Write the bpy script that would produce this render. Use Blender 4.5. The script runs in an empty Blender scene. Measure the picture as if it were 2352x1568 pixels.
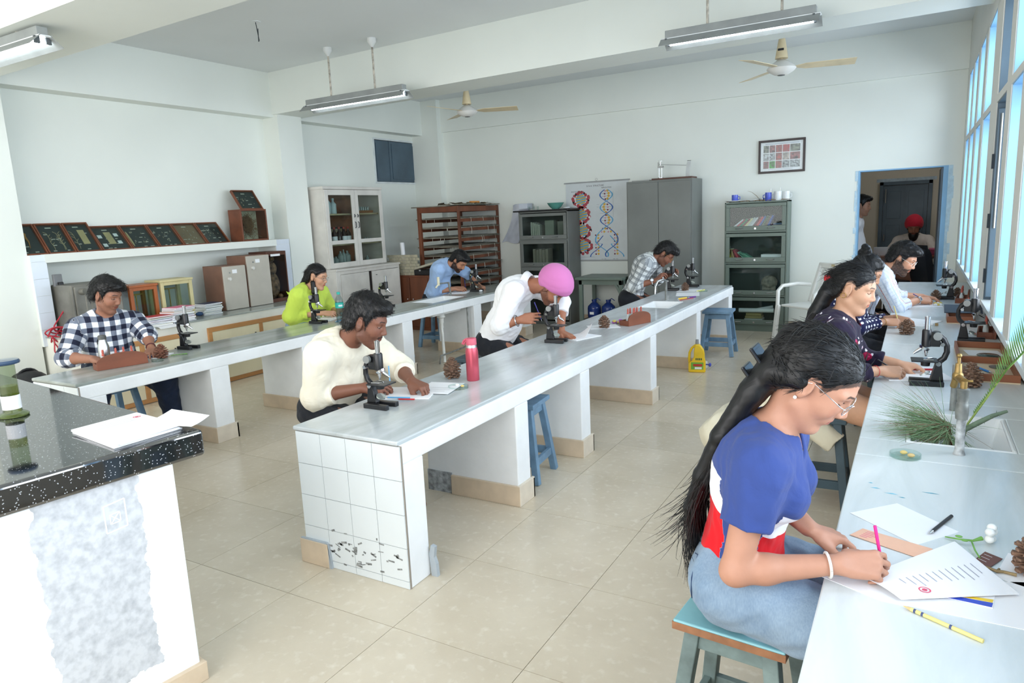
import bpy, bmesh, math, random
import numpy as np
from mathutils import Vector, Matrix, Quaternion
PI = math.pi
random.seed(7)
SC = bpy.context.scene
C = SC.collection
# ---------------- camera, sky, lights, exposure ----------------
cam = bpy.data.objects.new('camera', bpy.data.cameras.new('camera'))
C.objects.link(cam)
yaw, pit, rol = math.radians(30.377), math.radians(-10.208), math.radians(-2.597)
fw = Vector((-math.sin(yaw) * math.cos(pit), math.cos(yaw) * math.cos(pit), math.sin(pit)))
rt = Vector((math.cos(yaw), math.sin(yaw), 0))
up = rt.cross(fw)
r2 = rt * math.cos(rol) + up * math.sin(rol)
u2 = up * math.cos(rol) - rt * math.sin(rol)
cam.matrix_world = Matrix(((r2.x, u2.x, -fw.x, 0), (r2.y, u2.y, -fw.y, 0), (r2.z, u2.z, -fw.z, 1.56), (0, 0, 0, 1)))
cam.data.sensor_width = 36
cam.data.lens = 36 * 1595.2 / 2352
cam.data.clip_start = 0.05
SC.camera = cam
W = bpy.data.worlds.new('world'); SC.world = W
W.use_nodes = True
W.node_tree.nodes['Background'].inputs[0].default_value = (0.93, 0.97, 1.0, 1)
W.node_tree.nodes['Background'].inputs[1].default_value = 1.2
SC.view_settings.view_transform = 'Standard'
SC.view_settings.look = 'None'
SC.view_settings.gamma = 1
SC.view_settings.use_curve_mapping = False
SC.view_settings.exposure = 0.42
try:
 SC.cycles.max_bounces = 7; SC.cycles.diffuse_bounces = 4; SC.cycles.glossy_bounces = 3
 SC.cycles.transmission_bounces = 6; SC.cycles.transparent_max_bounces = 12
 SC.cycles.caustics_reflective = False; SC.cycles.caustics_refractive = False
 SC.cycles.sample_clamp_indirect = 8
except Exception: pass
def area(name, loc, rot, sx, sy, power, col):
 l = bpy.data.lights.new(name, 'AREA'); l.shape = 'RECTANGLE'; l.size = sx; l.size_y = sy
 l.energy = power; l.color = col
 o = bpy.data.objects.new(name, l); C.objects.link(o); o.location = loc; o.rotation_euler = rot
 return o
# daylight through the window wall on the right; added fill from the open rear behind the camera
area('window_daylight', (3.0, 4.2, 2.3), (0, math.radians(86), 0), 3.6, 12.0, 1000, (0.95, 0.98, 1.0))
area('rear_fill', (-3.0, -2.2, 2.0), (math.radians(90), 0, 0), 6.5, 2.4, 150, (1.0, 0.985, 0.96))
area('back_room_light', (0.9, 11.2, 2.6), (0, math.radians(60), 0), 1.2, 1.2, 26, (0.97, 0.98, 1.0))  # area lamp for the back room, whose walls have no window
# ---------------- helpers ----------------
def lin(c):
 f = lambda v: v / 12.92 if v <= 0.04045 else ((v + 0.055) / 1.055) ** 2.4
 return tuple(f(v / 255.0) for v in c)
MATS = {}
def nodes(name):
 m = bpy.data.materials.new(name); m.use_nodes = True
 nt = m.node_tree
 return m, nt, nt.nodes['Principled BSDF']
def mat(name, rgb, rough=0.5, metal=0.0, var=0.06, scale=8.0, bump=0.0, bscale=60.0, spec=0.5, rgb2=None, stretch=None, coat=0.0, alpha=None, trans=0.0, emit=None, detail=4):
 """procedural paint / plastic / metal: base colour varied by noise, fine relief by bump"""
 if name in MATS: return MATS[name]
 m, nt, b = nodes(name)
 N, L = nt.nodes, nt.links
 tc = N.new('ShaderNodeTexCoord'); src = tc.outputs['Object']
 if stretch:
  mp = N.new('ShaderNodeMapping'); mp.inputs['Scale'].default_value = stretch
  L.new(src, mp.inputs['Vector']); src = mp.outputs[0]
 nz = N.new('ShaderNodeTexNoise'); nz.inputs['Scale'].default_value = scale; nz.inputs['Detail'].default_value = detail
 L.new(src, nz.inputs['Vector'])
 a = lin(rgb)
 c2 = lin(rgb2) if rgb2 else tuple(max(0, v * (1 - 2.2 * var)) for v in a)
 c1 = a if rgb2 else tuple(min(1, v * (1 + var)) for v in a)
 rp = N.new('ShaderNodeValToRGB')
 rp.color_ramp.elements[0].position = 0.3; rp.color_ramp.elements[1].position = 0.7
 rp.color_ramp.elements[0].color = c2 + (1,); rp.color_ramp.elements[1].color = c1 + (1,)
 L.new(nz.outputs['Fac'], rp.inputs[0]); L.new(rp.outputs[0], b.inputs['Base Color'])
 b.inputs['Roughness'].default_value = rough; b.inputs['Metallic'].default_value = metal
 b.inputs['Specular IOR Level'].default_value = spec
 b.inputs['Coat Weight'].default_value = coat
 if trans: b.inputs['Transmission Weight'].default_value = trans
 if alpha is not None: b.inputs['Alpha'].default_value = alpha
 if emit:
  b.inputs['Emission Color'].default_value = lin(emit[0]) + (1,); b.inputs['Emission Strength'].default_value = emit[1]
 if bump:
  n2 = N.new('ShaderNodeTexNoise'); n2.inputs['Scale'].default_value = bscale; n2.inputs['Detail'].default_value = 3
  L.new(src, n2.inputs['Vector'])
  bp = N.new('ShaderNodeBump'); bp.inputs['Strength'].default_value = bump; bp.inputs['Distance'].default_value = 0.01
  L.new(n2.outputs['Fac'], bp.inputs['Height']); L.new(bp.outputs[0], b.inputs['Normal'])
 MATS[name] = m
 return m
def glass(name, rgb=(235, 245, 245), alpha=0.16, rough=0.03):
 if name in MATS: return MATS[name]
 m, nt, b = nodes(name)
 N, L = nt.nodes, nt.links
 tr = N.new('ShaderNodeBsdfTransparent'); gl = N.new('ShaderNodeBsdfGlossy'); gl.inputs['Roughness'].default_value = rough
 tr.inputs[0].default_value = lin(rgb) + (1,)
 mx = N.new('ShaderNodeMixShader'); fr = N.new('ShaderNodeLayerWeight'); pw = N.new('ShaderNodeMath'); pw.operation = 'POWER'; pw.inputs[1].default_value = 4.0
 ad = N.new('ShaderNodeMath'); ad.operation = 'MULTIPLY_ADD'; ad.use_clamp = True; ad.inputs[1].default_value = 0.6; ad.inputs[2].default_value = 0.012+alpha * 0.05
 L.new(fr.outputs['Facing'], pw.inputs[0]); L.new(pw.outputs[0], ad.inputs[0]); L.new(ad.outputs[0], mx.inputs[0])
 L.new(tr.outputs[0], mx.inputs[1]); L.new(gl.outputs[0], mx.inputs[2])
 L.new(mx.outputs[0], nt.nodes['Material Output'].inputs[0])
 MATS[name] = m
 return m
class M:
 """collects simple shapes into one mesh"""
 def __init__(s): s.v = []; s.f = []
 def add(s, vs, fs):
  o = len(s.v); s.v += [tuple(p) for p in vs]; s.f += [tuple(i + o for i in q) for q in fs]; return s
 def box(s, a, b):
  x0, y0, z0 = a; x1, y1, z1 = b
  return s.add([(x0,y0,z0),(x1,y0,z0),(x1,y1,z0),(x0,y1,z0),(x0,y0,z1),(x1,y0,z1),(x1,y1,z1),(x0,y1,z1)],
      [(3,2,1,0),(4,5,6,7),(0,1,5,4),(1,2,6,5),(2,3,7,6),(3,0,4,7)])
 def cbox(s, c, d, R=None):
  """box at centre c, size d, optional rotation (3x3 or euler tuple)"""
  if R is None: R = Matrix.Identity(3)
  elif not isinstance(R, Matrix):
   from mathutils import Euler
   R = Euler(R).to_matrix()
  c = Vector(c); vs = []
  for sx, sy, sz in ((-1,-1,-1),(1,-1,-1),(1,1,-1),(-1,1,-1),(-1,-1,1),(1,-1,1),(1,1,1),(-1,1,1)):
   vs.append(c + R @ Vector((sx*d[0]/2, sy*d[1]/2, sz*d[2]/2)))
  return s.add(vs, [(3,2,1,0),(4,5,6,7),(0,1,5,4),(1,2,6,5),(2,3,7,6),(3,0,4,7)])
 def beam(s, p, q, w, h=None, upv=(0,0,1)):
  """square bar from p to q"""
  h = h or w; p = Vector(p); q = Vector(q); d = (q - p).normalized(); u = Vector(upv)
  if abs(d.dot(u)) > 0.98: u = Vector((0, 1, 0))
  a = d.cross(u).normalized(); b = a.cross(d)
  vs = [e + a*i*w/2 + b*j*h/2 for e in (p, q) for i, j in ((-1,-1),(1,-1),(1,1),(-1,1))]
  return s.add(vs, [(3,2,1,0),(4,5,6,7),(0,1,5,4),(1,2,6,5),(2,3,7,6),(3,0,4,7)])
 def cyl(s, p, q, r0, r1=None, n=16, cap=True):
  r1 = r0 if r1 is None else r1
  p = Vector(p); q = Vector(q); d = (q - p).normalized()
  u = Vector((0,0,1)) if abs(d.z) < 0.95 else Vector((1,0,0))
  a = d.cross(u).normalized(); b = d.cross(a)
  vs = [p + (a*math.cos(t) + b*math.sin(t))*r0 for t in [2*PI*i/n for i in range(n)]]
  vs += [q + (a*math.cos(t) + b*math.sin(t))*r1 for t in [2*PI*i/n for i in range(n)]]
  fs = [(i, (i+1) % n, n+(i+1) % n, n+i) for i in range(n)]
  if cap: fs += [tuple(range(n))[::-1], tuple(range(n, 2*n))]
  return s.add(vs, fs)
 def tube(s, pts, r, n=8, cap=True):
  pts = [Vector(p) for p in pts]; m = len(pts); rs = r if isinstance(r, (list, tuple)) else [r]*m
  vs = []; prev = None
  for i, p in enumerate(pts):
   d = (pts[min(i+1, m-1)] - pts[max(i-1, 0)])
   d = d.normalized() if d.length > 1e-9 else Vector((0,0,1))
   if prev is None:
    u = Vector((0,0,1)) if abs(d.z) < 0.9 else Vector((1,0,0)); a = d.cross(u).normalized()
   else:
    a = (prev - d*prev.dot(d)); a = a.normalized() if a.length > 1e-6 else d.cross(Vector((0.3,0.5,1))).normalized()
   prev = a; b = d.cross(a)
   vs += [p + (a*math.cos(t) + b*math.sin(t))*rs[i] for t in [2*PI*k/n for k in range(n)]]
  fs = []
  for i in range(m-1):
   fs += [(i*n+k, i*n+(k+1) % n, (i+1)*n+(k+1) % n, (i+1)*n+k) for k in range(n)]
  if cap: fs += [tuple(range(n))[::-1], tuple(range((m-1)*n, m*n))]
  return s.add(vs, fs)
 def lathe(s, c, prof, n=24, cap=True):
  """profile [(r,z)...] spun about the vertical axis through c"""
  c = Vector(c); vs = []; m = len(prof)
  for r, z in prof:
   vs += [c + Vector((r*math.cos(2*PI*k/n), r*math.sin(2*PI*k/n), z)) for k in range(n)]
  fs = []
  for i in range(m-1):
   fs += [(i*n+k, i*n+(k+1) % n, (i+1)*n+(k+1) % n, (i+1)*n+k) for k in range(n)]
  if cap:
   if prof[0][0] > 1e-6: fs.append(tuple(range(n))[::-1])
   if prof[-1][0] > 1e-6: fs.append(tuple(range((m-1)*n, m*n)))
  return s.add(vs, fs)
 def prism(s, poly, ax, d0, d1):
  """polygon of (u,v) pushed along axis ax from d0 to d1; u,v are the other axes in xyz order"""
  n = len(poly)
  def P(u, v, d): return {'x': (d,u,v), 'y': (u,d,v), 'z': (u,v,d)}[ax]
  vs = [P(u,v,d0) for u,v in poly] + [P(u,v,d1) for u,v in poly]
  return s.add(vs, [tuple(range(n))[::-1], tuple(range(n, 2*n))] + [(i, (i+1) % n, n+(i+1) % n, n+i) for i in range(n)])
 def sph(s, c, r, nu=16, nv=10):
  r = r if isinstance(r, (list, tuple)) else (r, r, r); c = Vector(c)
  vs = [c + Vector((0,0,-r[2]))]
  for j in range(1, nv):
   t = -PI/2 + PI*j/nv
   vs += [c + Vector((r[0]*math.cos(t)*math.cos(2*PI*i/nu), r[1]*math.cos(t)*math.sin(2*PI*i/nu), r[2]*math.sin(t))) for i in range(nu)]
  vs.append(c + Vector((0,0,r[2]))); k = len(vs)-1
  fs = [(0, 1+(i+1) % nu, 1+i) for i in range(nu)]
  for j in range(nv-2):
   fs += [(1+j*nu+i, 1+j*nu+(i+1) % nu, 1+(j+1)*nu+(i+1) % nu, 1+(j+1)*nu+i) for i in range(nu)]
  fs += [(1+(nv-2)*nu+i, 1+(nv-2)*nu+(i+1) % nu, k) for i in range(nu)]
  return s.add(vs, fs)
 def sheet(s, pts, t=0.0006):
  """thin sheet from a quad grid rows of points, thickness t"""
  R = len(pts); K = len(pts[0]); top = [Vector(p) for r in pts for p in r]
  vs = top + [p - Vector((0,0,t)) for p in top]; n = R*K; fs = []
  for i in range(R-1):
   for j in range(K-1):
    a, b, c, d = i*K+j, i*K+j+1, (i+1)*K+j+1, (i+1)*K+j
    fs += [(a,b,c,d), (n+d,n+c,n+b,n+a)]
  rim = [i for i in range(K)] + [i*K+K-1 for i in range(1,R)] + [(R-1)*K+j for j in range(K-2,-1,-1)] + [i*K for i in range(R-2,0,-1)]
  for i in range(len(rim)):
   a, b = rim[i], rim[(i+1) % len(rim)]; fs.append((b,a,n+a,n+b))
  return s.add(vs, fs)
 def mesh(s, name, m, smooth=False):
  me = bpy.data.meshes.new(name); me.from_pydata(s.v, [], s.f)
  bm = bmesh.new(); bm.from_mesh(me); bmesh.ops.recalc_face_normals(bm, faces=bm.faces); bm.to_mesh(me); bm.free()
  if smooth: me.polygons.foreach_set('use_smooth', [True]*len(me.polygons))
  if m: me.materials.append(m)
  return me
 def obj(s, name, m, parent=None, smooth=False, bevel=0.0, seg=2, world=True):
  """link as one object; world=True: coordinates are world, the parent is unrotated"""
  o = bpy.data.objects.new(name, s.mesh(name, m, smooth)); C.objects.link(o)
  if parent is not None:
   o.parent = parent
   if world and parent.parent is None: o.location = -parent.location
  if smooth and not bevel:
   sm(o)
  if bevel:
   bv = o.modifiers.new('bevel', 'BEVEL'); bv.width = bevel; bv.segments = seg; bv.limit_method = 'ANGLE'; bv.angle_limit = 0.7
   if smooth: sm(o)
  return o
def sm(o, ang=0.7):
 """smooth shading that keeps sharp corners"""
 me = o.data
 bm = bmesh.new(); bm.from_mesh(me)
 for e in bm.edges:
  if len(e.link_faces) == 2 and e.calc_face_angle(0) > ang: e.smooth = False
 bm.to_mesh(me); bm.free()
def tag(o, label, cat, group=None, kind=None):
 if label: o['label'] = label
 if cat: o['category'] = cat
 if group: o['group'] = group
 if kind: o['kind'] = kind
 return o
def T(name, label, cat, loc=(0,0,0), rz=0.0, group=None):
 o = bpy.data.objects.new(name, None); C.objects.link(o); o.location = loc; o.rotation_euler = (0, 0, rz)
 o.empty_display_size = 0.05
 return tag(o, label, cat, group)
def S(o): o['kind'] = 'structure'; return o
def dup(root, loc, rz=0.0, label=None, group=None):
 r = root.copy(); C.objects.link(r); r.location = loc; r.rotation_euler = (0, 0, rz)
 if label: r['label'] = label
 if group: r['group'] = group
 for ch in list(root.children):
  c = ch.copy(); C.objects.link(c); c.parent = r
  for g in list(ch.children):
   d = g.copy(); C.objects.link(d); d.parent = c
 return r
def text(body, size, loc, rot, m, parent, name='lettering', ext=0.0004, align='CENTER'):
 cu = bpy.data.curves.new(name, 'FONT'); cu.body = body; cu.size = size; cu.align_x = align; cu.align_y = 'CENTER'; cu.extrude = ext
 o = bpy.data.objects.new(name, cu); C.objects.link(o)
 me = bpy.data.meshes.new_from_object(o.evaluated_get(bpy.context.evaluated_depsgraph_get())); bpy.data.objects.remove(o)
 o = bpy.data.objects.new(name, me); C.objects.link(o); me.materials.clear(); me.materials.append(m); o['kind'] = 'stuff'
 o.parent = parent; o.rotation_euler = rot
 o.location = Vector(loc) - (parent.location if (parent is not None and parent.parent is None) else Vector((0,0,0)))
 return o
def arc(c, r, a0, a1, n, ax='xz'):
 out = []
 for i in range(n+1):
  t = a0 + (a1-a0)*i/n; u, v = r*math.cos(t), r*math.sin(t)
  out.append({'xz': (c[0]+u, c[1], c[2]+v), 'xy': (c[0]+u, c[1]+v, c[2]), 'yz': (c[0], c[1]+u, c[2]+v)}[ax])
 return out
# ---------------- materials of the room ----------------
WALL = mat('wall_paint', (236, 240, 233), 0.75, var=0.015, scale=1.3, bump=0.02, bscale=90)
WALLB = mat('back_room_paint', (214, 207, 190), 0.75, var=0.015, scale=1.3)
CEIL = mat('ceiling_paint', (232, 236, 236), 0.8, var=0.015, scale=1.0)
WHITE = mat('bench_whitewash', (242, 244, 245), 0.75, var=0.03, scale=5, bump=0.12, bscale=30)
BLUE = mat('pale_blue_paint', (140, 188, 224), 0.5, var=0.06, scale=2.2, bump=0.05, bscale=25)
SLATE = mat('slate_blue_paint', (78, 98, 112), 0.4, var=0.10, scale=3, bump=0.05)
BEIGE = mat('beige_skirting_tile', (214, 194, 168), 0.5, var=0.05, scale=12, bump=0.03)
BLACKP = mat('black_plastic', (24, 24, 27), 0.4, var=0.05)
STEEL = mat('bright_steel', (200, 202, 204), 0.25, 1.0, var=0.04)
PAPER = mat('white_paper', (245, 246, 248), 0.7, var=0.01)
INK = mat('dark_print', (40, 42, 52), 0.7)
PINKINK = mat('pink_stamp_print', (226, 90, 120), 0.7)
def tile_floor_mat():
 m, nt, b = nodes('beige_marble_tile'); N, L = nt.nodes, nt.links
 tc = N.new('ShaderNodeTexCoord'); oi = N.new('ShaderNodeObjectInfo'); ge = N.new('ShaderNodeNewGeometry')
 n1 = N.new('ShaderNodeTexNoise'); n1.inputs['Scale'].default_value = 3.0; n1.inputs['Detail'].default_value = 8; n1.inputs['Roughness'].default_value = 0.65
 n2 = N.new('ShaderNodeTexNoise'); n2.inputs['Scale'].default_value = 26.0; n2.inputs['Detail'].default_value = 5
 v = N.new('ShaderNodeTexVoronoi'); v.inputs['Scale'].default_value = 55
 for q in (n1, n2, v): L.new(ge.outputs['Position'], q.inputs['Vector'])
 rp = N.new('ShaderNodeValToRGB')
 rp.color_ramp.elements[0].position = 0.3; rp.color_ramp.elements[1].position = 0.72
 rp.color_ramp.elements[0].color = lin((203, 190, 168)) + (1,); rp.color_ramp.elements[1].color = lin((216, 204, 183)) + (1,)
 L.new(n1.outputs['Fac'], rp.inputs[0])
 r2_ = N.new('ShaderNodeValToRGB')
 r2_.color_ramp.elements[0].position = 0.55; r2_.color_ramp.elements[1].position = 0.75
 r2_.color_ramp.elements[0].color = (0, 0, 0, 1); r2_.color_ramp.elements[1].color = (1, 1, 1, 1)
 L.new(n2.outputs['Fac'], r2_.inputs[0])
 mx = N.new('ShaderNodeMix'); mx.data_type = 'RGBA'
 L.new(r2_.outputs[0], mx.inputs['Factor']); L.new(rp.outputs[0], mx.inputs['A']); mx.inputs['B'].default_value = lin((221, 211, 193)) + (1,)
 hs = N.new('ShaderNodeHueSaturation'); ma = N.new('ShaderNodeMapRange')
 ma.inputs['To Min'].default_value = 0.95; ma.inputs['To Max'].default_value = 1.04
 L.new(oi.outputs['Random'], ma.inputs['Value']); L.new(ma.outputs[0], hs.inputs['Value']); L.new(mx.outputs['Result'], hs.inputs['Color'])
 L.new(hs.outputs[0], b.inputs['Base Color'])
 b.inputs['Roughness'].default_value = 0.22; b.inputs['Specular IOR Level'].default_value = 0.45
 return m
FLOORT = tile_floor_mat()
def marble_mat(name, base, dark, rough=0.2, sc=2.0):
 m, nt, b = nodes(name); N, L = nt.nodes, nt.links
 ge = N.new('ShaderNodeNewGeometry'); mp = N.new('ShaderNodeMapping'); mp.inputs['Scale'].default_value = (2.6, 0.55, 1)
 mp.inputs['Rotation'].default_value = (0, 0, 0.12)
 L.new(ge.outputs['Position'], mp.inputs[0])
 n1 = N.new('ShaderNodeTexNoise'); n1.inputs['Scale'].default_value = sc; n1.inputs['Detail'].default_value = 9; n1.inputs['Roughness'].default_value = 0.6
 n1.inputs['Distortion'].default_value = 0.6
 L.new(mp.outputs[0], n1.inputs['Vector'])
 rp = N.new('ShaderNodeValToRGB')
 e = rp.color_ramp.elements
 e[0].position = 0.32; e[0].color = lin(dark) + (1,); e[1].position = 0.62; e[1].color = lin(base) + (1,)
 k = rp.color_ramp.elements.new(0.5); k.color = tuple((a+c)/2*1.02 for a, c in zip(lin(base), lin(dark))) + (1,)
 L.new(n1.outputs['Fac'], rp.inputs[0]); L.new(rp.outputs[0], b.inputs['Base Color'])
 b.inputs['Roughness'].default_value = rough
 return m
MARBLE = marble_mat('grey_marble', (206, 212, 215), (176, 182, 182), 0.2)
MARBLEG = marble_mat('greenish_grey_marble', (176, 182, 178), (142, 149, 143), 0.2)
MARBLEW = marble_mat('pale_grey_marble', (228, 234, 235), (206, 214, 214), 0.25)
# ---------------- the room shell ----------------
XR, XL, YB, ZC = 0.387, -7.0, 9.25, 3.37
floor = S(M().box((-7.3, -1.6, -0.08), (0.9, 13.4, -0.006)).obj('floor', mat('tile_joint_grout', (150, 138, 120), 0.8)))
px, py, g = 0.583, 0.594, 0.0026
tile_me = M().box((g/2, g/2, -0.006), (px-g/2, py-g/2, 0.0)).mesh('tile', FLOORT)
for i in range(-11, 3):
 for j in range(-5, 13):
  x0 = -1.117 + i*px; y0 = 1.88 + j*py
  if x0 > 0.5: continue
  o = bpy.data.objects.new('tile', tile_me); C.objects.link(o); o.location = (x0, y0, 0); o.parent = floor
M().box((-1.6, 9.42, -0.006), (0.9, 13.3, 0.0)).obj('back_room_slab', BEIGE, floor, world=False)
S(M().box((-7.3, -1.6, ZC), (0.9, 13.4, ZC+0.1)).obj('ceiling', CEIL))
# left wall, with the deeper part above the ledge line and the pillars
wl = S(M().box((-7.2, -1.6, 0), (XL, 8.15, ZC)).box((-7.2, 8.15, 0), (XL, 9.2, 2.13)).box((-7.2, 8.15, 2.79), (XL, 9.2, ZC)).box((-7.2, 9.2, 0), (XL, 9.45, ZC))
    .obj('wall_left', WALL))
S(M().box((XL-0.02, 3.2, 2.86), (-6.8, 9.3, ZC)).obj('trim_1', WALL))
S(M().box((XL-0.02, 6.16, 0), (-6.74, 6.54, 2.9)).obj('trim_2', WALL))
S(M().box((XL-0.02, 2.7, 0), (-6.72, 3.17, ZC)).obj('trim_3', WALL))
S(M().box((XL-0.02, 9.1, 0), (-6.5, 9.3, ZC)).obj('trim_4', WALL))
# back wall with the doorway
S(M().box((-7.2, YB, 0), (-0.63, YB+0.17, ZC)).box((0.26, YB, 0), (0.9, YB+0.17, ZC)).box((-0.63, YB, 1.9), (0.26, YB+0.17, ZC)).obj('wall_back', WALL))
S(M().box((-7.0, YB-0.05, 2.89), (0.6, YB+0.01, ZC)).obj('trim_5', WALL))
# ceiling beams
def skew_beam(name, ya, yb, w, z0, z1):
 m = M(); xa, xb = -7.05, 0.6
 m.add([(xa,ya,z0),(xb,yb,z0),(xb,yb+w,z0),(xa,ya+w,z0),(xa,ya,z1),(xb,yb,z1),(xb,yb+w,z1),(xa,ya+w,z1)],
    [(3,2,1,0),(4,5,6,7),(0,1,5,4),(1,2,6,5),(2,3,7,6),(3,0,4,7)])
 return S(m.obj(name, WALL))
skew_beam('trim_6', 6.15, 5.83, 0.46, 2.89, ZC+0.01)
skew_beam('trim_7', 2.55, 2.35, 0.62, 2.89, ZC+0.01)
# right wall: posts and openings with light-blue reveals
ops = [(8.35, 8.90), (7.62, 8.15), (6.83, 7.38), (5.90, 6.57), (4.85, 5.44), (4.12, 4.62), (3.36, 3.88), (2.62, 3.14), (1.88, 2.40), (1.14, 1.66), (0.4, 0.92), (-0.34, 0.18), (-1.08, -0.56)]
XO = XR + 0.2
wr = M()
wr.box((XR, -1.6, 2.785), (XO+0.1, 9.3, ZC)).box((0.48, -1.6, 0), (XO+0.1, 9.3, 0.86)).box((XR, 8.90, 0.0), (XO+0.1, 9.3, 2.79))
ys = sorted(ops); prev = -1.6
for a, b in ys:
 wr.box((XR, prev, 0.86), (XO, a, 2.79)); prev = b
for a, b in ys: wr.box((XR, a-0.001, 2.122), (XO, b+0.001, 2.166))
wall_right = S(wr.obj('wall_right', mat('frame_cream_paint', (214, 213, 205), 0.65, var=0.02, scale=2)))
S(M().box((XR-0.01, -1.6, 0.86), (XO+0.1, 8.9, 0.89)).obj('trim_8', MARBLEW))
k = 0
for a, b in ys:
 k += 1
 sl = (a == 4.85)
 w = bpy.data.objects.new('window_%d' % k, None); C.objects.link(w); w.location = (XO, (a+b)/2, 0.89); w['kind'] = 'structure'
 mm = SLATE if sl else BLUE
 t = 0.006
 for z0, z1 in ((0.89, 2.122), (2.166, 2.785)):
  M().box((XR+0.006, b-t, z0), (XO+0.02, b+0.001, z1)).box((XR+0.006, a-0.001, z0), (XO+0.02, a+t, z1)).box((XR+0.006, a+t, z1-t), (XO+0.02, b-t, z1)).obj('reveal', mm, w)
  f = M(); fx0, fx1 = XO-0.02, XO+0.02
  f.box((fx0, a+t, z0), (fx1, b-t, z0+0.04)).box((fx0, a+t, z1-0.046), (fx1, b-t, z1-t)).box((fx0, a+t, z0+0.04), (fx1, a+0.045, z1-0.046)).box((fx0, b-0.045, z0+0.04), (fx1, b-t, z1-0.046))
  f.obj('sash', mm, w)
  M().box((XO-0.003, a+0.045, z0+0.04), (XO+0.003, b-0.045, z1-0.046)).obj('pane', glass('window_glass', (245, 250, 255), 0.1), w)
 if sl:
  # slate casement folded back into its opening, with hinges and a bolt
  M().box((XR+0.01, b-0.055, 0.91), (XO-0.03, b-0.012, 2.08)).obj('shutter_leaf', SLATE, w, bevel=0.004)
  for z in (1.0, 1.35, 1.72): M().box((XR-0.004, b-0.02, z), (XR+0.012, b+0.012, z+0.09)).obj('hinge', mat('dark_iron', (52, 60, 66), 0.5, 0.6), w)
  M().cyl((XR+0.03, b-0.06, 1.35), (XR+0.03, b-0.06, 2.05), 0.006).obj('bolt_rod', mat('grey_iron', (150, 152, 150), 0.4, 0.7), w)
# window_14: the dark shutters high on the left wall
w2 = bpy.data.objects.new('window_14', None); C.objects.link(w2); w2.location = (XL, 8.67, 2.13); w2['kind'] = 'structure'
fm = M()
for a, b in (((XL-0.1, 8.15, 2.13), (XL+0.012, 8.18, 2.79)), ((XL-0.1, 9.17, 2.13), (XL+0.012, 9.2, 2.79)), ((XL-0.1, 8.18, 2.765), (XL+0.012, 9.17, 2.79)), ((XL-0.1, 8.18, 2.13), (XL+0.012, 9.17, 2.155))): fm.box(a, b)
fm.obj('window_frame', mat('white_frame_paint', (224, 230, 230), 0.6), w2)
for a, b in ((8.185, 8.52), (8.55, 9.165)):
 sh = M().box((XL-0.05, a, 2.16), (XL-0.005, b, 2.76)).obj('shutter', SLATE, w2, bevel=0.006)
 M().box((XL-0.006, a+0.03, 2.2), (XL+0.002, b-0.05, 2.72)).obj('panel', SLATE, sh, world=False).location = (0,0,0)
M().box((XL-0.05, 8.52, 2.16), (XL+0.004, 8.55, 2.76)).obj('mullion', SLATE, w2, bevel=0.004)
M().box((XL-0.2, 8.1, 2.05), (XL-0.1, 9.3, 2.85)).obj('backing_board', SLATE, w2)
# doorway in the back wall: light blue painted lining
dw = bpy.data.objects.new('door_1', None); C.objects.link(dw); dw.location = (-0.19, YB, 0); dw['kind'] = 'structure'
M().box((-0.632, YB-0.004, 0), (-0.615, YB+0.175, 1.9)).obj('jamb', BLUE, dw)
M().box((0.215, YB-0.004, 0), (0.262, YB+0.175, 1.9)).obj('jamb', BLUE, dw)
M().box((0.195, YB+0.03, 0), (0.216, YB+0.9, 1.88)).obj('door_leaf', SLATE, dw)
M().box((-0.615, YB+0.001, 1.885), (0.215, YB+0.175, 1.902)).obj('head', BLUE, dw)
# rough brush edge of blue paint around the opening
def brush_edge(name, y, x0, x1, z1, m, seed):
 random.seed(seed); mm = M(); z = 0.0
 while z < z1:
  h = random.uniform(0.05, 0.14);
  wL = random.uniform(0.008, 0.035); wR = random.uniform(0.02, 0.06)
  mm.box((x0-wL, y-0.0015, z), (x0+0.002, y, min(z+h, z1))); mm.box((x1-0.002, y-0.0015, z), (x1+wR, y, min(z+h, z1))); z += h
 return mm.obj(name, m)
S(brush_edge('trim_9', YB-0.0005, -0.632, 0.262, 1.9, mat('thin_blue_brushwork', (196, 222, 236), 0.7, var=0.08, scale=20), 3))
# room behind
S(M().box((-1.7, 12.9, 0), (0.9, 13.05, ZC)).obj('wall_back_room_end', WALLB))
S(M().box((-1.75, 9.42, 0), (-1.6, 13.0, ZC)).obj('wall_back_room_left', WALLB))
S(M().box((0.75, 9.42, 0), (0.9, 13.0, ZC)).obj('wall_back_room_right', WALLB))
d2 = bpy.data.objects.new('door_2', None); C.objects.link(d2); d2.location = (-0.19, 12.88, 0); d2['kind'] = 'structure'
x0, x1, zt, yd = -0.56, 0.17, 1.83, 12.9
M().box((x0, yd-0.05, 0), (x0+0.055, yd, zt)).box((x1-0.055, yd-0.05, 0), (x1, yd, zt)).box((x0, yd-0.05, zt-0.055), (x1, yd, zt)).obj('door_frame', SLATE, d2, bevel=0.004)
for a, b in ((x0+0.058, -0.205), (-0.199, x1-0.058)):
 lf = M().box((a, yd-0.03, 0.02), (b, yd-0.005, zt-0.058)).obj('door_leaf', SLATE, d2)
 for za, zb in ((0.1, 0.62), (0.72, 1.15), (1.25, 1.68)):
  M().box((a+0.05, yd-0.036, za), (b-0.05, yd-0.029, zb)).obj('panel', SLATE, lf, bevel=0.005, world=False)
M().box((-0.21, yd-0.042, 0.02), (-0.19, yd-0.028, zt-0.06)).obj('meeting_stile', SLATE, d2)
M().cyl((x0+0.09, yd-0.05, 1.5), (x0+0.09, yd-0.05, 1.72), 0.008).obj('bolt', STEEL, d2)
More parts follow.
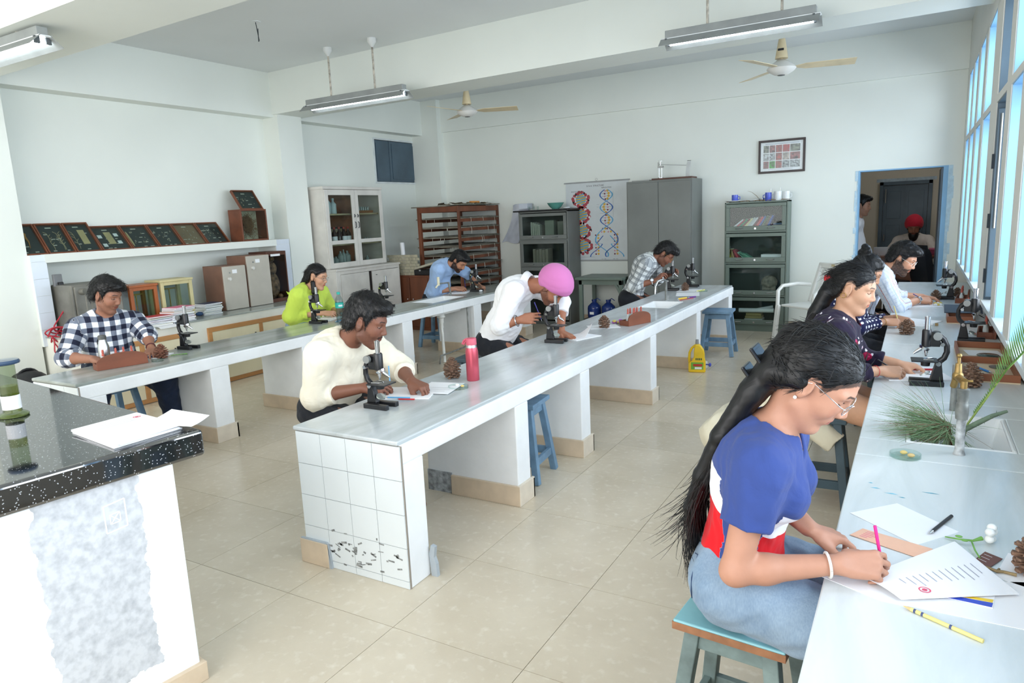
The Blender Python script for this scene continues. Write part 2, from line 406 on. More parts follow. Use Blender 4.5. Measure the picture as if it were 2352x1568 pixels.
M().cyl((x0+0.09, yd-0.05, 0.9), (x0+0.09, yd-0.05, 1.0), 0.009).obj('handle', STEEL, d2)
S(M().box((x0-0.05, yd-0.004, zt), (x1+0.05, yd-0.001, zt+0.05)).obj('trim_10', mat('pale_blue_smear', (186, 204, 214), 0.7, var=0.1, scale=25)))
# skirting along the back wall
S(M().box((-6.5, YB-0.012, 0), (-0.66, YB+0.01, 0.1)).obj('baseboard_back', BEIGE))
# ================= furniture =================
SINKM = mat('sink_porcelain', (238, 240, 240), 0.15, var=0.02, scale=6)
TILEW = mat('white_glazed_tile', (226, 232, 234), 0.16, var=0.012, scale=3)
GROUT = mat('tile_grout', (150, 142, 132), 0.9)
MORTAR = mat('rough_mortar', (172, 176, 178), 0.9, var=0.25, scale=30, bump=0.6, bscale=60)
def rect_ring(m, x0, x1, y0, y1, hx0, hx1, hy0, hy1, z0, z1):
 m.box((x0,y0,z0),(x1,hy0,z1)).box((x0,hy1,z0),(x1,y1,z1)).box((x0,hy0,z0),(hx0,hy1,z1)).box((hx1,hy0,z0),(x1,hy1,z1))
def sink_basin(parent, x0, x1, y0, y1, zt, depth):
 r = 0.018
 m = M()
 rect_ring(m, x0-0.0, x1+0.0, y0-0.0, y1+0.0, x0+r, x1-r, y0+r, y1-r, zt-depth*0.5, zt+0.003)
 o = m.obj('sink', SINKM, parent, bevel=0.008, seg=3)
 b = M()
 # sloping basin walls and floor
 i = 0.05
 top = [(x0+r,y0+r,zt),(x1-r,y0+r,zt),(x1-r,y1-r,zt),(x0+r,y1-r,zt)]
 bot = [(x0+i,y0+i,zt-depth),(x1-i,y0+i,zt-depth),(x1-i,y1-i,zt-depth),(x0+i,y1-i,zt-depth)]
 ob = [(x0,y0,zt-0.02),(x1,y0,zt-0.02),(x1,y1,zt-0.02),(x0,y1,zt-0.02)]
 obb = [(x0+i-0.012,y0+i-0.012,zt-depth-0.014),(x1-i+0.012,y0+i-0.012,zt-depth-0.014),(x1-i+0.012,y1-i+0.012,zt-depth-0.014),(x0+i-0.012,y1-i+0.012,zt-depth-0.014)]
 b.add(top+bot+ob+obb, [(0,1,5,4),(1,2,6,5),(2,3,7,6),(3,0,4,7),(4,5,6,7),(8,12,13,9),(9,13,14,10),(10,14,15,11),(11,15,12,8),(12,15,14,13)])
 b.obj('basin', SINKM, o, bevel=0.012, seg=3, world=False)
 M().cyl(((x0+x1)/2,(y0+y1)/2,zt-depth+0.002),((x0+x1)/2,(y0+y1)/2,zt-depth+0.005),0.022).obj('drain', STEEL, o, world=False)
 return o
def bench(label, x0, x1, y0, y1, piers, topm, sink, tiles=True, pt=0.15):
 t = T('laboratory_bench', label, 'bench', ((x0+x1)/2, (y0+y1)/2, 0))
 m = M(); sx0, sx1, sy0, sy1 = sink
 tx0 = x0-0.012; tx1 = x1-0.012; ty0 = y0-0.012
 # slabs of the top, joint lines between them
 cuts = [ty0, sy0-0.1, sy1+0.1, y1]
 m.box((tx0, cuts[0], 0.643), (tx1, cuts[1]-0.0012, 0.663))
 m.box((tx0, cuts[2]+0.0012, 0.643), (tx1, cuts[3], 0.663))
 rect_ring(m, tx0, tx1, cuts[1], cuts[2], sx0, sx1, sy0, sy1, 0.643, 0.663)
 m.obj('countertop', topm, t, bevel=0.006)
 a = M()
 rect_ring(a, x0, x1, y0, y1, sx0+0.001, sx1-0.001, sy0+0.001, sy1-0.001, 0.558, 0.6445)
 a.obj('apron', WHITE, t, bevel=0.008)
 sink_basin(t, sx0, sx1, sy0, sy1, 0.662, 0.15)
 for i, p in enumerate(piers):
  p0, p1 = p
  pr = M().box((x0, p0, 0), (x1, p1, 0.56)).obj('pier', WHITE, t, bevel=0.006)
  sk = 0.016; h = 0.115
  if i == 0 and tiles: continue
  # skirting: one long piece on the broad face, a short one on the end
  lo = x0-sk if not (tiles and i == 1) else x0+0.17
  M().box((lo, p0-sk, 0), (x1+sk-0.001, p0+0.001, h)).obj('skirting_tile', BEIGE, pr, world=False, bevel=0.003)
  M().box((x1-0.001, p0-sk+0.001, 0), (x1+sk, p1+sk, h+0.004)).obj('skirting_tile', mat('pale_skirting_tile', (226, 214, 196), 0.5, var=0.05, scale=12), pr, world=False, bevel=0.003)
  M().box((x0-sk, p1-0.001, 0), (x1+sk, p1+sk, h)).obj('skirting_tile', BEIGE, pr, world=False, bevel=0.003)
  if tiles and i == 1:
   M().box((x0-0.002, p0-0.006, 0), (x0+0.17, p0+0.002, 0.125)).obj('bare_mortar', MORTAR, pr, world=False)
 return t
b1 = bench('long bench with greenish grey marble top at which the checked shirt and lime blouse sit', -4.94, -4.42, 2.25, 8.1,
   [(2.25, 2.41), (3.17, 3.33), (4.06, 4.22), (5.39, 5.55), (6.70, 6.86), (7.9, 8.08)], MARBLEG, (-4.86, -4.56, 6.1, 6.72), tiles=True)
b2 = bench('long middle bench with grey marble top and square white tiles on its near end', -2.42, -1.81, 2.14, 8.2,
   [(2.14, 2.28), (3.09, 3.23), (3.93, 4.07), (5.29, 5.43), (6.65, 6.79), (7.98, 8.14)], MARBLE, (-2.26, -1.95, 6.2, 6.68))
def end_tiles(t, x0, x1, y, z1, cols, rows, size):
 # square glazed tiles on the near end of a bench, each its own piece
 M().box((x0, y-0.006, 0.0), (x1, y+0.001, z1)).obj('grout_bed', GROUT, t)
 xs = [x1 - 0.003 - size*k for k in range(cols+1)]
 for c in range(cols):
  xa, xb = max(xs[c+1], x0), xs[c]
  for r in range(rows):
   zb = z1 - size*r; za = max(zb-size, 0.0)
   if zb <= 0.01: continue
   M().box((xa+0.0012, y-0.012, za+0.0012), (xb-0.0012, y-0.004, zb-0.0012)).obj('tile', TILEW, t)
end_tiles(b2, -2.42, -1.81, 2.142, 0.641, 4, 5, 0.1515)
end_tiles(b1, -4.94, -4.42, 2.252, 0.641, 4, 5, 0.1515)
SM = mat('cement_smear', (150, 152, 150), 0.9, var=0.3, scale=40)
random.seed(5)
sm_ = M()
for i in range(46):
 x = random.uniform(-2.26, -1.85); z = random.uniform(0.03, 0.15) + (0.05 if random.random() < 0.25 else 0)
 w = random.uniform(0.006, 0.035); h = random.uniform(0.003, 0.010)
 sm_.cbox((x, 2.1295, z), (w, 0.0012, h), (0, random.uniform(-0.5, 0.5), 0))
sm_.obj('cement_smear', SM, b2)['kind'] = 'stuff'
M().box((-2.445, 2.115, 0), (-2.27, 2.128, 0.118)).obj('skirting_tile', BEIGE, b2, bevel=0.003)
M().prism([(-2.27, 0), (-2.255, 0), (-2.268, 0.11), (-2.275, 0.124), (-2.44, 0.122), (-2.44, 0.117), (-2.27, 0.117)], 'y', 2.117, 2.13).obj('mortar_fillet', mat('grey_mortar', (176, 184, 190), 0.9), b2)
M().prism([(-1.80, 0), (-1.768, 0), (-1.772, 0.06), (-1.782, 0.09), (-1.774, 0.14), (-1.795, 0.145), (-1.808, 0.1)], 'y', 2.27, 2.29).obj('broken_skirting', mat('grey_mortar', (176, 184, 190), 0.9), b2)
# right-hand bench under the windows
b3 = T('window_bench', 'pale marble bench running under the blue windows', 'bench', (0.16, 4.0, 0))
m = M(); sx0, sx1, sy0, sy1 = -0.0, 0.345, 2.88, 3.33
for a, b in ((-1.0, 1.02), (1.022, 2.678), (3.522, 4.92), (4.922, 6.6), (6.602, 8.7)): m.box((-0.155, a, 0.635), (0.479, b-0.002, 0.663))
rect_ring(m, -0.155, 0.479, 2.68, 3.52, sx0, sx1, sy0, sy1, 0.635, 0.663)
m.obj('countertop', MARBLEW, b3, bevel=0.004)
m = M(); rect_ring(m, -0.13, 0.479, -1.0, 8.7, sx0, sx1, sy0, sy1, 0.56, 0.636); m.obj('apron', WHITE, b3)
for a in (-0.9, 0.35, 2.35, 3.6, 4.95, 6.2, 7.5, 8.54): M().box((-0.11, a, 0), (0.479, a+0.15, 0.56)).obj('pier', WHITE, b3)
sink_basin(b3, sx0, sx1, sy0, sy1, 0.662, 0.16)
b3m = mat('turquoise_ink_stain', (112, 196, 220), 0.5, var=0.2, scale=40)
random.seed(11)
st = M()
for cx, cy, w in ((-0.075, 2.36, 0.03), (-0.03, 2.33, 0.04), (0.0, 2.31, 0.02), (0.075, 2.38, 0.05), (-0.09, 2.40, 0.015)):
 st.add([(cx-w/2, cy, 0.6634), (cx, cy-0.004, 0.6634), (cx+w/2, cy-0.002, 0.6634), (cx+w*0.1, cy+0.004, 0.6634)], [(0,1,2,3)])
st.obj('ink_stain', b3m, b3)['kind'] = 'stuff'
# black granite demonstration counter at the left
gc = T('granite_counter', 'black granite topped counter with a bare cement patch on its white pier', 'counter', (-2.057, 1.42, 0), math.radians(-7))
def granite():
 m, nt, b = nodes('black_speckled_granite'); N, L = nt.nodes, nt.links
 tc = N.new('ShaderNodeTexCoord'); v = N.new('ShaderNodeTexVoronoi'); v.inputs['Scale'].default_value = 170
 L.new(tc.outputs['Object'], v.inputs['Vector'])
 sp = N.new('ShaderNodeSeparateColor'); L.new(v.outputs['Color'], sp.inputs[0])
 mt = N.new('ShaderNodeMath'); mt.operation = 'GREATER_THAN'; mt.inputs[1].default_value = 0.82; L.new(sp.outputs[0], mt.inputs[0])
 d = N.new('ShaderNodeMath'); d.operation = 'LESS_THAN'; d.inputs[1].default_value = 0.3; L.new(v.outputs['Distance'], d.inputs[0])
 ml = N.new('ShaderNodeMath'); ml.operation = 'MULTIPLY'; L.new(mt.outputs[0], ml.inputs[0]); L.new(d.outputs[0], ml.inputs[1])
 mx = N.new('ShaderNodeMix'); mx.data_type = 'RGBA'; mx.inputs['A'].default_value = lin((20, 22, 26)) + (1,); mx.inputs['B'].default_value = lin((168, 172, 176)) + (1,)
 L.new(ml.outputs[0], mx.inputs['Factor']); L.new(mx.outputs['Result'], b.inputs['Base Color'])
 b.inputs['Roughness'].default_value = 0.05; b.inputs['IOR'].default_value = 2.4
 return m
GR = granite()
M().box((-2.4, -2.2, 0.81), (0, 0, 0.9)).obj('granite_top', GR, gc, world=False, bevel=0.012, seg=4)
def patch_mat():
 m, nt, b = nodes('whitewash_with_cement_patch'); N, L = nt.nodes, nt.links
 tc = N.new('ShaderNodeTexCoord'); nz = N.new('ShaderNodeTexNoise'); nz.inputs['Scale'].default_value = 16; nz.inputs['Detail'].default_value = 5
 L.new(tc.outputs['Object'], nz.inputs['Vector'])
 sx = N.new('ShaderNodeSeparateXYZ'); L.new(tc.outputs['Object'], sx.inputs[0])
 def mth(op, a, b_, c=None):
  q = N.new('ShaderNodeMath'); q.operation = op
  for i, s in enumerate((a, b_)):
   if s is None: continue
   if hasattr(s, 'links'): L.new(s, q.inputs[i])
   else: q.inputs[i].default_value = s
  return q.outputs[0]
 nn = mth('MULTIPLY', mth('SUBTRACT', nz.outputs['Fac'], 0.5), 0.09)
 dy = mth('SUBTRACT', mth('ABSOLUTE', mth('ADD', sx.outputs['Y'], 0.369), None), 0.149)   # |y-yc| - half width
 dz = mth('SUBTRACT', mth('ABSOLUTE', mth('SUBTRACT', sx.outputs['Z'], 0.6), None), 0.45)
 d = mth('ADD', mth('MAXIMUM', dy, dz), nn)
 f = mth('LESS_THAN', d, 0.0)
 n2 = N.new('ShaderNodeTexNoise'); n2.inputs['Scale'].default_value = 40; n2.inputs['Detail'].default_value = 6; L.new(tc.outputs['Object'], n2.inputs['Vector'])
 rp = N.new('ShaderNodeValToRGB'); e = rp.color_ramp.elements; e[0].position = 0.25; e[1].position = 0.6
 e[0].color = lin((172, 176, 182)) + (1,); e[1].color = lin((204, 207, 212)) + (1,); L.new(n2.outputs['Fac'], rp.inputs[0])
 mx = N.new('ShaderNodeMix'); mx.data_type = 'RGBA'; mx.inputs['A'].default_value = lin((244, 247, 250)) + (1,)
 L.new(f, mx.inputs['Factor']); L.new(rp.outputs[0], mx.inputs['B']); L.new(mx.outputs['Result'], b.inputs['Base Color'])
 bp = N.new('ShaderNodeBump'); bp.inputs['Strength'].default_value = 0.4; bp.inputs['Distance'].default_value = 0.01
 hh = mth('SUBTRACT', mth('MULTIPLY', n2.outputs['Fac'], 0.3), mth('MULTIPLY', f, 0.6))
 L.new(hh, bp.inputs['Height']); L.new(bp.outputs[0], b.inputs['Normal'])
 b.inputs['Roughness'].default_value = 0.85
 return m
M().box((-1.9, -2.0, 0), (-0.04, -0.095, 0.812)).obj('pier', patch_mat(), gc, world=False, bevel=0.006)
M().box((-1.9, -2.0, 0), (-0.024, -0.079, 0.07)).obj('skirting_tile', BEIGE, gc, world=False, bevel=0.003)
chk = M()
def chalk(p, q, w=0.004):
 chk.beam((-0.0395, p[0], p[1]), (-0.0395, q[0], q[1]), 0.0012, w, (0, 0, 1)) if abs(p[0]-q[0]) > abs(p[1]-q[1]) else chk.beam((-0.0395, p[0], p[1]), (-0.0395, q[0], q[1]), 0.0012, w, (0, 1, 0))
a_, b_, c_, d_ = (-0.325, 0.733), (-0.262, 0.74), (-0.262, 0.65), (-0.325, 0.645)
for p, q in ((a_, b_), (b_, c_), (c_, d_), (d_, a_)): chalk(p, q)
a_, b_, c_, d_ = (-0.31, 0.70), (-0.28, 0.704), (-0.28, 0.672), (-0.31, 0.67)
for p, q in ((a_, b_), (b_, c_), (c_, d_), (d_, a_), (a_, c_), (b_, d_)): chalk(p, q, 0.003)
chk.obj('chalk_mark', mat('white_chalk', (240, 242, 244), 0.9), gc, world=False)
# ---- stools: one kind, splayed legs, lower stretchers ----
def stool(label, loc, rz, m_top, m_leg, edge=None, s=0.3, h=0.478, group='square wooden stools at the benches'):
 t = T('stool', label, 'stool', loc, rz, group)
 M().box((-s/2, -s/2, h-0.028), (s/2, s/2, h)).obj('seat', m_top, t, world=False, bevel=0.004)
 if edge: rect = M(); rect_ring(rect, -s/2-0.0015, s/2+0.0015, -s/2-0.0015, s/2+0.0015, -s/2+0.001, s/2-0.001, -s/2+0.001, s/2-0.001, h-0.027, h-0.006); rect.obj('seat_edge', edge, t, world=False)
 k0, k1 = s/2-0.045, s/2+0.01
 for i, j in ((-1,-1),(1,-1),(1,1),(-1,1)):
  M().beam((i*k1, j*k1, 0), (i*k0, j*k0, h-0.028), 0.04, 0.04, (0, 1, 0)).obj('leg', m_leg, t, world=False, bevel=0.003)
 for z, w in ((0.125, 0.045), (h-0.06, 0.05)):
  f = k1 + (k0-k1)*z/(h-0.028)
  for i, j in ((0,-1),(1,0),(0,1),(-1,0)):
   if i == 0: M().cbox((0, j*f, z), (2*f-0.02, 0.022, w)).obj('stretcher', m_leg, t, world=False, bevel=0.002)
   else: M().cbox((i*f, 0, z), (0.022, 2*f-0.02, w)).obj('stretcher', m_leg, t, world=False, bevel=0.002)
 return t
ST_B = mat('stool_blue_paint', (116, 150, 178), 0.5, var=0.12, scale=10, bump=0.08)
ST_T = mat('stool_turquoise_paint', (136, 190, 198), 0.45, var=0.08, scale=6, bump=0.05)
ST_G = mat('stool_worn_green_grey', (118, 136, 134), 0.6, var=0.25, scale=9, bump=0.15)
ST_D = mat('stool_dark_slate', (62, 82, 92), 0.5, var=0.1, scale=8)
ST_W = mat('worn_wood_edge', (150, 104, 72), 0.7, var=0.15, scale=20)
stool('turquoise topped stool with bare wooden edge under the woman in blue white and red', (-0.36, 1.80, 0), math.radians(-5), ST_T, ST_G, ST_W, 0.29)
stool('dark slate stool under the woman in the floral blouse', (-0.40, 3.86, 0), math.radians(2), ST_D, ST_D, None, 0.27)
stool('empty pale blue stool tucked into the far end of the middle bench', (-1.80, 7.48, 0), math.radians(4), ST_B, ST_B, None, 0.3)
stool('blue stool under the middle bench behind its second pier', (-2.02, 3.52, 0), math.radians(6), ST_B, ST_B, None, 0.27)
stool('blue grey stool under the man in the cream shirt', (-2.70, 2.72, 0), 0, ST_B, ST_B, None, 0.3)
stool('blue stool under the man in the light blue shirt', (-5.18, 6.98, 0), math.radians(5), ST_B, ST_B, None, 0.3)
stool('blue grey stool under the young man in the checked shirt', (-5.22, 2.88, 0), 0, ST_B, ST_B, None, 0.3)
stool('blue stool under the woman in the lime blouse', (-5.22, 4.92, 0), 0, ST_B, ST_B, None, 0.3)
stool('dark stool under the man in the pink turban', (-2.98, 4.55, 0), math.radians(4), ST_D, ST_D, None, 0.3)
stool('dark slate stool under the man in the grey plaid shirt', (-2.80, 7.45, 0), 0, ST_D, ST_D, None, 0.3)
stool('blue stool standing by the drain pipe under the bench sink', (-5.12, 6.05, 0), math.radians(12), ST_B, ST_B, None, 0.3)
stool('dark stool under the woman with the hair bun', (-0.45, 5.42, 0), 0, ST_D, ST_D, None, 0.28)
stool('dark stool under the man in the striped shirt and glasses', (-0.42, 6.45, 0), 0, ST_D, ST_D, None, 0.28)
# ---- left niche: side walls, shelf, counter with plywood doors ----
PLY = mat('pale_plywood', (238, 228, 196), 0.55, var=0.04, scale=3, stretch=(1, 1, 0.2))
OAK = mat('orange_wood_strip', (196, 142, 88), 0.5, var=0.1, scale=12, stretch=(1, 0.2, 1))
S(M().box((XL-0.02, 3.17, 0.6), (-6.69, 3.30, 1.41)).obj('trim_11', WALL))
S(M().box((XL-0.02, 5.89, 0.6), (-6.69, 6.10, 1.41)).obj('trim_12', WALL))
for nm, ya, yb in (('trim_13', 3.17, 3.30), ('trim_14', 5.89, 6.10)):
 p = bpy.data.objects.new(nm, None); C.objects.link(p); p.location = (-6.69, (ya+yb)/2, 0.7); p['kind'] = 'structure'
 z = 1.41
 while z > 0.62:
  za = max(z-0.15, 0.6)
  if z == 1.41: za = z-0.06
  M().box((-6.69, ya+0.001, za+0.0015), (-6.682, yb-0.001, z-0.001)).obj('tile', mat('pale_blue_white_tile', (222, 230, 240), 0.2, var=0.01), p); z = za
S(M().box((XL-0.02, 3.29, 1.338), (-6.68, 5.9, 1.412)).obj('trim_15', WALL))
ct = T('niche_counter', 'cream counter with plywood doors along the left wall', 'counter', (-6.5, 4.65, 0))
M().box((XL-0.01, 3.19, 0.675), (-6.1, 6.15, 0.69)).obj('countertop', MARBLEG, ct, bevel=0.003)
M().box((XL-0.01, 3.2, 0), (-6.11, 6.15, 0.676)).obj('carcass', mat('cream_plaster', (236, 236, 226), 0.8, var=0.02), ct)
def ply_cab(y0, y1, cuts):
 f = M(); x = -6.1; w = 0.045; z0, z1 = 0.0, 0.595
 f.box((x-0.012, y0, z1-w), (x+0.01, y1, z1)).box((x-0.012, y0, z0+0.005), (x+0.01, y1, z0+w))
 for c in [y0]+cuts+[y1-w]: f.box((x-0.012, c, z0+w), (x+0.01, c+w, z1-w))
 f.obj('door_frame', OAK, ct, bevel=0.002)
 es = [y0]+cuts+[y1-w]
 for a, b in zip(es[:-1], es[1:]):
  n = 2 if b-a > 0.7 else 1; wd = (b-a-w)/n
  for i in range(n):
   ya = a+w+i*wd
   d = M().box((x-0.008, ya+0.002, z0+w+0.002), (x+0.004, ya+wd-0.002, z1-w-0.002)).obj('door', PLY, ct)
   M().cyl((x+0.004, ya+wd-0.06 if i == 0 else ya+0.05, 0.46), (x+0.02, ya+wd-0.06 if i == 0 else ya+0.05, 0.46), 0.006, n=8).obj('knob', BLACKP, d, world=False)
ply_cab(3.26, 4.13, [3.68]); ply_cab(4.40, 6.05, [5.03])
# grey metal trunk standing on its side
TRK = mat('worn_grey_steel', (128, 126, 118), 0.5, 0.35, var=0.18, scale=5, bump=0.1)
tk = T('metal_trunk', 'grey metal trunk with a ribbed lid at the left end of the niche', 'trunk', (-6.5, 3.52, 0.69))
M().box((-6.75, 3.33, 0.69), (-6.42, 3.78, 1.135)).obj('body', TRK, tk, bevel=0.012)
M().box((-6.422, 3.35, 0.71), (-6.40, 3.77, 1.12)).obj('lid', TRK, tk, bevel=0.01)
for p in ([( -6.4, 3.44, 1.06), (-6.4, 3.44, 0.80)], [(-6.4, 3.48, 1.03), (-6.4, 3.50, 0.76)], [(-6.4, 3.48, 1.03), (-6.4, 3.70, 1.05), (-6.4, 3.72, 0.98)], [(-6.4, 3.52, 0.99), (-6.4, 3.68, 1.0)]):
 M().tube(p, 0.008, 6).obj('rib', TRK, tk)
M().cyl((-6.43, 3.40, 1.07), (-6.36, 3.42, 1.075), 0.028).obj('round_boss', TRK, tk)
# balance cases with glass fronts
def balance_case(label, y0, y1, z1, wood, xf=-6.46):
 t = T('balance_case', label, 'balance', (xf-0.12, (y0+y1)/2, 0.69))
 x0 = xf-0.24; w = 0.035
 M().box((x0, y0, 0.69), (xf, y1, 0.715)).obj('base', wood, t, bevel=0.003)
 M().box((x0-0.01, y0-0.008, z1-0.022), (xf+0.01, y1+0.008, z1)).obj('roof', wood, t, bevel=0.003)
 f = M()
 for yy in (y0, y1-w):
  f.box((xf-w, yy, 0.715), (xf, yy+w, z1-0.022)).box((x0, yy, 0.715), (x0+w, yy+w, z1-0.022))
 f.box((xf-0.02, y0+w, z1-0.055), (xf, y1-w, z1-0.022)).box((xf-0.02, y0+w, 0.715), (xf, y1-w, 0.74)); f.obj('frame', wood, t, bevel=0.002)
 M().box((x0, y0+w, 0.715), (x0+0.006, y1-w, z1-0.022)).obj('back_panel', mat('pale_grey_board', (188, 194, 192), 0.6), t)
 M().box((xf-0.012, y0+w, 0.74), (xf-0.009, y1-w, z1-0.055)).obj('front_pane', glass('case_glass', (236, 242, 240), 0.2), t)
 M().box((xf-0.205, y1-0.02, 0.715), (xf-w, y1-0.016, z1-0.022)).obj('side_pane', glass('case_glass'), t)
 cy = (y0+y1)/2; br = mat('dull_brass', (150, 124, 70), 0.35, 0.8)
 b = M().cyl((x0+0.1, cy, 0.715), (x0+0.1, cy, z1-0.1), 0.006, n=8).obj('pillar', br, t)
 M().beam((x0+0.1, cy-0.07, z1-0.1), (x0+0.1, cy+0.07, z1-0.1), 0.008, 0.012).obj('beam', br, b, world=False)
 for s in (-1, 1):
  M().tube([(x0+0.1, cy+s*0.068, z1-0.1), (x0+0.1, cy+s*0.068, 0.77)], 0.0018, 5).obj('wire', br, b, world=False)
  M().lathe((x0+0.1, cy+s*0.068, 0.76), [(0.028, 0.006), (0.026, 0), (0.0, 0)], 12).obj('pan', br, b, world=False)
 return t
balance_case('orange wood balance case with a glass door behind the notebooks', 3.88, 4.16, 1.07, mat('orange_teak', (172, 96, 50), 0.4, var=0.1, scale=10, stretch=(1,1,0.2)))
balance_case('pale yellow balance case with glass sides next to the orange one', 4.2, 4.55, 1.09, mat('pale_yellow_wood', (214, 202, 152), 0.45, var=0.06, scale=8))
# two grey doored safes and the brown specimen case
BRN = mat('brown_enamel', (128, 92, 74), 0.45, var=0.06)
def safe(label, y0, y1, z1, xf, xb):
 t = T('small_cabinet', label, 'cabinet', ((xf+xb)/2, (y0+y1)/2, 0.69))
 M().box((xb, y0, 0.69), (xf-0.02, y1, z1)).obj('body', BRN, t, bevel=0.004)
 d = M().box((xf-0.02, y0+0.004, 0.694), (xf, y1-0.004, z1-0.006)).obj('door', mat('warm_grey_enamel', (190, 184, 172), 0.45, var=0.03), t, bevel=0.004)
 M().cyl((xf, y0+0.07, z1-0.14), (xf+0.025, y0+0.07, z1-0.14), 0.017).obj('knob', mat('white_ceramic', (228, 226, 220), 0.25), d, world=False)
 M().cyl((xf, y0+0.085, z1-0.075), (xf+0.006, y0+0.085, z1-0.075), 0.008).obj('lock', STEEL, d, world=False)
 M().box((xf, y0+0.12, z1-0.085), (xf+0.0015, y0+0.18, z1-0.045)).obj('paper_label', PAPER, d, world=False)
safe('shorter grey doored brown cabinet in the niche', 4.90, 5.20, 1.17, -6.42, -6.75)
safe('taller grey doored brown cabinet beside the shorter one', 5.22, 5.54, 1.26, -6.42, -6.75)
sc_ = T('specimen_case', 'tall dark brown glass case with a stuffed animal at the right of the niche', 'case', (-6.6, 5.72, 0.69))
DKW = mat('dark_brown_wood', (92, 54, 38), 0.45, var=0.15, scale=9, stretch=(1,1,0.2))
y0, y1, xf = 5.57, 5.86, -6.5
m = M().box((-6.8, y0, 0.69), (xf, y1, 0.71)).box((-6.8, y0, 1.26), (xf, y1, 1.28)).box((-6.8, y0, 0.71), (xf, y0+0.015, 1.26)).box((-6.8, y1-0.015, 0.71), (xf, y1, 1.26)).box((-6.8, y0+0.015, 0.71), (-6.79, y1-0.015, 1.26))
m.obj('box', DKW, sc_, bevel=0.002)
m = M().box((xf-0.012, y0+0.015, 1.235), (xf, y1-0.015, 1.26)).box((xf-0.012, y0+0.015, 0.71), (xf, y1-0.015, 0.73)); m.obj('front_frame', DKW, sc_)
M().box((xf-0.008, y0+0.015, 0.73), (xf-0.005, y1-0.015, 1.235)).obj('pane', glass('case_glass'), sc_)
M().box((xf, y0+0.06, 1.225), (xf+0.0015, y0+0.2, 1.25)).obj('paper_label', PAPER, sc_)
FUR = mat('pale_brown_fur', (150, 112, 82), 0.9, var=0.35, scale=26, bump=0.8, bscale=80)
fu = M().sph((-6.62, 5.72, 0.88), (0.08, 0.09, 0.16), 14, 10).sph((-6.6, 5.71, 1.08), (0.06, 0.065, 0.08), 12, 8).sph((-6.58, 5.70, 1.19), (0.04, 0.035, 0.035), 12, 8).sph((-6.55, 5.76, 0.75), (0.04, 0.03, 0.03), 10, 6)
fu.obj('stuffed_animal', FUR, sc_, smooth=True)
# ---- white glazed cabinet on its lower cupboard (left wall, second bay) ----
WW = mat('worn_white_wood', (222, 218, 210), 0.55, var=0.06, scale=5, bump=0.06)
INB = mat('reddish_brown_interior', (150, 98, 70), 0.6, var=0.15, scale=6)
cu = T('low_cupboard', 'worn white cupboard with a half open door below the glazed cabinet', 'cupboard', (-6.7, 7.2, 0))
X0, XF = XL+0.005, -6.42
m = M().box((X0, 6.58, 0), (XF, 6.61, 0.96)).box((X0, 7.82, 0), (XF, 7.85, 0.96)).box((X0, 6.58, 0.96), (XF+0.015, 7.86, 0.985)).box((X0, 6.61, 0), (XF, 7.82, 0.05)).box((X0, 6.61, 0.05), (X0+0.01, 7.82, 0.96))
m.box((XF-0.02, 6.61, 0.05), (XF, 6.66, 0.96)).box((XF-0.02, 6.66, 0.915), (XF, 7.82, 0.96)); m.obj('carcass', WW, cu, bevel=0.003)
d = M().box((XF-0.018, 6.665, 0.06), (XF+0.002, 7.20, 0.912)).obj('door', WW, cu, bevel=0.003)
M().tube([(XF+0.002, 7.16, 0.38), (XF+0.03, 7.16, 0.39), (XF+0.03, 7.16, 0.47), (XF+0.002, 7.16, 0.48)], 0.005, 6).obj('handle', STEEL, d, world=False)
d = M().cbox((XF+0.0, 7.54, 0.486), (0.02, 0.52, 0.85), (0, 0, math.radians(-6))).obj('door', WW, cu, bevel=0.003)
M().tube([(XF+0.035, 7.3, 0.86), (XF+0.055, 7.3, 0.86)], 0.006, 6).obj('bolt', STEEL, d, world=False)
M().box((X0+0.012, 6.66, 0.05), (XF-0.03, 7.81, 0.9)).obj('dark_interior', mat('dark_interior', (40, 30, 26), 0.8), cu)
gcb = T('glazed_cabinet', 'worn white cabinet with two glass doors full of bottles', 'cabinet', (-6.75, 7.16, 0.985))
X0, XF, ya, yb, za, zb = XL+0.005, -6.55, 6.6, 7.72, 0.987, 2.03
t_ = 0.025
m = M().box((X0, ya, za), (XF, ya+t_, zb)).box((X0, yb-t_, za), (XF, yb, zb)).box((X0, ya-0.01, zb-t_), (XF+0.015, yb+0.01, zb+0.01)).box((X0, ya+t_, za), (XF, yb-t_, za+0.03))
m.obj('carcass', WW, gcb, bevel=0.003)
M().box((X0, ya+t_, za+0.03), (X0+0.008, yb-t_, zb-t_)).obj('back_panel', INB, gcb)
SHZ = (1.30, 1.695)
for z in SHZ: M().box((X0+0.008, ya+t_, z-0.02), (XF-0.05, yb-t_, z)).obj('shelf', mat('pale_shelf_wood', (190, 172, 140), 0.6, var=0.1), gcb)
ym = (ya+yb)/2
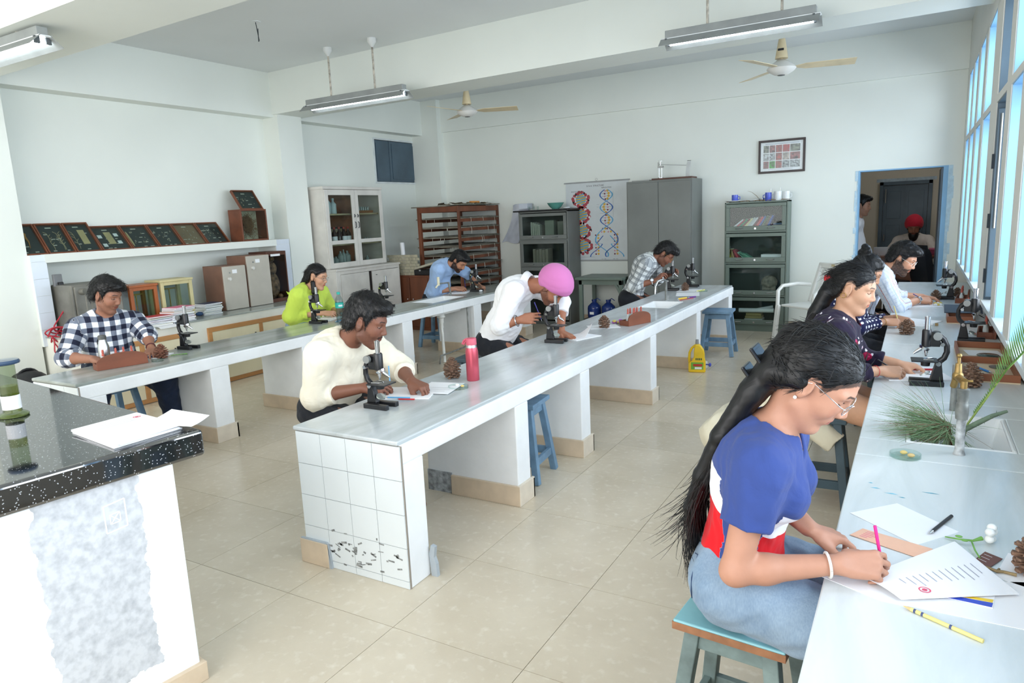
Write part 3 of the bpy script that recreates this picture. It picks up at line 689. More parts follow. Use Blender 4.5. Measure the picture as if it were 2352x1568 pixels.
for a, b, hy in ((ya+0.01, ym-0.002, ym-0.03), (ym+0.002, yb-0.01, ym+0.03)):
 w = 0.062; f = M(); x = XF
 f.box((x, a, za+0.01), (x+0.022, a+w, zb-0.03)).box((x, b-w, za+0.01), (x+0.022, b, zb-0.03)).box((x, a+w, za+0.01), (x+0.022, b-w, za+0.075)).box((x, a+w, zb-0.1), (x+0.022, b-w, zb-0.03)).box((x, a+w, 1.30), (x+0.022, b-w, 1.35))
 dd = f.obj('door', WW, gcb, bevel=0.003)
 for z0, z1 in ((za+0.075, 1.30), (1.35, zb-0.1)): M().box((x+0.009, a+w, z0), (x+0.012, b-w, z1)).obj('pane', glass('case_glass'), dd, world=False)
 M().tube([(x+0.022, hy, 1.50), (x+0.04, hy, 1.51), (x+0.04, hy, 1.57), (x+0.022, hy, 1.58)], 0.005, 6).obj('handle', mat('dark_iron', (52, 60, 66), 0.5, 0.6), dd, world=False)
 M().tube([(x+0.022, hy, 1.64), (x+0.035, hy, 1.66), (x+0.022, hy, 1.68)], 0.006, 6).obj('bolt', mat('dark_iron', (52, 60, 66), 0.5, 0.6), dd, world=False)
# bottles inside
def bottle(name, label, cat, loc, r, h, m, cap=None, neck=0.35, group=None, lab=None, sh=0.62):
 t = T(name, label, cat, loc, 0, group)
 M().lathe((0,0,0), [(r*0.92, 0), (r, h*0.03), (r, h*sh), (r*neck*1.1, h*(sh+0.16)), (r*neck, h*(sh+0.2)), (r*neck, h*0.92)], 16).obj('body', m, t, world=False, smooth=True)
 if cap: M().lathe((0,0,0), [(r*neck*1.25, h*0.88), (r*neck*1.25, h), (0, h)], 12).obj('cap', cap, t, world=False, smooth=True)
 if lab: M().lathe((0,0,0), [(r+0.001, h*0.2), (r+0.001, h*0.45)], 16, cap=False).obj('paper_label', lab, t, world=False)
 return t
PLB = mat('frosted_pale_blue_plastic', (196, 210, 214), 0.4, var=0.03)
AMB = mat('dark_amber_glass', (52, 30, 20), 0.12, var=0.1)
CLR = mat('clear_bottle_glass', (150, 160, 158), 0.1, var=0.05)
RUB = mat('red_rubber', (176, 70, 58), 0.6, var=0.06)
names = ['leftmost', 'middle', 'rightmost']
for i, y in enumerate((6.72, 6.80, 6.90)):
 bottle('plastic_bottle', 'pale plastic bottle, %s of three on the top shelf of the glazed cabinet' % names[i], 'bottle', (-6.68, y, 1.696), 0.042, 0.2 if i != 1 else 0.23, PLB, PLB, group='pale plastic bottles in the glazed cabinet')
for i, (y, lab) in enumerate(((6.86, 1), (6.95, 0), (7.04, 1), (7.12, 1), (7.27, 1))):
 bottle('reagent_bottle', 'dark reagent bottle, number %s from the left on the middle shelf of the glazed cabinet' % ['one', 'two', 'three', 'four', 'five'][i], 'bottle', (-6.66, y, 1.301), 0.038, 0.22, AMB, RUB if i < 4 else mat('yellow_cap', (206, 176, 70), 0.5), group='dark reagent bottles in the glazed cabinet', lab=PAPER if lab else None)
for i, y in enumerate((7.42, 7.47, 7.53)):
 bottle('glass_vial', 'small clear vial, %s of three at the right of the middle shelf' % names[i], 'bottle', (-6.64, y, 1.301), 0.02, 0.07, CLR, None, group='small vials in the glazed cabinet')
for i, (y, r, h) in enumerate(((6.70, .03, .12), (6.78, .045, .17), (6.87, .04, .13), (6.96, .045, .2), (7.02, .03, .22), (7.09, .045, .2), (7.27, .032, .18), (7.48, .03, .1))):
 bottle('glass_bottle', 'clear glass bottle, %s on the bottom shelf of the glazed cabinet' % ['first', 'second', 'third', 'fourth', 'fifth', 'sixth', 'seventh', 'last'][i], 'bottle', (-6.68, y, 1.018), r, h, CLR, None, group='clear bottles at the bottom of the glazed cabinet')
vb = T('wooden_tray', 'wooden tray of small glass vials on the top shelf of the glazed cabinet', 'tray', (-6.66, 7.42, 1.696))
M().box((-6.71, 7.24, 1.696), (-6.61, 7.6, 1.73)).obj('tray', mat('tray_wood', (146, 98, 66), 0.6, var=0.1), vb)
for i in range(7): M().lathe((-6.66, 7.28+0.045*i, 1.72), [(0.015, 0), (0.015, 0.05), (0.02, 0.06)], 10).obj('vial', CLR, vb)
fr = T('small_framed_card', 'small dark framed card behind the reagent bottles', 'frame', (-6.9, 7.12, 1.301))
M().box((-6.93, 6.98, 1.301), (-6.915, 7.30, 1.52)).obj('frame', BLACKP, fr, bevel=0.003); M().box((-6.915, 7.0, 1.33), (-6.913, 7.28, 1.5)).obj('card', mat('tan_card', (170, 150, 112), 0.7), fr)
# ---- herbarium rack with sheets ----
RW = mat('reddish_rack_wood', (116, 66, 42), 0.5, var=0.15, scale=8, stretch=(1,1,0.15))
rk = T('herbarium_rack', 'open reddish wooden rack stacked with grey pressing boards', 'rack', (-5.9, 8.65, 0))
xa, xb, ya, yb = -6.27, -5.55, 8.15, 9.2
for x in (xa, xb):
 for y in (ya, yb):
  M().box((x-0.025 if x == xb else x, y, 0), (x if x == xb else x+0.05, y+0.045, 1.74)).obj('post', RW, rk, bevel=0.003)
m = M().box((xa+0.05, ya+0.005, 1.66), (xb-0.025, ya+0.035, 1.735)).box((xa+0.05, yb+0.005, 1.66), (xb-0.025, yb+0.035, 1.735)).box((xb-0.025, ya+0.045, 1.66), (xb-0.003, yb, 1.735)).box((xa, ya+0.045, 1.66), (xa+0.022, yb, 1.735)); m.obj('top_rail', RW, rk, bevel=0.002)
BRD = mat('grey_pressing_board', (128, 122, 108), 0.8, var=0.18, scale=7, bump=0.1)
BRD2 = mat('grey_green_paper_edge', (146, 144, 130), 0.85, var=0.2, scale=15)
random.seed(21)
STR = mat('cotton_tape', (206, 200, 184), 0.8)
for k, z in enumerate((1.57, 1.44, 1.30, 1.17, 1.04, 0.91, 0.79, 0.66, 0.53, 0.4)):
 for rx in (xb-0.02, xa+0.004): M().box((rx, ya+0.045, z-0.055), (rx+0.016, yb, z-0.012)).obj('runner', RW, rk)
 s0 = random.uniform(0.0, 0.1)
 M().box((xa-0.08+s0, ya+0.05, z-0.012), (xb+0.005, yb+0.04, z+0.004)).obj('board', BRD, rk, bevel=0.002)
 for q in range(2):
  a = random.uniform(-0.05, 0.1); b = random.uniform(-0.25, 0.02)
  M().cbox(((xa+xb)/2+a, (ya+yb)/2+0.03+random.uniform(-0.04, 0.03), z+0.008+0.007*q), (0.72+random.uniform(-0.1, 0.06), 0.96, 0.005), (random.uniform(-0.006, 0.006), random.uniform(-0.01, 0.01), random.uniform(-0.03, 0.03))).obj('pressing_sheet', BRD2 if q else BRD, rk)
 tp = M()
 for q in range(3):
  y = random.uniform(ya+0.1, yb-0.1); ln = random.uniform(0.05, 0.1)
  tp.tube([(xb+0.006, y, z+0.005), (xb+0.012, y+0.003, z-0.03), (xb+0.008, y+0.006, z-ln)], 0.003, 5)
  x = random.uniform(xa+0.1, xb-0.1)
  tp.tube([(x, ya+0.046, z-0.01), (x+0.004, ya+0.04, z-0.05)], 0.0025, 5)
 tp.obj('tape', STR, rk)['kind'] = 'stuff'
M().box((xa-0.1, ya-0.0, 1.736), (xb-0.2, yb, 1.75)).obj('board', BRD, rk, bevel=0.002)
M().box((xa+0.35, ya+0.03, 1.751), (xb+0.03, yb+0.03, 1.762)).obj('pressing_sheet', BRD2, rk)
random.seed(2)
db = M()
for i in range(40):
 db.cbox((random.uniform(-5.95, -5.56), random.uniform(8.2, 9.1), 1.768+random.uniform(0, 0.012)), (random.uniform(0.02, 0.09), random.uniform(0.02, 0.12), 0.004), (random.uniform(-0.25, 0.25), random.uniform(-0.25, 0.25), random.uniform(0, 3)))
tag(db.obj('dry_litter', mat('dry_leaf_litter', (120, 108, 82), 0.9, var=0.3, scale=30)), 'dry leaves and paper scraps on top of the herbarium rack', 'litter', kind='stuff')
tag(M().box((-5.62, 8.55, 1.778), (-5.57, 8.75, 1.802)).obj('orange_packet', mat('orange_paper', (214, 140, 60), 0.6), bevel=0.003), 'small orange packet on top of the herbarium rack', 'packet')
# brown chest with woven mat, books and a roll, left of the rack
ch = T('brown_chest', 'reddish brown chest standing beside the white cupboard', 'chest', (-6.3, 8.1, 0))
M().box((-6.6, 7.9, 0), (-5.95, 8.12, 0.79)).obj('body', RW, ch, bevel=0.004)
for a, b in ((-6.58, -6.29), (-6.27, -5.97)):
 q = M().box((a, 7.885, 0.05), (b, 7.9, 0.76)).obj('door', RW, ch, bevel=0.004)
 M().sph((b-0.04 if a < -6.4 else a+0.04, 7.88, 0.45), 0.01, 8, 6).obj('knob', STEEL, q, world=False)
wm = T('woven_mat', 'pale woven mat leaning on the brown chest', 'mat', (-6.4, 7.9, 0.80))
MATW = mat('pale_straw', (188, 182, 158), 0.9, var=0.1, scale=14)
random.seed(4)
for r in range(7):
 for c in range(9):
  x = -6.68 + c*0.062 + (r % 2)*0.03; z = 0.81 + r*0.042
  M().cbox((x, 7.93+0.02*r/7+0.004*((r+c) % 2), z), (0.058, 0.006, 0.039), (0.12, 0, random.uniform(-0.03, 0.03))).obj('straw_strip', MATW, wm)
tag(M().cyl((-6.5, 8.08, 0.79), (-6.54, 8.10, 1.25), 0.032).obj('paper_roll', PAPER), 'white paper roll standing behind the woven mat', 'roll')
bp = T('black_case', 'black case lying on the brown chest beside the mat', 'case', (-6.05, 7.98, 0.79))
M().cbox((-6.06, 7.99, 0.83), (0.3, 0.16, 0.08)).obj('body', BLACKP, bp, bevel=0.012)
M().cbox((-6.1, 7.91, 0.86), (0.03, 0.004, 0.02)).obj('clasp', STEEL, bp)
tag(M().cbox((-6.02, 8.0, 0.925), (0.34, 0.2, 0.03), (0, math.radians(-13), 0)).obj('old_folder', mat('old_folder_paper', (190, 184, 164), 0.8, var=0.1), bevel=0.003), 'old grey folder tilted on top of the black case', 'folder')
# hanging plastic sheet on the back wall
ps = T('plastic_sheet', 'pale grey plastic sheet hanging on the wall left of the grey bookcase', 'sheet', (-5.25, 9.22, 1.2))
rows = []
for i in range(8):
 f = i/7; z = 1.72-0.55*f; xl = -5.28-0.22*f*f; xr = -4.98-0.22*f
 rows.append([(xl+(xr-xl)*j/6, 9.225-0.015*math.sin(j*1.7+f*3)-0.01*f, z+0.02*math.sin(j)) for j in range(7)])
PLAS = mat('cloudy_plastic', (196, 202, 214), 0.25, var=0.06, scale=9)
M().sheet(rows, 0.002).obj('sheet', PLAS, ps, smooth=True)
tag(M().box((-5.07, 9.02, 1.655), (-4.93, 9.18, 1.735)).obj('white_carton', mat('white_carton', (206, 212, 222), 0.6), bevel=0.003), 'small white carton at the left end of the grey bookcase top', 'carton')
# ---- grey sectional bookcases with glass doors ----
GREEN = mat('grey_green_enamel', (104, 118, 108), 0.42, var=0.05, scale=3)
GREY = mat('dull_grey_enamel', (112, 116, 112), 0.45, var=0.06, scale=3)
def bookcase(name, label, x0, x1, yf, yb, tiers, ztop, pm, inner, top_slab=None):
 t = T(name, label, 'bookcase', ((x0+x1)/2, (yf+yb)/2, 0))
 th = 0.018
 m = M().box((x0, yf+0.012, 0), (x0+th, yb, ztop)).box((x1-th, yf+0.012, 0), (x1, yb, ztop)).box((x0, yf+0.012, ztop-th), (x1, yb, ztop)).box((x0+th, yb-0.01, 0), (x1-th, yb, ztop-th)).box((x0+th, yf+0.012, 0), (x1-th, yf+0.03, 0.07))
 m.obj('carcass', pm, t, bevel=0.003)
 M().box((x0+th, yb-0.014, 0.05), (x1-th, yb-0.011, ztop-th)).obj('inner_back', inner, t)
 for (z0, z1) in tiers:
  M().box((x0+th, yf+0.03, z0-0.012), (x1-th, yb-0.01, z0+0.005)).obj('shelf', pm, t)
  rail = M().box((x0+th, yf+0.012, z0-0.02), (x1-th, yf+0.03, z0)).obj('rail', pm, t)
  fr = M(); a, b = x0+0.02, x1-0.02; w = 0.045; wb = 0.062
  fr.box((a, yf-0.006, z0+0.004), (b, yf+0.012, z0+wb)).box((a, yf-0.006, z1-w), (b, yf+0.012, z1-0.004)).box((a, yf-0.006, z0+wb), (a+w, yf+0.012, z1-w)).box((b-w, yf-0.006, z0+wb), (b, yf+0.012, z1-w))
  d = fr.obj('door', pm, t, bevel=0.003)
  M().box((a+w, yf+0.002, z0+wb), (b-w, yf+0.005, z1-w)).obj('pane', glass('case_glass'), d, world=False)
  cx = (x0+x1)/2
  M().cyl((cx, yf-0.006, z0+0.03), (cx, yf-0.012, z0+0.03), 0.012, n=12).obj('lock', STEEL, d, world=False)
  for s in (-1, 1):
   hx = cx+s*(x1-x0)*0.25
   M().tube([(hx-0.045, yf-0.006, z0+0.032), (hx-0.035, yf-0.025, z0+0.034), (hx+0.035, yf-0.025, z0+0.038), (hx+0.045, yf-0.006, z0+0.036)], 0.005, 6).obj('handle', STEEL, d, world=False)
 if top_slab: M().box((x0-0.07, yf-0.03, ztop), (x1+0.02, yb, ztop+0.022)).obj('top_slab', top_slab, t, bevel=0.008, seg=3)
 return t
INN = mat('dark_green_inside', (52, 66, 62), 0.7)
BC = (( 1.25, 1.585), (0.865, 1.225), (0.455, 0.842), (0.085, 0.43))
bookcase('glass_bookcase', 'grey green four tier bookcase with mugs and plates on top', -2.10, -1.355, 8.97, 9.235, BC, 1.605, GREEN, INN)
bookcase('glass_bookcase', 'grey bookcase with a black top slab and a green bowl on it', -4.98, -4.20, 8.83, 9.235, ((1.215, 1.585), (0.83, 1.2), (0.45, 0.82), (0.07, 0.43)), 1.61, GREY, mat('dark_grey_inside', (70, 78, 76), 0.7), BLACKP)
# tall steel cupboard
sb = T('steel_cupboard', 'tall grey steel two door cupboard against the back wall', 'cupboard', (-2.88, 9.0, 0))
M().box((-3.31, 8.77, 0), (-2.45, 9.235, 1.93)).obj('body', GREY, sb, bevel=0.004)
for a, b in ((-3.295, -2.882), (-2.878, -2.465)): M().box((a, 8.752, 0.08), (b, 8.772, 1.905)).obj('door', GREY, sb, bevel=0.003)
M().box((-2.84, 8.73, 0.95), (-2.82, 8.752, 1.07)).obj('handle', STEEL, sb, bevel=0.003)
# grey side table
gt = T('side_table', 'grey painted table below the wall chart', 'table', (-3.55, 8.95, 0))
M().box((-4.02, 8.62, 0.665), (-3.335, 9.2, 0.70)).obj('tabletop', GREEN, gt, bevel=0.006)
m = M().box((-3.98, 8.66, 0.6), (-3.35, 8.68, 0.665)).box((-3.98, 9.14, 0.6), (-3.35, 9.16, 0.665)).box((-3.98, 8.68, 0.6), (-3.96, 9.14, 0.665)).box((-3.37, 8.68, 0.6), (-3.35, 9.14, 0.665)); m.obj('apron', GREEN, gt)
for x in (-3.98, -3.40):
 for y in (8.66, 9.11): M().box((x, y, 0), (x+0.05, y+0.05, 0.66)).obj('leg', GREEN, gt, bevel=0.003)
M().box((-3.93, 8.7, 0.1), (-3.38, 9.1, 0.125)).obj('lower_shelf', mat('dark_shelf', (70, 70, 66), 0.7), gt)
M().beam((-3.45, 8.67, 0.62), (-3.37, 8.67, 0.47), 0.03).obj('brace', GREEN, gt)
BLJ = mat('translucent_blue_plastic', (36, 58, 122), 0.15, var=0.05)
for i, x in enumerate((-3.84, -3.63)):
 j = T('water_jug', ['blue water jug on the left under the side table', 'blue water jug on the right under the side table'][i], 'jug', (x, 8.86, 0.126), 0, 'blue water jugs under the side table')
 M().lathe((0,0,0), [(0.085, 0), (0.095, 0.015), (0.095, 0.13), (0.088, 0.16), (0.045, 0.2), (0.03, 0.21), (0.03, 0.235)], 20).obj('body', BLJ, j, world=False, smooth=True)
 M().lathe((0,0,0), [(0.036, 0.225), (0.036, 0.25), (0, 0.25)], 16).obj('cap', BLJ, j, world=False)
 M().tube([(0.02, -0.02, 0.245), (0.06, -0.03, 0.27), (0.1, -0.02, 0.24)], 0.006, 6).obj('handle', BLJ, j, world=False, smooth=True)
 M().box((-0.03, -0.0965, 0.05), (0.03, -0.094, 0.085)).obj('paper_label', PAPER, j, world=False)
# white plastic armchair
PC = mat('white_plastic', (232, 232, 226), 0.35, var=0.02)
pc = T('plastic_armchair', 'white plastic armchair with a slatted back by the doorway', 'chair', (-1.0, 8.45, 0), math.radians(-38))
M().box((-0.24, -0.22, 0.40), (0.24, 0.24, 0.425)).obj('seat', PC, pc, world=False, bevel=0.012, seg=3)
m = M();
for s in (-1, 1): m.beam((s*0.25, 0.22, 0.42), (s*0.2, 0.33, 0.86), 0.045, 0.03, (0,1,0))
m.cbox((0, 0.325, 0.84), (0.42, 0.03, 0.07), (math.radians(14), 0, 0)).cbox((0, 0.245, 0.47), (0.46, 0.03, 0.06), (math.radians(14), 0, 0)); bk = m.obj('back_frame', PC, pc, world=False, bevel=0.01, seg=3)
for i in range(7):
 x = -0.15+0.05*i; M().beam((x*1.05, 0.252, 0.49), (x*0.95, 0.32, 0.82), 0.034, 0.012, (0,1,0)).obj('slat', PC, pc, world=False)
M().cbox((0, 0.307, 0.845), (0.045, 0.012, 0.025)).obj('badge', mat('tan_badge', (206, 190, 150), 0.5), bk, world=False)
for s in (-1, 1):
 M().tube([(s*0.255, 0.23, 0.62), (s*0.285, 0.05, 0.64), (s*0.285, -0.16, 0.63), (s*0.27, -0.235, 0.58), (s*0.265, -0.245, 0.4)], 0.022, 8).obj('armrest', PC, pc, world=False, smooth=True)
 M().beam((s*0.26, -0.24, 0.42), (s*0.28, -0.27, 0), 0.05, 0.04).obj('leg', PC, pc, world=False, bevel=0.006)
 M().beam((s*0.25, 0.22, 0.42), (s*0.27, 0.28, 0), 0.05, 0.04).obj('leg', PC, pc, world=False, bevel=0.006)
# second plastic chair under the woman with the bun, seat rim and back just visible
# ---- back room desk, chairs ----
dk = T('office_desk', 'wooden office desk in the back room', 'desk', (-0.2, 11.2, 0))
DW_ = mat('desk_wood', (150, 88, 52), 0.4, var=0.12, scale=7, stretch=(0.2,1,1))
M().box((-0.85, 10.85, 0.765), (0.5, 11.5, 0.79)).obj('desktop', DW_, dk, bevel=0.004)
M().box((-0.82, 10.95, 0.3), (0.1, 10.97, 0.765)).obj('modesty_panel', DW_, dk)
M().box((-0.84, 10.9, 0), (-0.80, 11.45, 0.765)).obj('side_panel', DW_, dk)
M().box((0.44, 10.9, 0), (0.48, 11.45, 0.765)).obj('side_panel', DW_, dk)
for x in (0.12, 0.2): M().box((x, 10.92, 0), (x+0.02, 10.94, 0.765)).obj('leg', STEEL, dk)
def office_chair(label, loc, rz):
 t = T('office_chair', label, 'chair', loc, rz, 'black office chairs in the back room')
 M().box((-0.24, -0.24, 0.42), (0.24, 0.24, 0.5)).obj('seat', BLACKP, t, world=False, bevel=0.03, seg=3)
 rows = []
 for i in range(7):
  f = i/6; rows.append([(x, -0.24-0.10*f+0.05*abs(x)*4*f*0.5, 0.52+0.45*f) for x in (-0.21, -0.12, 0, 0.12, 0.21)])
 M().sheet([[Vector(p) for p in r] for r in rows], 0.0).obj('backrest', mat('black_leather', (46, 50, 56), 0.35), t, world=False, smooth=True).modifiers.new('s', 'SOLIDIFY').thickness = 0.06
 M().cyl((0,0,0.1), (0,0,0.42), 0.03).obj('column', STEEL, t, world=False)
 for k in range(5):
  a = 2*PI*k/5; M().beam((0,0,0.1), (0.27*math.cos(a), 0.27*math.sin(a), 0.06), 0.03).obj('foot', BLACKP, t, world=False)
 for s in (-1, 1): M().tube([(s*0.25, -0.2, 0.46), (s*0.28, -0.2, 0.66), (s*0.28, 0.12, 0.67)], 0.018, 8).obj('armrest', BLACKP if s < 0 else mat('grey_plastic', (170, 172, 176), 0.35), t, world=False, smooth=True)
 return t
office_chair('black office chair in front of the desk, at its left', (-0.36, 10.55, 0), math.radians(-60))
office_chair('black office chair in front of the desk, behind the man in glasses', (0.3, 10.5, 0), math.radians(-62))
# ================= people: one continuous skin each, grown from a distance field =================
def V(*a): return np.array(a, dtype=np.float64)
def nrm(v): v = np.asarray(v, float); return v/(np.linalg.norm(v)+1e-12)
def lerp(a, b, t): return a+(b-a)*t
class Field:
 def __init__(s): s.p = []; s.disp = None
 def _push(s, fn, lo, hi, k, op): s.p.append((fn, np.array(lo)-k-0.03, np.array(hi)+k+0.03, k, op)); return s
 def rc(s, a, b, r1, r2, k=0.02, op='u'):
  """tapered capsule"""
  a = np.asarray(a, float); b = np.asarray(b, float); ba = b-a; L2 = ba @ ba + 1e-12
  def fn(P):
   q = P-a; t = np.clip(q @ ba / L2, 0, 1)
   return np.linalg.norm(q-t[:,None]*ba, axis=1)-(r1+(r2-r1)*t)
  m = max(r1, r2); return s._push(fn, np.minimum(a,b)-m, np.maximum(a,b)+m, k, op)
 def cc(s, a, b, r1, r2, k=0.01, op='u'):
  """tapered cylinder with flat ends"""
  a = np.asarray(a, float); b = np.asarray(b, float); ba = b-a; L = np.linalg.norm(ba); u = ba/L
  def fn(P):
   q = P-a; t = q @ u; rad = np.linalg.norm(q-t[:,None]*u, axis=1)
   return np.maximum(rad-(r1+(r2-r1)*np.clip(t/L, 0, 1)), np.abs(t-L/2)-L/2)
  m = max(r1, r2); return s._push(fn, np.minimum(a,b)-m, np.maximum(a,b)+m, k, op)
 def el(s, c, A, r, k=0.02, op='u'):
  """ellipsoid, rows of A are its axes"""
  c = np.asarray(c, float); A = np.asarray(A, float); r = np.asarray(r, float)
  def fn(P):
   q = (P-c) @ A.T / r; k0 = np.linalg.norm(q, axis=1); k1 = np.linalg.norm(q/r, axis=1)+1e-9
   return k0*(k0-1)/k1
  m = r.max(); return s._push(fn, c-m, c+m, k, op)
 def half(s, n, o, k=0.002, op='i'):
  """keep the side of the plane through o that n points away from"""
  n = nrm(n); o = np.asarray(o, float)
  s.p.append((lambda P: (P-o) @ n, None, None, k, op)); return s
 def func(s, fn, k=0.004, op='i'): s.p.append((fn, None, None, k, op)); return s
 def __call__(s, P):
  d = np.full(len(P), 0.5); bl, bh = P.min(0), P.max(0)
  for fn, lo, hi, k, op in s.p:
   if lo is not None:
    if (bl > hi).any() or (bh < lo).any(): continue
    m = np.all((P > lo) & (P < hi), axis=1)
    if not m.any(): continue
    Q = P[m]; dm = d[m]
   else: m = slice(None); Q = P; dm = d
   e = fn(Q)
   if op == 'u':
    h = np.maximum(k-np.abs(dm-e), 0)/k; d[m] = np.minimum(dm, e)-h*h*k*0.25
   elif op == 's':
    h = np.maximum(k-np.abs(dm+e), 0)/k; d[m] = np.maximum(dm, -e)+h*h*k*0.25
   else:
    h = np.maximum(k-np.abs(dm-e), 0)/k; d[m] = np.maximum(dm, e)+h*h*k*0.25
  if s.disp is not None:
   m = np.abs(d) < 0.05
   d[m] += s.disp(P[m])
  return d
 def bounds(s):
  lo = np.min([p[1] for p in s.p if p[1] is not None and p[4] == 'u'], axis=0); hi = np.max([p[2] for p in s.p if p[1] is not None and p[4] == 'u'], axis=0)
  return lo, hi
 def trace(s, o, d, n=60):
  o = np.asarray(o, float); d = nrm(d); t = 0.0
  for i in range(n):
   v = s((o+d*t)[None])[0]
   if v < 0.0005: return o+d*t
   t += max(v*0.7, 0.0008)
   if t > 0.6: return None
  return o+d*t
def surface(F, h):
 """surface nets over the field with cell size h -> vertices, quads"""
 lo, hi = F.bounds(); B = 4; bs = B*h
 nb = np.ceil((hi-lo)/bs).astype(int)+1
 ii = np.stack(np.meshgrid(*[np.arange(n) for n in nb], indexing='ij'), -1).reshape(-1, 3)
 cen = lo+(ii+0.5)*bs
 D = F(cen)
 act = np.abs(D) < bs*1.25+0.006
 A = act.reshape(nb); sg = (D < 0).reshape(nb)
 Vv = np.where(sg, -1.0, 1.0).astype(np.float32)
 Vv = np.repeat(np.repeat(np.repeat(Vv, B, 0), B, 1), B, 2)
 G = A.copy()
 for ax in range(3):
  G2 = G.copy()
  sl = [slice(None)]*3; sr = [slice(None)]*3; sl[ax] = slice(1, None); sr[ax] = slice(0, -1)
  G2[tuple(sr)] |= G[tuple(sl)]; G2[tuple(sl)] |= G[tuple(sr)]; G = G2
 blk = np.argwhere(G)
 off = np.stack(np.meshgrid(*[np.arange(B)]*3, indexing='ij'), -1).reshape(-1, 3)
 key = (blk//5) @ np.array([1, 1000, 1000000]); od = np.argsort(key, kind='stable'); blk = blk[od]; key = key[od]
 for bb in np.split(blk, np.flatnonzero(np.diff(key))+1):
  q = (bb[:, None, :]*B+off[None]).reshape(-1, 3); Vv[q[:,0], q[:,1], q[:,2]] = F(lo+q*h)
 ins = Vv < 0
 n = np.array(Vv.shape)-1
 s8 = [(a,b,c) for a in (0,1) for b in (0,1) for c in (0,1)]
 cnt = np.zeros(n, np.uint8)
 for a,b,c in s8: cnt += ins[a:a+n[0], b:b+n[1], c:c+n[2]]
 cells = np.argwhere((cnt > 0) & (cnt < 8))
 vid = np.full(n, -1, np.int32); vid[cells[:,0], cells[:,1], cells[:,2]] = np.arange(len(cells))
 cv = np.stack([Vv[cells[:,0]+a, cells[:,1]+b, cells[:,2]+c] for a,b,c in s8], 1).astype(np.float64)
 acc = np.zeros((len(cells), 3)); num = np.zeros(len(cells))
 for i in range(8):
  for ax in range(3):
   bit = 4 >> ax
   if i & bit: continue
   j = i | bit
   m = (cv[:,i] < 0) != (cv[:,j] < 0)
   t = cv[m,i]/(cv[m,i]-cv[m,j])
   p = np.tile(np.array(s8[i], float), (m.sum(), 1)); p[:,ax] += t
   acc[m] += p; num[m] += 1
 verts = lo+(cells+acc/num[:,None])*h
 quads = []
 for ax in range(3):
  o1, o2 = [(1,2),(2,0),(0,1)][ax]
  sl = [slice(None)]*3; sr = [slice(None)]*3; sl[ax] = slice(1, None); sr[ax] = slice(0, -1)
  a = ins[tuple(sr)]; b = ins[tuple(sl)]
  e = np.argwhere(a != b)
  ok = (e[:,o1] > 0) & (e[:,o2] > 0) & (e[:,o1] < n[o1]) & (e[:,o2] < n[o2]) & (e[:,ax] < n[ax]); e = e[ok]
  fl = ins[e[:,0], e[:,1], e[:,2]]
  def at(d1, d2):
   q = e.copy(); q[:,o1] += d1; q[:,o2] += d2; return vid[q[:,0], q[:,1], q[:,2]]
  Q = np.stack([at(-1,-1), at(0,-1), at(0,0), at(-1,0)], 1)
  Q[~fl] = Q[~fl][:, ::-1]
  quads.append(Q[(Q >= 0).all(1)])
 return verts, np.concatenate(quads)
def relax(v, q, it=1, w=0.5):
 e = np.concatenate([q[:, [0,1]], q[:, [1,2]], q[:, [2,3]], q[:, [3,0]]])
 for _ in range(it):
  acc = np.zeros_like(v); c = np.zeros(len(v))
  for k in range(3): acc[:,k] = np.bincount(e[:,0], v[e[:,1],k], len(v))+np.bincount(e[:,1], v[e[:,0],k], len(v))
  c = np.bincount(e[:,0], minlength=len(v))+np.bincount(e[:,1], minlength=len(v))
  v = v*(1-w)+w*acc/np.maximum(c, 1)[:,None]
 return v
def np_obj(name, v, q, m, parent, col=None, uv=None):
 me = bpy.data.meshes.new(name)
 me.vertices.add(len(v)); me.vertices.foreach_set('co', v.astype(np.float32).ravel())
 me.loops.add(len(q)*4); me.loops.foreach_set('vertex_index', q.astype(np.int32).ravel())
 me.polygons.add(len(q)); me.polygons.foreach_set('loop_start', np.arange(0, len(q)*4, 4, dtype=np.int32))
 me.polygons.foreach_set('use_smooth', np.ones(len(q), bool))
 if col is not None:
  a = me.attributes.new('col', 'FLOAT_COLOR', 'POINT')
  c4 = np.ones((len(v), 4), np.float32); c4[:, :3] = col; a.data.foreach_set('color', c4.ravel())
 if uv is not None:
  a = me.attributes.new('pat', 'FLOAT_VECTOR', 'POINT'); a.data.foreach_set('vector', uv.astype(np.float32).ravel())
 me.update(calc_edges=True); me.validate()
 if m: me.materials.append(m)
 o = bpy.data.objects.new(name, me); C.objects.link(o)
 if parent is not None: o.parent = parent
 return o
def wrinkle(seed, amp, wl, n=7, vz=1.0):
 rs = np.random.RandomState(seed); K = rs.normal(size=(n, 3))*np.array([1, 1, vz]); K = K/np.linalg.norm(K, axis=1)[:,None]*(2*PI/wl)*rs.uniform(0.6, 1.7, (n,1)); ph = rs.uniform(0, 6.28, n)
 return lambda P: (np.sin(P @ K.T+ph).sum(1)/math.sqrt(n))*amp
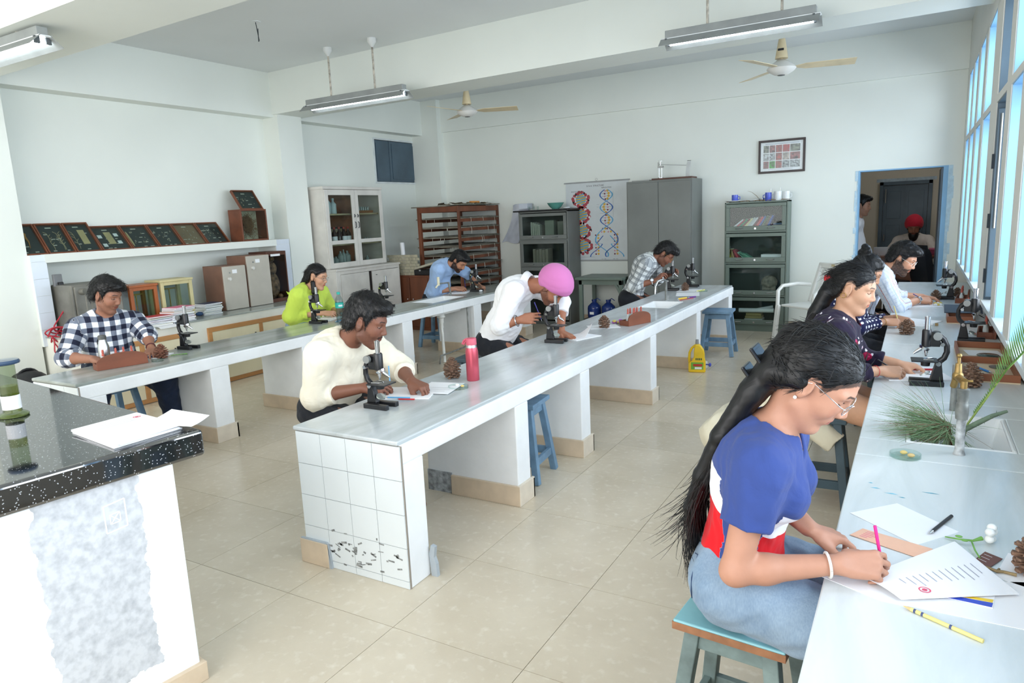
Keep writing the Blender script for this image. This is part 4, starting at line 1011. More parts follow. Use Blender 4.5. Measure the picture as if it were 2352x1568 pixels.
def skin_mat(name, rough=0.5):
 if name in MATS: return MATS[name]
 m, nt, b = nodes(name); N, L = nt.nodes, nt.links
 at = N.new('ShaderNodeAttribute'); at.attribute_name = 'col'
 tc = N.new('ShaderNodeTexCoord'); nz = N.new('ShaderNodeTexNoise'); nz.inputs['Scale'].default_value = 45; nz.inputs['Detail'].default_value = 4
 L.new(tc.outputs['Object'], nz.inputs['Vector'])
 hs = N.new('ShaderNodeHueSaturation'); mr = N.new('ShaderNodeMapRange'); mr.inputs['To Min'].default_value = 0.92; mr.inputs['To Max'].default_value = 1.07
 L.new(nz.outputs['Fac'], mr.inputs['Value']); L.new(mr.outputs[0], hs.inputs['Value']); L.new(at.outputs['Color'], hs.inputs['Color'])
 # brows, lash line and lips drawn by the head's own coordinates
 hp_ = N.new('ShaderNodeAttribute'); hp_.attribute_name = 'pat'; sp = N.new('ShaderNodeSeparateXYZ'); L.new(hp_.outputs['Vector'], sp.inputs[0])
 def mth(op, a, c=None, e=None):
  q = N.new('ShaderNodeMath'); q.operation = op
  for i, s in enumerate((a, c, e)):
   if s is None: continue
   if hasattr(s, 'links'): L.new(s, q.inputs[i])
   else: q.inputs[i].default_value = s
  return q.outputs[0]
 def soft(v, a, c):
  q = N.new('ShaderNodeMapRange'); q.interpolation_type = 'SMOOTHSTEP'; q.inputs['From Min'].default_value = a; q.inputs['From Max'].default_value = c; L.new(v, q.inputs['Value']); return q.outputs[0]
 X, Y, Z = sp.outputs; AY = mth('ABSOLUTE', Y); front = soft(X, 0.045, 0.055); col = hs.outputs[0]
 def over(m, rgb, w):
  nonlocal col
  q = N.new('ShaderNodeMix'); q.data_type = 'RGBA'; L.new(mth('MULTIPLY', mth('MULTIPLY', m, front), w), q.inputs['Factor']); L.new(col, q.inputs['A'])
  if hasattr(rgb, 'links'): L.new(rgb, q.inputs['B'])
  else: q.inputs['B'].default_value = lin(rgb)+(1,)
  col = q.outputs['Result']
 lz = mth('ABSOLUTE', mth('ADD', Z, 0.0575))
 lipm = mth('MULTIPLY', soft(mth('ADD', lz, mth('MULTIPLY', AY, 0.22)), 0.0125, 0.0095), soft(AY, 0.026, 0.021))
 lc_ = N.new('ShaderNodeMix'); lc_.data_type = 'RGBA'; lc_.blend_type = 'MULTIPLY'; lc_.inputs['Factor'].default_value = 1.0; L.new(hs.outputs[0], lc_.inputs['A']); lc_.inputs['B'].default_value = (0.86, 0.44, 0.46, 1)
 over(lipm, lc_.outputs['Result'], 0.8)
 over(mth('MULTIPLY', soft(lz, 0.0016, 0.0006), soft(AY, 0.025, 0.020)), (54, 26, 26), 0.7)
 bz = mth('SUBTRACT', mth('MULTIPLY_ADD', AY, 0.16, 0.0305), mth('MULTIPLY', mth('MAXIMUM', mth('SUBTRACT', AY, 0.040), 0.0), 0.55))
 brow = mth('MULTIPLY', soft(mth('ABSOLUTE', mth('SUBTRACT', Z, bz)), 0.0040, 0.0018), mth('MULTIPLY', soft(AY, 0.011, 0.016), soft(AY, 0.056, 0.046)))
 over(brow, (24, 18, 16), 0.85)
 ly = mth('DIVIDE', mth('SUBTRACT', AY, 0.033), 0.016); ez = mth('MULTIPLY_ADD', mth('MULTIPLY', ly, ly), 0.006, 0.0015)
 over(mth('MULTIPLY', soft(mth('ABSOLUTE', mth('SUBTRACT', Z, ez)), 0.0022, 0.0010), soft(mth('ABSOLUTE', ly), 1.15, 0.95)), (18, 13, 13), 0.92)
 L.new(col, b.inputs['Base Color']); b.inputs['Roughness'].default_value = rough
 b.inputs['Subsurface Weight'].default_value = 0.0; b.inputs['Specular IOR Level'].default_value = 0.4
 bp = N.new('ShaderNodeBump'); bp.inputs['Strength'].default_value = 0.05; bp.inputs['Distance'].default_value = 0.005
 n2 = N.new('ShaderNodeTexNoise'); n2.inputs['Scale'].default_value = 400; L.new(tc.outputs['Object'], n2.inputs['Vector'])
 L.new(n2.outputs['Fac'], bp.inputs['Height']); L.new(bp.outputs[0], b.inputs['Normal'])
 MATS[name] = m; return m
SKIN = skin_mat('skin', 0.5)
def hair_mat(name='black_hair', base=(8, 8, 9), hi=(24, 23, 25)):
 if name in MATS: return MATS[name]
 m, nt, b = nodes(name); N, L = nt.nodes, nt.links
 at = N.new('ShaderNodeAttribute'); at.attribute_name = 'pat'
 mp = N.new('ShaderNodeMapping'); mp.inputs['Scale'].default_value = (6, 170, 6); L.new(at.outputs['Vector'], mp.inputs[0])
 nz = N.new('ShaderNodeTexNoise'); nz.inputs['Scale'].default_value = 1.0; nz.inputs['Detail'].default_value = 5; L.new(mp.outputs[0], nz.inputs['Vector'])
 rp = N.new('ShaderNodeValToRGB'); e = rp.color_ramp.elements; e[0].position = 0.4; e[1].position = 0.75
 e[0].color = lin(base)+(1,); e[1].color = lin(hi)+(1,); L.new(nz.outputs['Fac'], rp.inputs[0]); L.new(rp.outputs[0], b.inputs['Base Color'])
 b.inputs['Roughness'].default_value = 0.42; b.inputs['Specular IOR Level'].default_value = 0.35
 bp = N.new('ShaderNodeBump'); bp.inputs['Strength'].default_value = 0.5; bp.inputs['Distance'].default_value = 0.003
 L.new(nz.outputs['Fac'], bp.inputs['Height']); L.new(bp.outputs[0], b.inputs['Normal'])
 MATS[name] = m; return m
HAIR = hair_mat()
def cloth_mat(name, rgb=None, rough=0.85, kind='plain', **kw):
 """woven cloth; kind: plain, col (per-vertex panels), check, plaid, stripe, floral, dots, denim; patterns use the cloth's own coordinates"""
 if name in MATS: return MATS[name]
 m, nt, b = nodes(name); N, L = nt.nodes, nt.links
 at = N.new('ShaderNodeAttribute'); at.attribute_name = 'pat'; tc = N.new('ShaderNodeTexCoord')
 b.inputs['Roughness'].default_value = rough; b.inputs['Specular IOR Level'].default_value = 0.2
 b.inputs['Sheen Weight'].default_value = 0.1
 def mth(op, a, c=None):
  q = N.new('ShaderNodeMath'); q.operation = op
  for i, s in enumerate((a, c)):
   if s is None: continue
   if hasattr(s, 'links'): L.new(s, q.inputs[i])
   else: q.inputs[i].default_value = s
  return q.outputs[0]
 def mixc(f, A, B):
  q = N.new('ShaderNodeMix'); q.data_type = 'RGBA'
  for nm, s in (('Factor', f), ('A', A), ('B', B)):
   if hasattr(s, 'links'): L.new(s, q.inputs[nm])
   elif nm == 'Factor': q.inputs[nm].default_value = s
   else: q.inputs[nm].default_value = lin(s)+(1,)
  return q.outputs['Result']
 sp = N.new('ShaderNodeSeparateXYZ'); L.new(at.outputs['Vector'], sp.inputs[0]); U, Vv = sp.outputs['X'], sp.outputs['Y']
 def band(c, period, duty, ph=0.0): return mth('LESS_THAN', mth('FRACT', mth('ADD', mth('DIVIDE', c, period), ph+50)), duty)
 if kind == 'plain': col = mixc(0.0, rgb, rgb)
 elif kind == 'col':
  a2 = N.new('ShaderNodeAttribute'); a2.attribute_name = 'col'; col = a2.outputs['Color']
 elif kind == 'panel':
  sv = mth('DIVIDE', Vv, kw['L']); Z = sp.outputs['Z']
  def thr(k, sl): return mth('LESS_THAN', sv, mth('ADD', mth('MULTIPLY', Z, sl), k))
  notarm = mth('LESS_THAN', Z, 2.0)
  col = mixc(mth('MULTIPLY', thr(0.69, -0.9), notarm), (56, 74, 134), (238, 238, 244))
  col = mixc(mth('MULTIPLY', thr(0.45, -0.7), notarm), col, (212, 26, 36))
 elif kind == 'check':
  f = mth('MULTIPLY', mth('ADD', band(U, kw['p'], 0.5), band(Vv, kw['p'], 0.5)), 0.5)
  rp = N.new('ShaderNodeValToRGB'); rp.color_ramp.interpolation = 'CONSTANT'; e = rp.color_ramp.elements
  e[0].position = 0; e[1].position = 0.3; e[0].color = lin(kw['c'][0])+(1,); e[1].color = lin(kw['c'][1])+(1,); k = e.new(0.8); k.color = lin(kw['c'][2])+(1,)
  L.new(f, rp.inputs[0]); col = rp.outputs[0]
 elif kind == 'plaid':
  p = kw['p']; col = mixc(0.0, rgb, rgb)
  for c_, ax, per, du, ph, wt in kw['bands']:
   f = mth('MULTIPLY', band(U if ax == 'u' else Vv, per, du, ph), wt); col = mixc(f, col, c_)
 elif kind == 'dots':
  v = N.new('ShaderNodeTexVoronoi'); v.inputs['Scale'].default_value = kw['s']; v.inputs['Randomness'].default_value = kw.get('rnd', 0.25); L.new(at.outputs['Vector'], v.inputs['Vector'])
  col = mixc(mth('LESS_THAN', v.outputs['Distance'], kw['r']), rgb, kw['c'])
 elif kind == 'floral':
  v = N.new('ShaderNodeTexVoronoi'); v.inputs['Scale'].default_value = kw['s']; v.inputs['Randomness'].default_value = 0.75
  nzz = N.new('ShaderNodeTexNoise'); nzz.inputs['Scale'].default_value = 60; L.new(at.outputs['Vector'], nzz.inputs['Vector'])
  va = N.new('ShaderNodeVectorMath'); va.operation = 'MULTIPLY_ADD'; L.new(nzz.outputs['Color'], va.inputs[0]); va.inputs[1].default_value = (0.012,)*3; L.new(at.outputs['Vector'], va.inputs[2])
  L.new(va.outputs[0], v.inputs['Vector'])
  ps = N.new('ShaderNodeSeparateColor'); L.new(v.outputs['Color'], ps.inputs[0])
  on = mth('GREATER_THAN', ps.outputs[0], 0.25)
  d = v.outputs['Distance']
  v2 = N.new('ShaderNodeTexVoronoi'); v2.inputs['Scale'].default_value = kw['s']*3.2; L.new(va.outputs[0], v2.inputs['Vector'])
  leaf = mth('MULTIPLY', mth('MULTIPLY', mth('LESS_THAN', d, 0.5), mth('LESS_THAN', v2.outputs['Distance'], 0.33)), on)
  col = mixc(leaf, rgb, (232, 226, 232))
  fl = mth('MULTIPLY', mth('LESS_THAN', d, 0.30), on)
  pt = mixc(mth('LESS_THAN', v2.outputs['Distance'], 0.36), (150, 22, 62), (226, 66, 120))
  col = mixc(fl, col, pt)
 elif kind == 'denim':
  nz = N.new('ShaderNodeTexNoise'); nz.inputs['Scale'].default_value = 7; nz.inputs['Detail'].default_value = 6; L.new(tc.outputs['Object'], nz.inputs['Vector'])
  mp = N.new('ShaderNodeMapping'); mp.inputs['Scale'].default_value = (300, 300, 60); L.new(tc.outputs['Object'], mp.inputs[0])
  n3 = N.new('ShaderNodeTexNoise'); n3.inputs['Scale'].default_value = 1; n3.inputs['Detail'].default_value = 2; L.new(mp.outputs[0], n3.inputs['Vector'])
  rp = N.new('ShaderNodeValToRGB'); e = rp.color_ramp.elements; e[0].position = 0.3; e[1].position = 0.75; e[0].color = lin(rgb)+(1,); e[1].color = lin(kw['c'])+(1,)
  L.new(mth('ADD', mth('MULTIPLY', nz.outputs['Fac'], 0.75), mth('MULTIPLY', n3.outputs['Fac'], 0.25)), rp.inputs[0]); col = rp.outputs[0]
 L.new(col, b.inputs['Base Color'])
 n2 = N.new('ShaderNodeTexNoise'); n2.inputs['Scale'].default_value = 14; n2.inputs['Detail'].default_value = 3; n2.inputs['Distortion'].default_value = 0.8; L.new(tc.outputs['Object'], n2.inputs['Vector'])
 bp = N.new('ShaderNodeBump'); bp.inputs['Strength'].default_value = kw.get('wr', 0.35); bp.inputs['Distance'].default_value = 0.02
 L.new(n2.outputs['Fac'], bp.inputs['Height']); L.new(bp.outputs[0], b.inputs['Normal'])
 MATS[name] = m; return m
def frame(yaw=0, nod=0, roll=0):
 """rows: forward, left, up of a head or hand"""
 y, p, r = map(math.radians, (yaw, nod, roll))
 Rz = np.array([[math.cos(y), -math.sin(y), 0], [math.sin(y), math.cos(y), 0], [0,0,1]])
 Ry = np.array([[math.cos(p), 0, math.sin(p)], [0,1,0], [-math.sin(p), 0, math.cos(p)]])
 Rx = np.array([[1,0,0], [0, math.cos(r), -math.sin(r)], [0, math.sin(r), math.cos(r)]])
 return (Rz @ Ry @ Rx).T
POSES = {
 'pen': dict(c=[(30,34,16),(34,42,24),(42,58,38),(50,66,44)], th=[(0.02,0.03,-0.012),(0.055,0.04,-0.03),(0.088,0.032,-0.042),(0.112,0.02,-0.046)]),
 'write': dict(c=[(38,48,20),(48,62,35),(58,72,45),(64,74,48)], th=[(0.02,0.03,-0.012),(0.052,0.038,-0.034),(0.082,0.026,-0.05),(0.105,0.012,-0.056)]),
 'flat': dict(c=[(4,10,6),(2,8,6),(4,10,8),(8,14,10)], th=[(0.02,0.028,-0.006),(0.045,0.052,-0.01),(0.07,0.064,-0.012),(0.09,0.068,-0.014)]),
 'rest': dict(c=[(22,36,22),(26,40,24),(30,44,26),(34,46,28)], th=[(0.02,0.028,-0.01),(0.048,0.045,-0.026),(0.075,0.046,-0.04),(0.095,0.04,-0.048)]),
 'curl': dict(c=[(40,60,35),(48,66,40),(54,70,42),(58,72,44)], th=[(0.02,0.028,-0.012),(0.05,0.04,-0.034),(0.074,0.03,-0.05),(0.09,0.016,-0.056)]),
 'grip': dict(c=[(30,40,25),(36,46,28),(44,52,30),(50,56,34)], th=[(0.02,0.028,-0.014),(0.048,0.036,-0.042),(0.076,0.028,-0.062),(0.098,0.018,-0.068)]),
}
def hand(F, w, fd, pn, right, pose, s=1.0):
 """palm, four jointed fingers of unequal length and a thumb from the side of the palm; returns fingertips and a point map"""
 fd = nrm(fd); u = -nrm(np.asarray(pn, float)-fd*(np.asarray(pn, float) @ fd)); t = np.cross(u, fd)*(1 if right else -1)
 X = lambda a, b, c: w+s*(fd*a+t*b+u*c)
 P = POSES[pose]; ys = (0.030, 0.010, -0.011, -0.030); fx = (0.088, 0.092, 0.086, 0.076)
 for y, x in zip(ys, fx): F.rc(X(0.0, y*0.55, 0), X(x, y, 0.002), 0.0155*s, 0.0105*s, 0.012*s)
 F.rc(X(0.03, 0.02, -0.01), X(0.06, 0.03, -0.012), 0.016*s, 0.012*s, 0.012*s)
 F.rc(X(0.02, -0.02, -0.008), X(0.055, -0.024, -0.008), 0.014*s, 0.012*s, 0.012*s)
 tips = []
 lens = (0.072, 0.08, 0.074, 0.058); rad = (0.0088, 0.009, 0.0086, 0.0076)
 for i in range(4):
  p = np.array([fx[i], ys[i], 0.002]); a = 0.0; L = lens[i]; sp = (0.10, 0.03, -0.04, -0.12)[i]
  pts = [p.copy()]
  for q, (cu, f) in enumerate(zip(P['c'][i], (0.44, 0.31, 0.25))):
   a += math.radians(cu); k = math.cos(a)
   p = p+L*f*np.array([k, sp*max(k, 0.2), -math.sin(a)]); pts.append(p.copy())
  for q in range(3):
   r0 = rad[i]*(1-0.1*q)*s; F.rc(X(*pts[q]), X(*pts[q+1]), r0, r0*0.9, (0.006 if q == 0 else 0.003)*s)
  tips.append(X(*pts[3]))
 tp = P['th']
 for q, (r0, r1) in enumerate(((0.0165, 0.0135), (0.0125, 0.0105), (0.0105, 0.0088))): F.rc(X(*tp[q]), X(*tp[q+1]), r0*s, r1*s, (0.01 if q == 0 else 0.004)*s)
 tips.append(X(*tp[3]))
 return tips, X
def ik(S, Wr, l1, l2, hint):
 d = Wr-S; L = np.linalg.norm(d); f = max(1.0, L/(l1+l2)*1.002); l1 *= f; l2 *= f
 a = (l1*l1-l2*l2+L*L)/(2*L); hgt = math.sqrt(max(l1*l1-a*a, 0)); u = d/L; hh = np.asarray(hint, float); hh = nrm(hh-u*(hh @ u))
 return S+u*a+hh*hgt
def head_prims(F, c, A, s, fem):
 """skull, jaw, nose, lips, lids and ears round the head centre c; rows of A: forward, left, up"""
 H = lambda x, y, z: c+s*(A[0]*x+A[1]*y+A[2]*z)
 E = lambda p, r, k=0.02, op='u': F.el(H(*p), A, np.array(r)*s, k*s, op)
 E((-0.012, 0, 0.042), (0.098, 0.076, 0.088))
 E((0.03, 0, 0.0), (0.062, 0.064, 0.085), 0.03)
 E((0.030, 0, -0.045), (0.054, 0.052, 0.066), 0.025)
 jw = 0.046 if fem else 0.052
 for q in (-1, 1):
  F.rc(H(0.0, q*jw, -0.058), H(0.062, q*0.017, -0.104), 0.019*s, 0.015*s, 0.026*s)
  E((0.056, q*0.036, -0.022), (0.03, 0.026, 0.028), 0.022)
 E((0.068, 0, -0.102), (0.020, 0.022, 0.017), 0.02)
 for q in (-1, 1):
  E((0.090, q*0.034, 0.012), (0.018, 0.019, 0.013), 0.012, 's')
  F.rc(H(0.072, q*0.05, 0.030), H(0.085, q*0.014, 0.031), 0.009*s, 0.010*s, 0.014*s)
  E((0.0705, q*0.033, 0.0085), (0.0145, 0.0165, 0.0125), 0.003)
 F.rc(H(0.083, 0, 0.022), H(0.106, 0, -0.024), 0.0085*s, 0.0105*s if fem else 0.0115*s, 0.012*s)
 for q in (-1, 1): E((0.098, q*0.0125, -0.029), (0.011, 0.0075, 0.0075), 0.006)
 for q in (-1, 1): E((0.103, q*0.007, -0.0365), (0.006, 0.004, 0.003), 0.003, 's')
 E((0.080, 0, -0.056), (0.017, 0.028, 0.020), 0.016)
 E((0.0895, 0, -0.0525), (0.0085, 0.021, 0.0052), 0.004)
 E((0.0875, 0, -0.0625), (0.0085, 0.018, 0.006), 0.004)
 E((0.099, 0, -0.0575), (0.012, 0.022, 0.0012), 0.003, 's')
 for q in (-1, 1):
  B = A.copy(); t = math.radians(18); B[0] = A[0]*math.cos(t)-q*A[1]*math.sin(t)*-1; B[0] = nrm(B[0]); B[1] = nrm(np.cross(A[2], B[0])); B[2] = np.cross(B[0], B[1])
  F.el(H(-0.010, q*0.078, 0.0), B, np.array((0.020, 0.0085, 0.033))*s, 0.005*s)
  F.el(H(-0.008, q*0.074, -0.028), B, np.array((0.010, 0.006, 0.012))*s, 0.006*s)
  F.el(H(-0.006, q*0.088, 0.004), B, np.array((0.012, 0.0070, 0.021))*s, 0.003*s, 's')
 return H
def head_colour(v, c, A, s, base, o):
 """lips, brows, lash line, beard and scalp tint from the point's place on the head"""
 q = (v-c) @ A.T/s; x, y, z = q[:,0], q[:,1], q[:,2]; ay = np.abs(y)
 col = np.tile(np.array(lin(base)), (len(v), 1)); K = np.array(lin((22, 17, 16)))
 def mixm(m, k, w):
  w = (m*w)[:,None]; col[:] = col*(1-w)+k*w
 sst = lambda a, b, t: np.clip((t-a)/(b-a), 0, 1)
 inhead = ((x > -0.12) & (x < 0.125) & (ay < 0.1) & (z > -0.125) & (z < 0.15))
 if o.get('eye_open', 0):
  ly = (ay-0.033)/0.016; e = o['eye_open']; z0 = 0.0015+0.006*ly*ly
  mixm((x > 0.06) & (np.abs(ly) < 1) & (z > z0) & (z < z0+e*(1-ly*ly)) & inhead, np.array(lin((225, 220, 215))), 0.9)
  mixm((x > 0.06) & (np.abs(ly) < 0.42) & (z > z0) & (z < z0+e*(1-ly*ly)) & inhead, K, 0.95)
 b = o.get('beard', 0)
 rs = np.random.RandomState(3); nz = wrinkle(5, 1.0, 0.012)(v)*0.06
 if b:
  edge = -0.028-0.35*np.maximum(x-0.03, 0)*0+np.where(x > 0.055, -0.012, 0.02*sst(0.05, 0.0, x)*1.6)
  m = np.where(sst(0.0, 0.012, edge-z) > 0, sst(0.0, 0.012, edge-z), 0)*(x > -0.026)
  m = m*np.where((np.abs(z+0.058) < 0.0105) & (ay < 0.026) & (x > 0.06), 0.0, 1.0)
  m = m*np.where((z < -0.112) & (x < 0.045), sst(-0.14, -0.112, z), 1.0)*inhead
  mixm(m, K, np.clip(b+nz, 0, 1))
 mo = o.get('moustache', 0)
 if mo: mixm((x > 0.07) & (ay < 0.031) & (z < -0.0385-0.12*ay) & (z > -0.0495-0.25*ay) & inhead, K, np.clip(mo+nz, 0, 1))
 hl = o.get('scalp')
 if hl is not None: mixm((z > np.interp(x, hl[0], hl[1])-0.004) & inhead & ~((np.abs(x+0.006) < 0.024) & (ay > 0.062) & (np.abs(z) < 0.036)), K, 0.85)
 mixm((x > 0.03) & (np.hypot(ay-0.04, z+0.02) < 0.02), np.array(lin(tuple(min(255, int(k_)) for k_ in (base[0]*1.02, base[1]*0.9, base[2]*0.88)))), 0.3)
 return col
HL_M = ([-0.13, -0.085, -0.06, -0.042, -0.030, -0.022, -0.004, 0.012, 0.022, 0.03, 0.05, 0.07, 0.09, 0.13], [-0.065, -0.062, -0.050, -0.035, -0.004, 0.030, 0.036, 0.004, -0.024, 0.008, 0.050, 0.062, 0.066, 0.07])
HL_F = ([-0.13, -0.085, -0.06, -0.046, -0.034, -0.026, -0.004, 0.012, 0.022, 0.03, 0.045, 0.06, 0.075, 0.09, 0.13], [-0.10, -0.085, -0.060, -0.030, 0.010, 0.040, 0.048, 0.034, 0.012, 0.016, 0.038, 0.054, 0.064, 0.070, 0.074])
def hair_cap(F, H, A, c, s, hl, rx=0.108, ry=0.086, rz=0.098, cz=0.044, cx=-0.014, extra=()):
 F.el(H(cx, 0, cz), A, np.array((rx, ry, rz))*s, 0.02*s)
 F.el(H(cx-0.03, 0, cz-0.07), A, np.array((0.076, 0.074, 0.07))*s, 0.03*s)
 for p, r in extra: F.el(H(*p), A, np.array(r)*s, 0.02*s)
 def cut(P):
  q = (P-c) @ A.T/s
  return (np.interp(q[:,0], hl[0], hl[1])-q[:,2])*s*0.75
 F.func(cut, 0.02*s)
def person(label, loc, rz, d):
 root = T('person', label, 'person', loc, math.radians(rz))
 s = d.get('s', 1.0); fem = d.get('fem', False); g = d.get('girth', 1.0); vox = d.get('vox', 0.006)
 hip = V(*d['hip']); N = V(*d['neck']); hc = V(*d['head']); A = frame(*d.get('rot', (0, 30, 0)))
 t = nrm(N-hip); ty = math.radians(d.get('twist', 0)); l = V(-math.sin(ty), math.cos(ty), 0); l = nrm(l-t*(l @ t)); f = np.cross(l, t)
 hun = d.get('hunch', 0.035); sw = d.get('sw', 0.165 if fem else 0.185)
 Wst = lerp(hip, N, 0.36)-f*hun*0.5; Ch = lerp(hip, N, 0.72)-f*hun
 S = {}; El = {}; Wr = {}
 for k, sg in (('R', -1), ('L', 1)):
  S[k] = N-t*d.get('sd', 0.065)+l*sg*sw+f*d.get('sf', 0.0)
  Wr[k] = V(*d[k]['w']); El[k] = ik(S[k], Wr[k], 0.285*s, 0.245*s, d[k].get('hint', (0, sg*0.5, -1)))
  if 'el' in d[k]: El[k] = V(*d[k]['el'])
 hp = {'R': hip-V(0, 0.088, 0)*s-t*0.01, 'L': hip+V(0, 0.088, 0)*s-t*0.01}
 kn = {k: V(*d['knee'][k]) for k in 'RL'}; an = {k: V(*d['ankle'][k]) for k in 'RL'}
 TA = np.array([f, l, t])
 def torso(F, i, k=0.05):
  F.el(hip+t*0.02, TA, V(0.112*g+i, 0.155*g+i, 0.115+i), k)
  F.el(Wst, TA, V(0.094*g+i, 0.128*g+i, 0.15+i), k)
  F.el(Ch, TA, V(0.104*g+i, 0.15*g+i, 0.16+i), k)
  F.rc(Ch+l*0.07+t*0.04, Ch-l*0.07+t*0.04, 0.085*g+i, 0.085*g+i, k)
  for q in 'RL': F.rc(N-t*0.035+(S[q]-N)*0.2, S[q], 0.052+i, 0.05+i, k)
  F.rc(N-t*0.06-f*0.01, Ch-f*0.01, 0.075+i, 0.09+i, k)
  if fem:
   for sg in (-1, 1): F.el(Ch-t*0.02+f*0.078+l*sg*0.062, TA, V(0.058+i, 0.06+i, 0.062+i), 0.03)
 def leg(F, q, i, k=0.03, calf=True):
  F.rc(hp[q], kn[q], 0.092*g+i, 0.062+i, k)
  if calf: F.rc(kn[q], lerp(kn[q], an[q], 0.35), 0.058+i, 0.056+i, k); F.rc(lerp(kn[q], an[q], 0.35), an[q], 0.056+i, 0.038+i, k)
 # skin
 F = Field(); torso(F, 0.0)
 for q in 'RL':
  leg(F, q, 0.0)
  fo = nrm(V(*d.get('foot', (1, 0, 0)))); F.rc(an[q]-V(0,0,0.03), an[q]+fo*0.14-V(0,0,0.045), 0.038, 0.026, 0.03)
 F.rc(N-t*0.02, lerp(N, hc, 0.55), 0.056*s*(0.9 if fem else 1.05), 0.05*s*(0.9 if fem else 1.05), 0.03)
 F.rc(lerp(N, hc, 0.4), hc+s*(A[0]*-0.034+A[2]*-0.025), 0.05*s*(0.88 if fem else 1.06), 0.047*s, 0.02)
 H = head_prims(F, hc, A, s*d.get('hs', 1.0), fem); hs = s*d.get('hs', 1.0)
 am = d.get('arm', 0.88 if fem else 1.0); tips = {}; hx = {}
 for q in 'RL':
  F.rc(S[q], El[q], 0.049*am, 0.039*am, 0.04); mid = lerp(El[q], Wr[q], 0.3)
  F.rc(El[q], mid, 0.038*am, 0.039*am, 0.02); F.rc(mid, Wr[q], 0.039*am, 0.0265*am, 0.02)
  h = d[q]; tips[q], hx[q] = hand(F, Wr[q]+nrm(Wr[q]-El[q])*0.012, h['f'], h['pn'], q == 'R', h['pose'], s*(0.93 if fem else 1.02))
 v, qd = surface(F, vox); v = relax(v, qd, 1, 0.35)
 col = head_colour(v, hc, A, hs, d['skin'], d)
 hq = (v-hc) @ A.T/hs; hq[(np.abs(hq) > 0.2).any(1)] = -5.0
 np_obj('body', v, qd, SKIN, root, col, hq)
 J = dict(F=F, hip=hip, N=N, hc=hc, A=A, t=t, l=l, f=f, S=S, El=El, Wr=Wr, H=H, s=hs, tips=tips, hx=hx, Ch=Ch, Wst=Wst, kn=kn, an=an, hp=hp, TA=TA, root=root, torso=torso, leg=leg)
 # ---- shirt ----
 sh = d.get('shirt')
 if sh:
  i = sh.get('i', 0.014); B = Field(); torso(B, i)
  if sh.get('loose'):
   B.el(lerp(hip, N, 0.25), TA, V(0.118*g+i, 0.158*g+i, 0.2), 0.06)
  sl = sh.get('sleeve', 1.7)
  for q in 'RL':
   a_, b_, c_ = S[q], El[q], Wr[q]; r0 = 0.049*am+i+sh.get('puff', 0.004)
   if sl <= 1.0:
    e_ = lerp(a_, b_, sl); B.rc(a_, lerp(a_, b_, sl*0.5), r0, r0+0.002, 0.045); B.cc(lerp(a_, b_, 0.06), e_, r0-0.002, r0+0.001, 0.02)
   else:
    B.rc(a_, b_, r0, 0.042*am+i+sh.get('puff', 0.004), 0.045); e_ = lerp(b_, c_, sl-1.0)
    re = (0.04-(sl-1)*0.011)*am+i*0.8+sh.get('cuffr', 0.002)
    B.rc(b_, lerp(b_, e_, 0.6), 0.042*am+i+sh.get('puff', 0.004), re, 0.03); B.cc(lerp(b_, e_, 0.2), e_, re+0.004, re, 0.012)
    u = nrm(c_-b_); B.cc(e_-u*0.028, e_+u*0.002, re+0.004, re+0.0045, 0.003)
  na = nrm(lerp(N, hc, 0.55)-N)
  op = sh.get('open', 0.055)
  B.cc(N-na*sh.get('neckdrop', 0.012), N+na*0.15, op, op+0.03, 0.01, 's')
  if sh.get('vneck'):
   B.rc(N+f*0.05, N+f*sh.get('vf', 0.12)-t*sh['vneck'], sh.get('vr', 0.034), 0.006, 0.008, 's')
  B.half(-sh.get('hemn', t) if not isinstance(sh.get('hemn'), tuple) else -np.array(sh['hemn']), hip+V(*sh.get('hem', (0, 0, -0.07))), 0.006)
  w1 = wrinkle(d.get('seed', 1), sh.get('wr', 0.0022), 0.09, vz=0.4); w2 = wrinkle(d.get('seed', 1)+9, sh.get('wr', 0.0022)*0.5, 0.04, vz=0.5)
  B.disp = lambda P: w1(P)+w2(P)
  v, qd = surface(B, sh.get('vox', vox)); v = relax(v, qd, 2, 0.4)
  # cloth coordinates: along and around the nearest limb or the trunk
  uv = np.zeros((len(v), 3));
  def segd(a, b):
   ba = b-a; tt = np.clip((v-a) @ ba/(ba @ ba), 0, 1); return np.linalg.norm(v-a-tt[:,None]*ba, axis=1), tt
  tr = (v-hip) @ t; ang = np.arctan2((v-Ch) @ l, (v-Ch) @ f); uv[:,0] = (v-hip) @ l if sh.get('planar', True) else ang*0.13; uv[:,1] = tr; uv[:,2] = (v-hip) @ f
  arm_id = np.full(len(v), -1)
  for n_, q in enumerate('RL'):
   d1, t1 = segd(S[q], El[q]); d2, t2 = segd(El[q], Wr[q]); L1 = np.linalg.norm(El[q]-S[q])
   out = (v-S[q]) @ l*(-1 if q == 'R' else 1)
   dt, _ = segd(hip, N)
   if sl <= 1.0: d2 = d2*0+9.0
   m = ((np.minimum(d1, d2) < 0.085*max(1, am)) & ((d2 < d1) | (t1 > 0.22) | (out > 0.0)) & ((dt > 0.125*g) | (d2 < 0.06)))
   for dd, tt, a, b, base, mm in ((d1, t1, S[q], El[q], 0.0, m & (d1 <= d2)), (d2, t2, El[q], Wr[q], L1, m & (d2 < d1))):
    ax = nrm(b-a); e1 = nrm(np.cross(ax, l if abs(ax @ l) < 0.9 else f)); e2 = np.cross(ax, e1)
    an_ = np.arctan2((v-a) @ e1, (v-a) @ e2)
    uv[mm,0] = an_[mm]*0.05; uv[mm,1] = -(base+tt[mm]*np.linalg.norm(b-a)); uv[mm,2] = sh.get('armz', 0); arm_id[mm] = n_
  colr = None
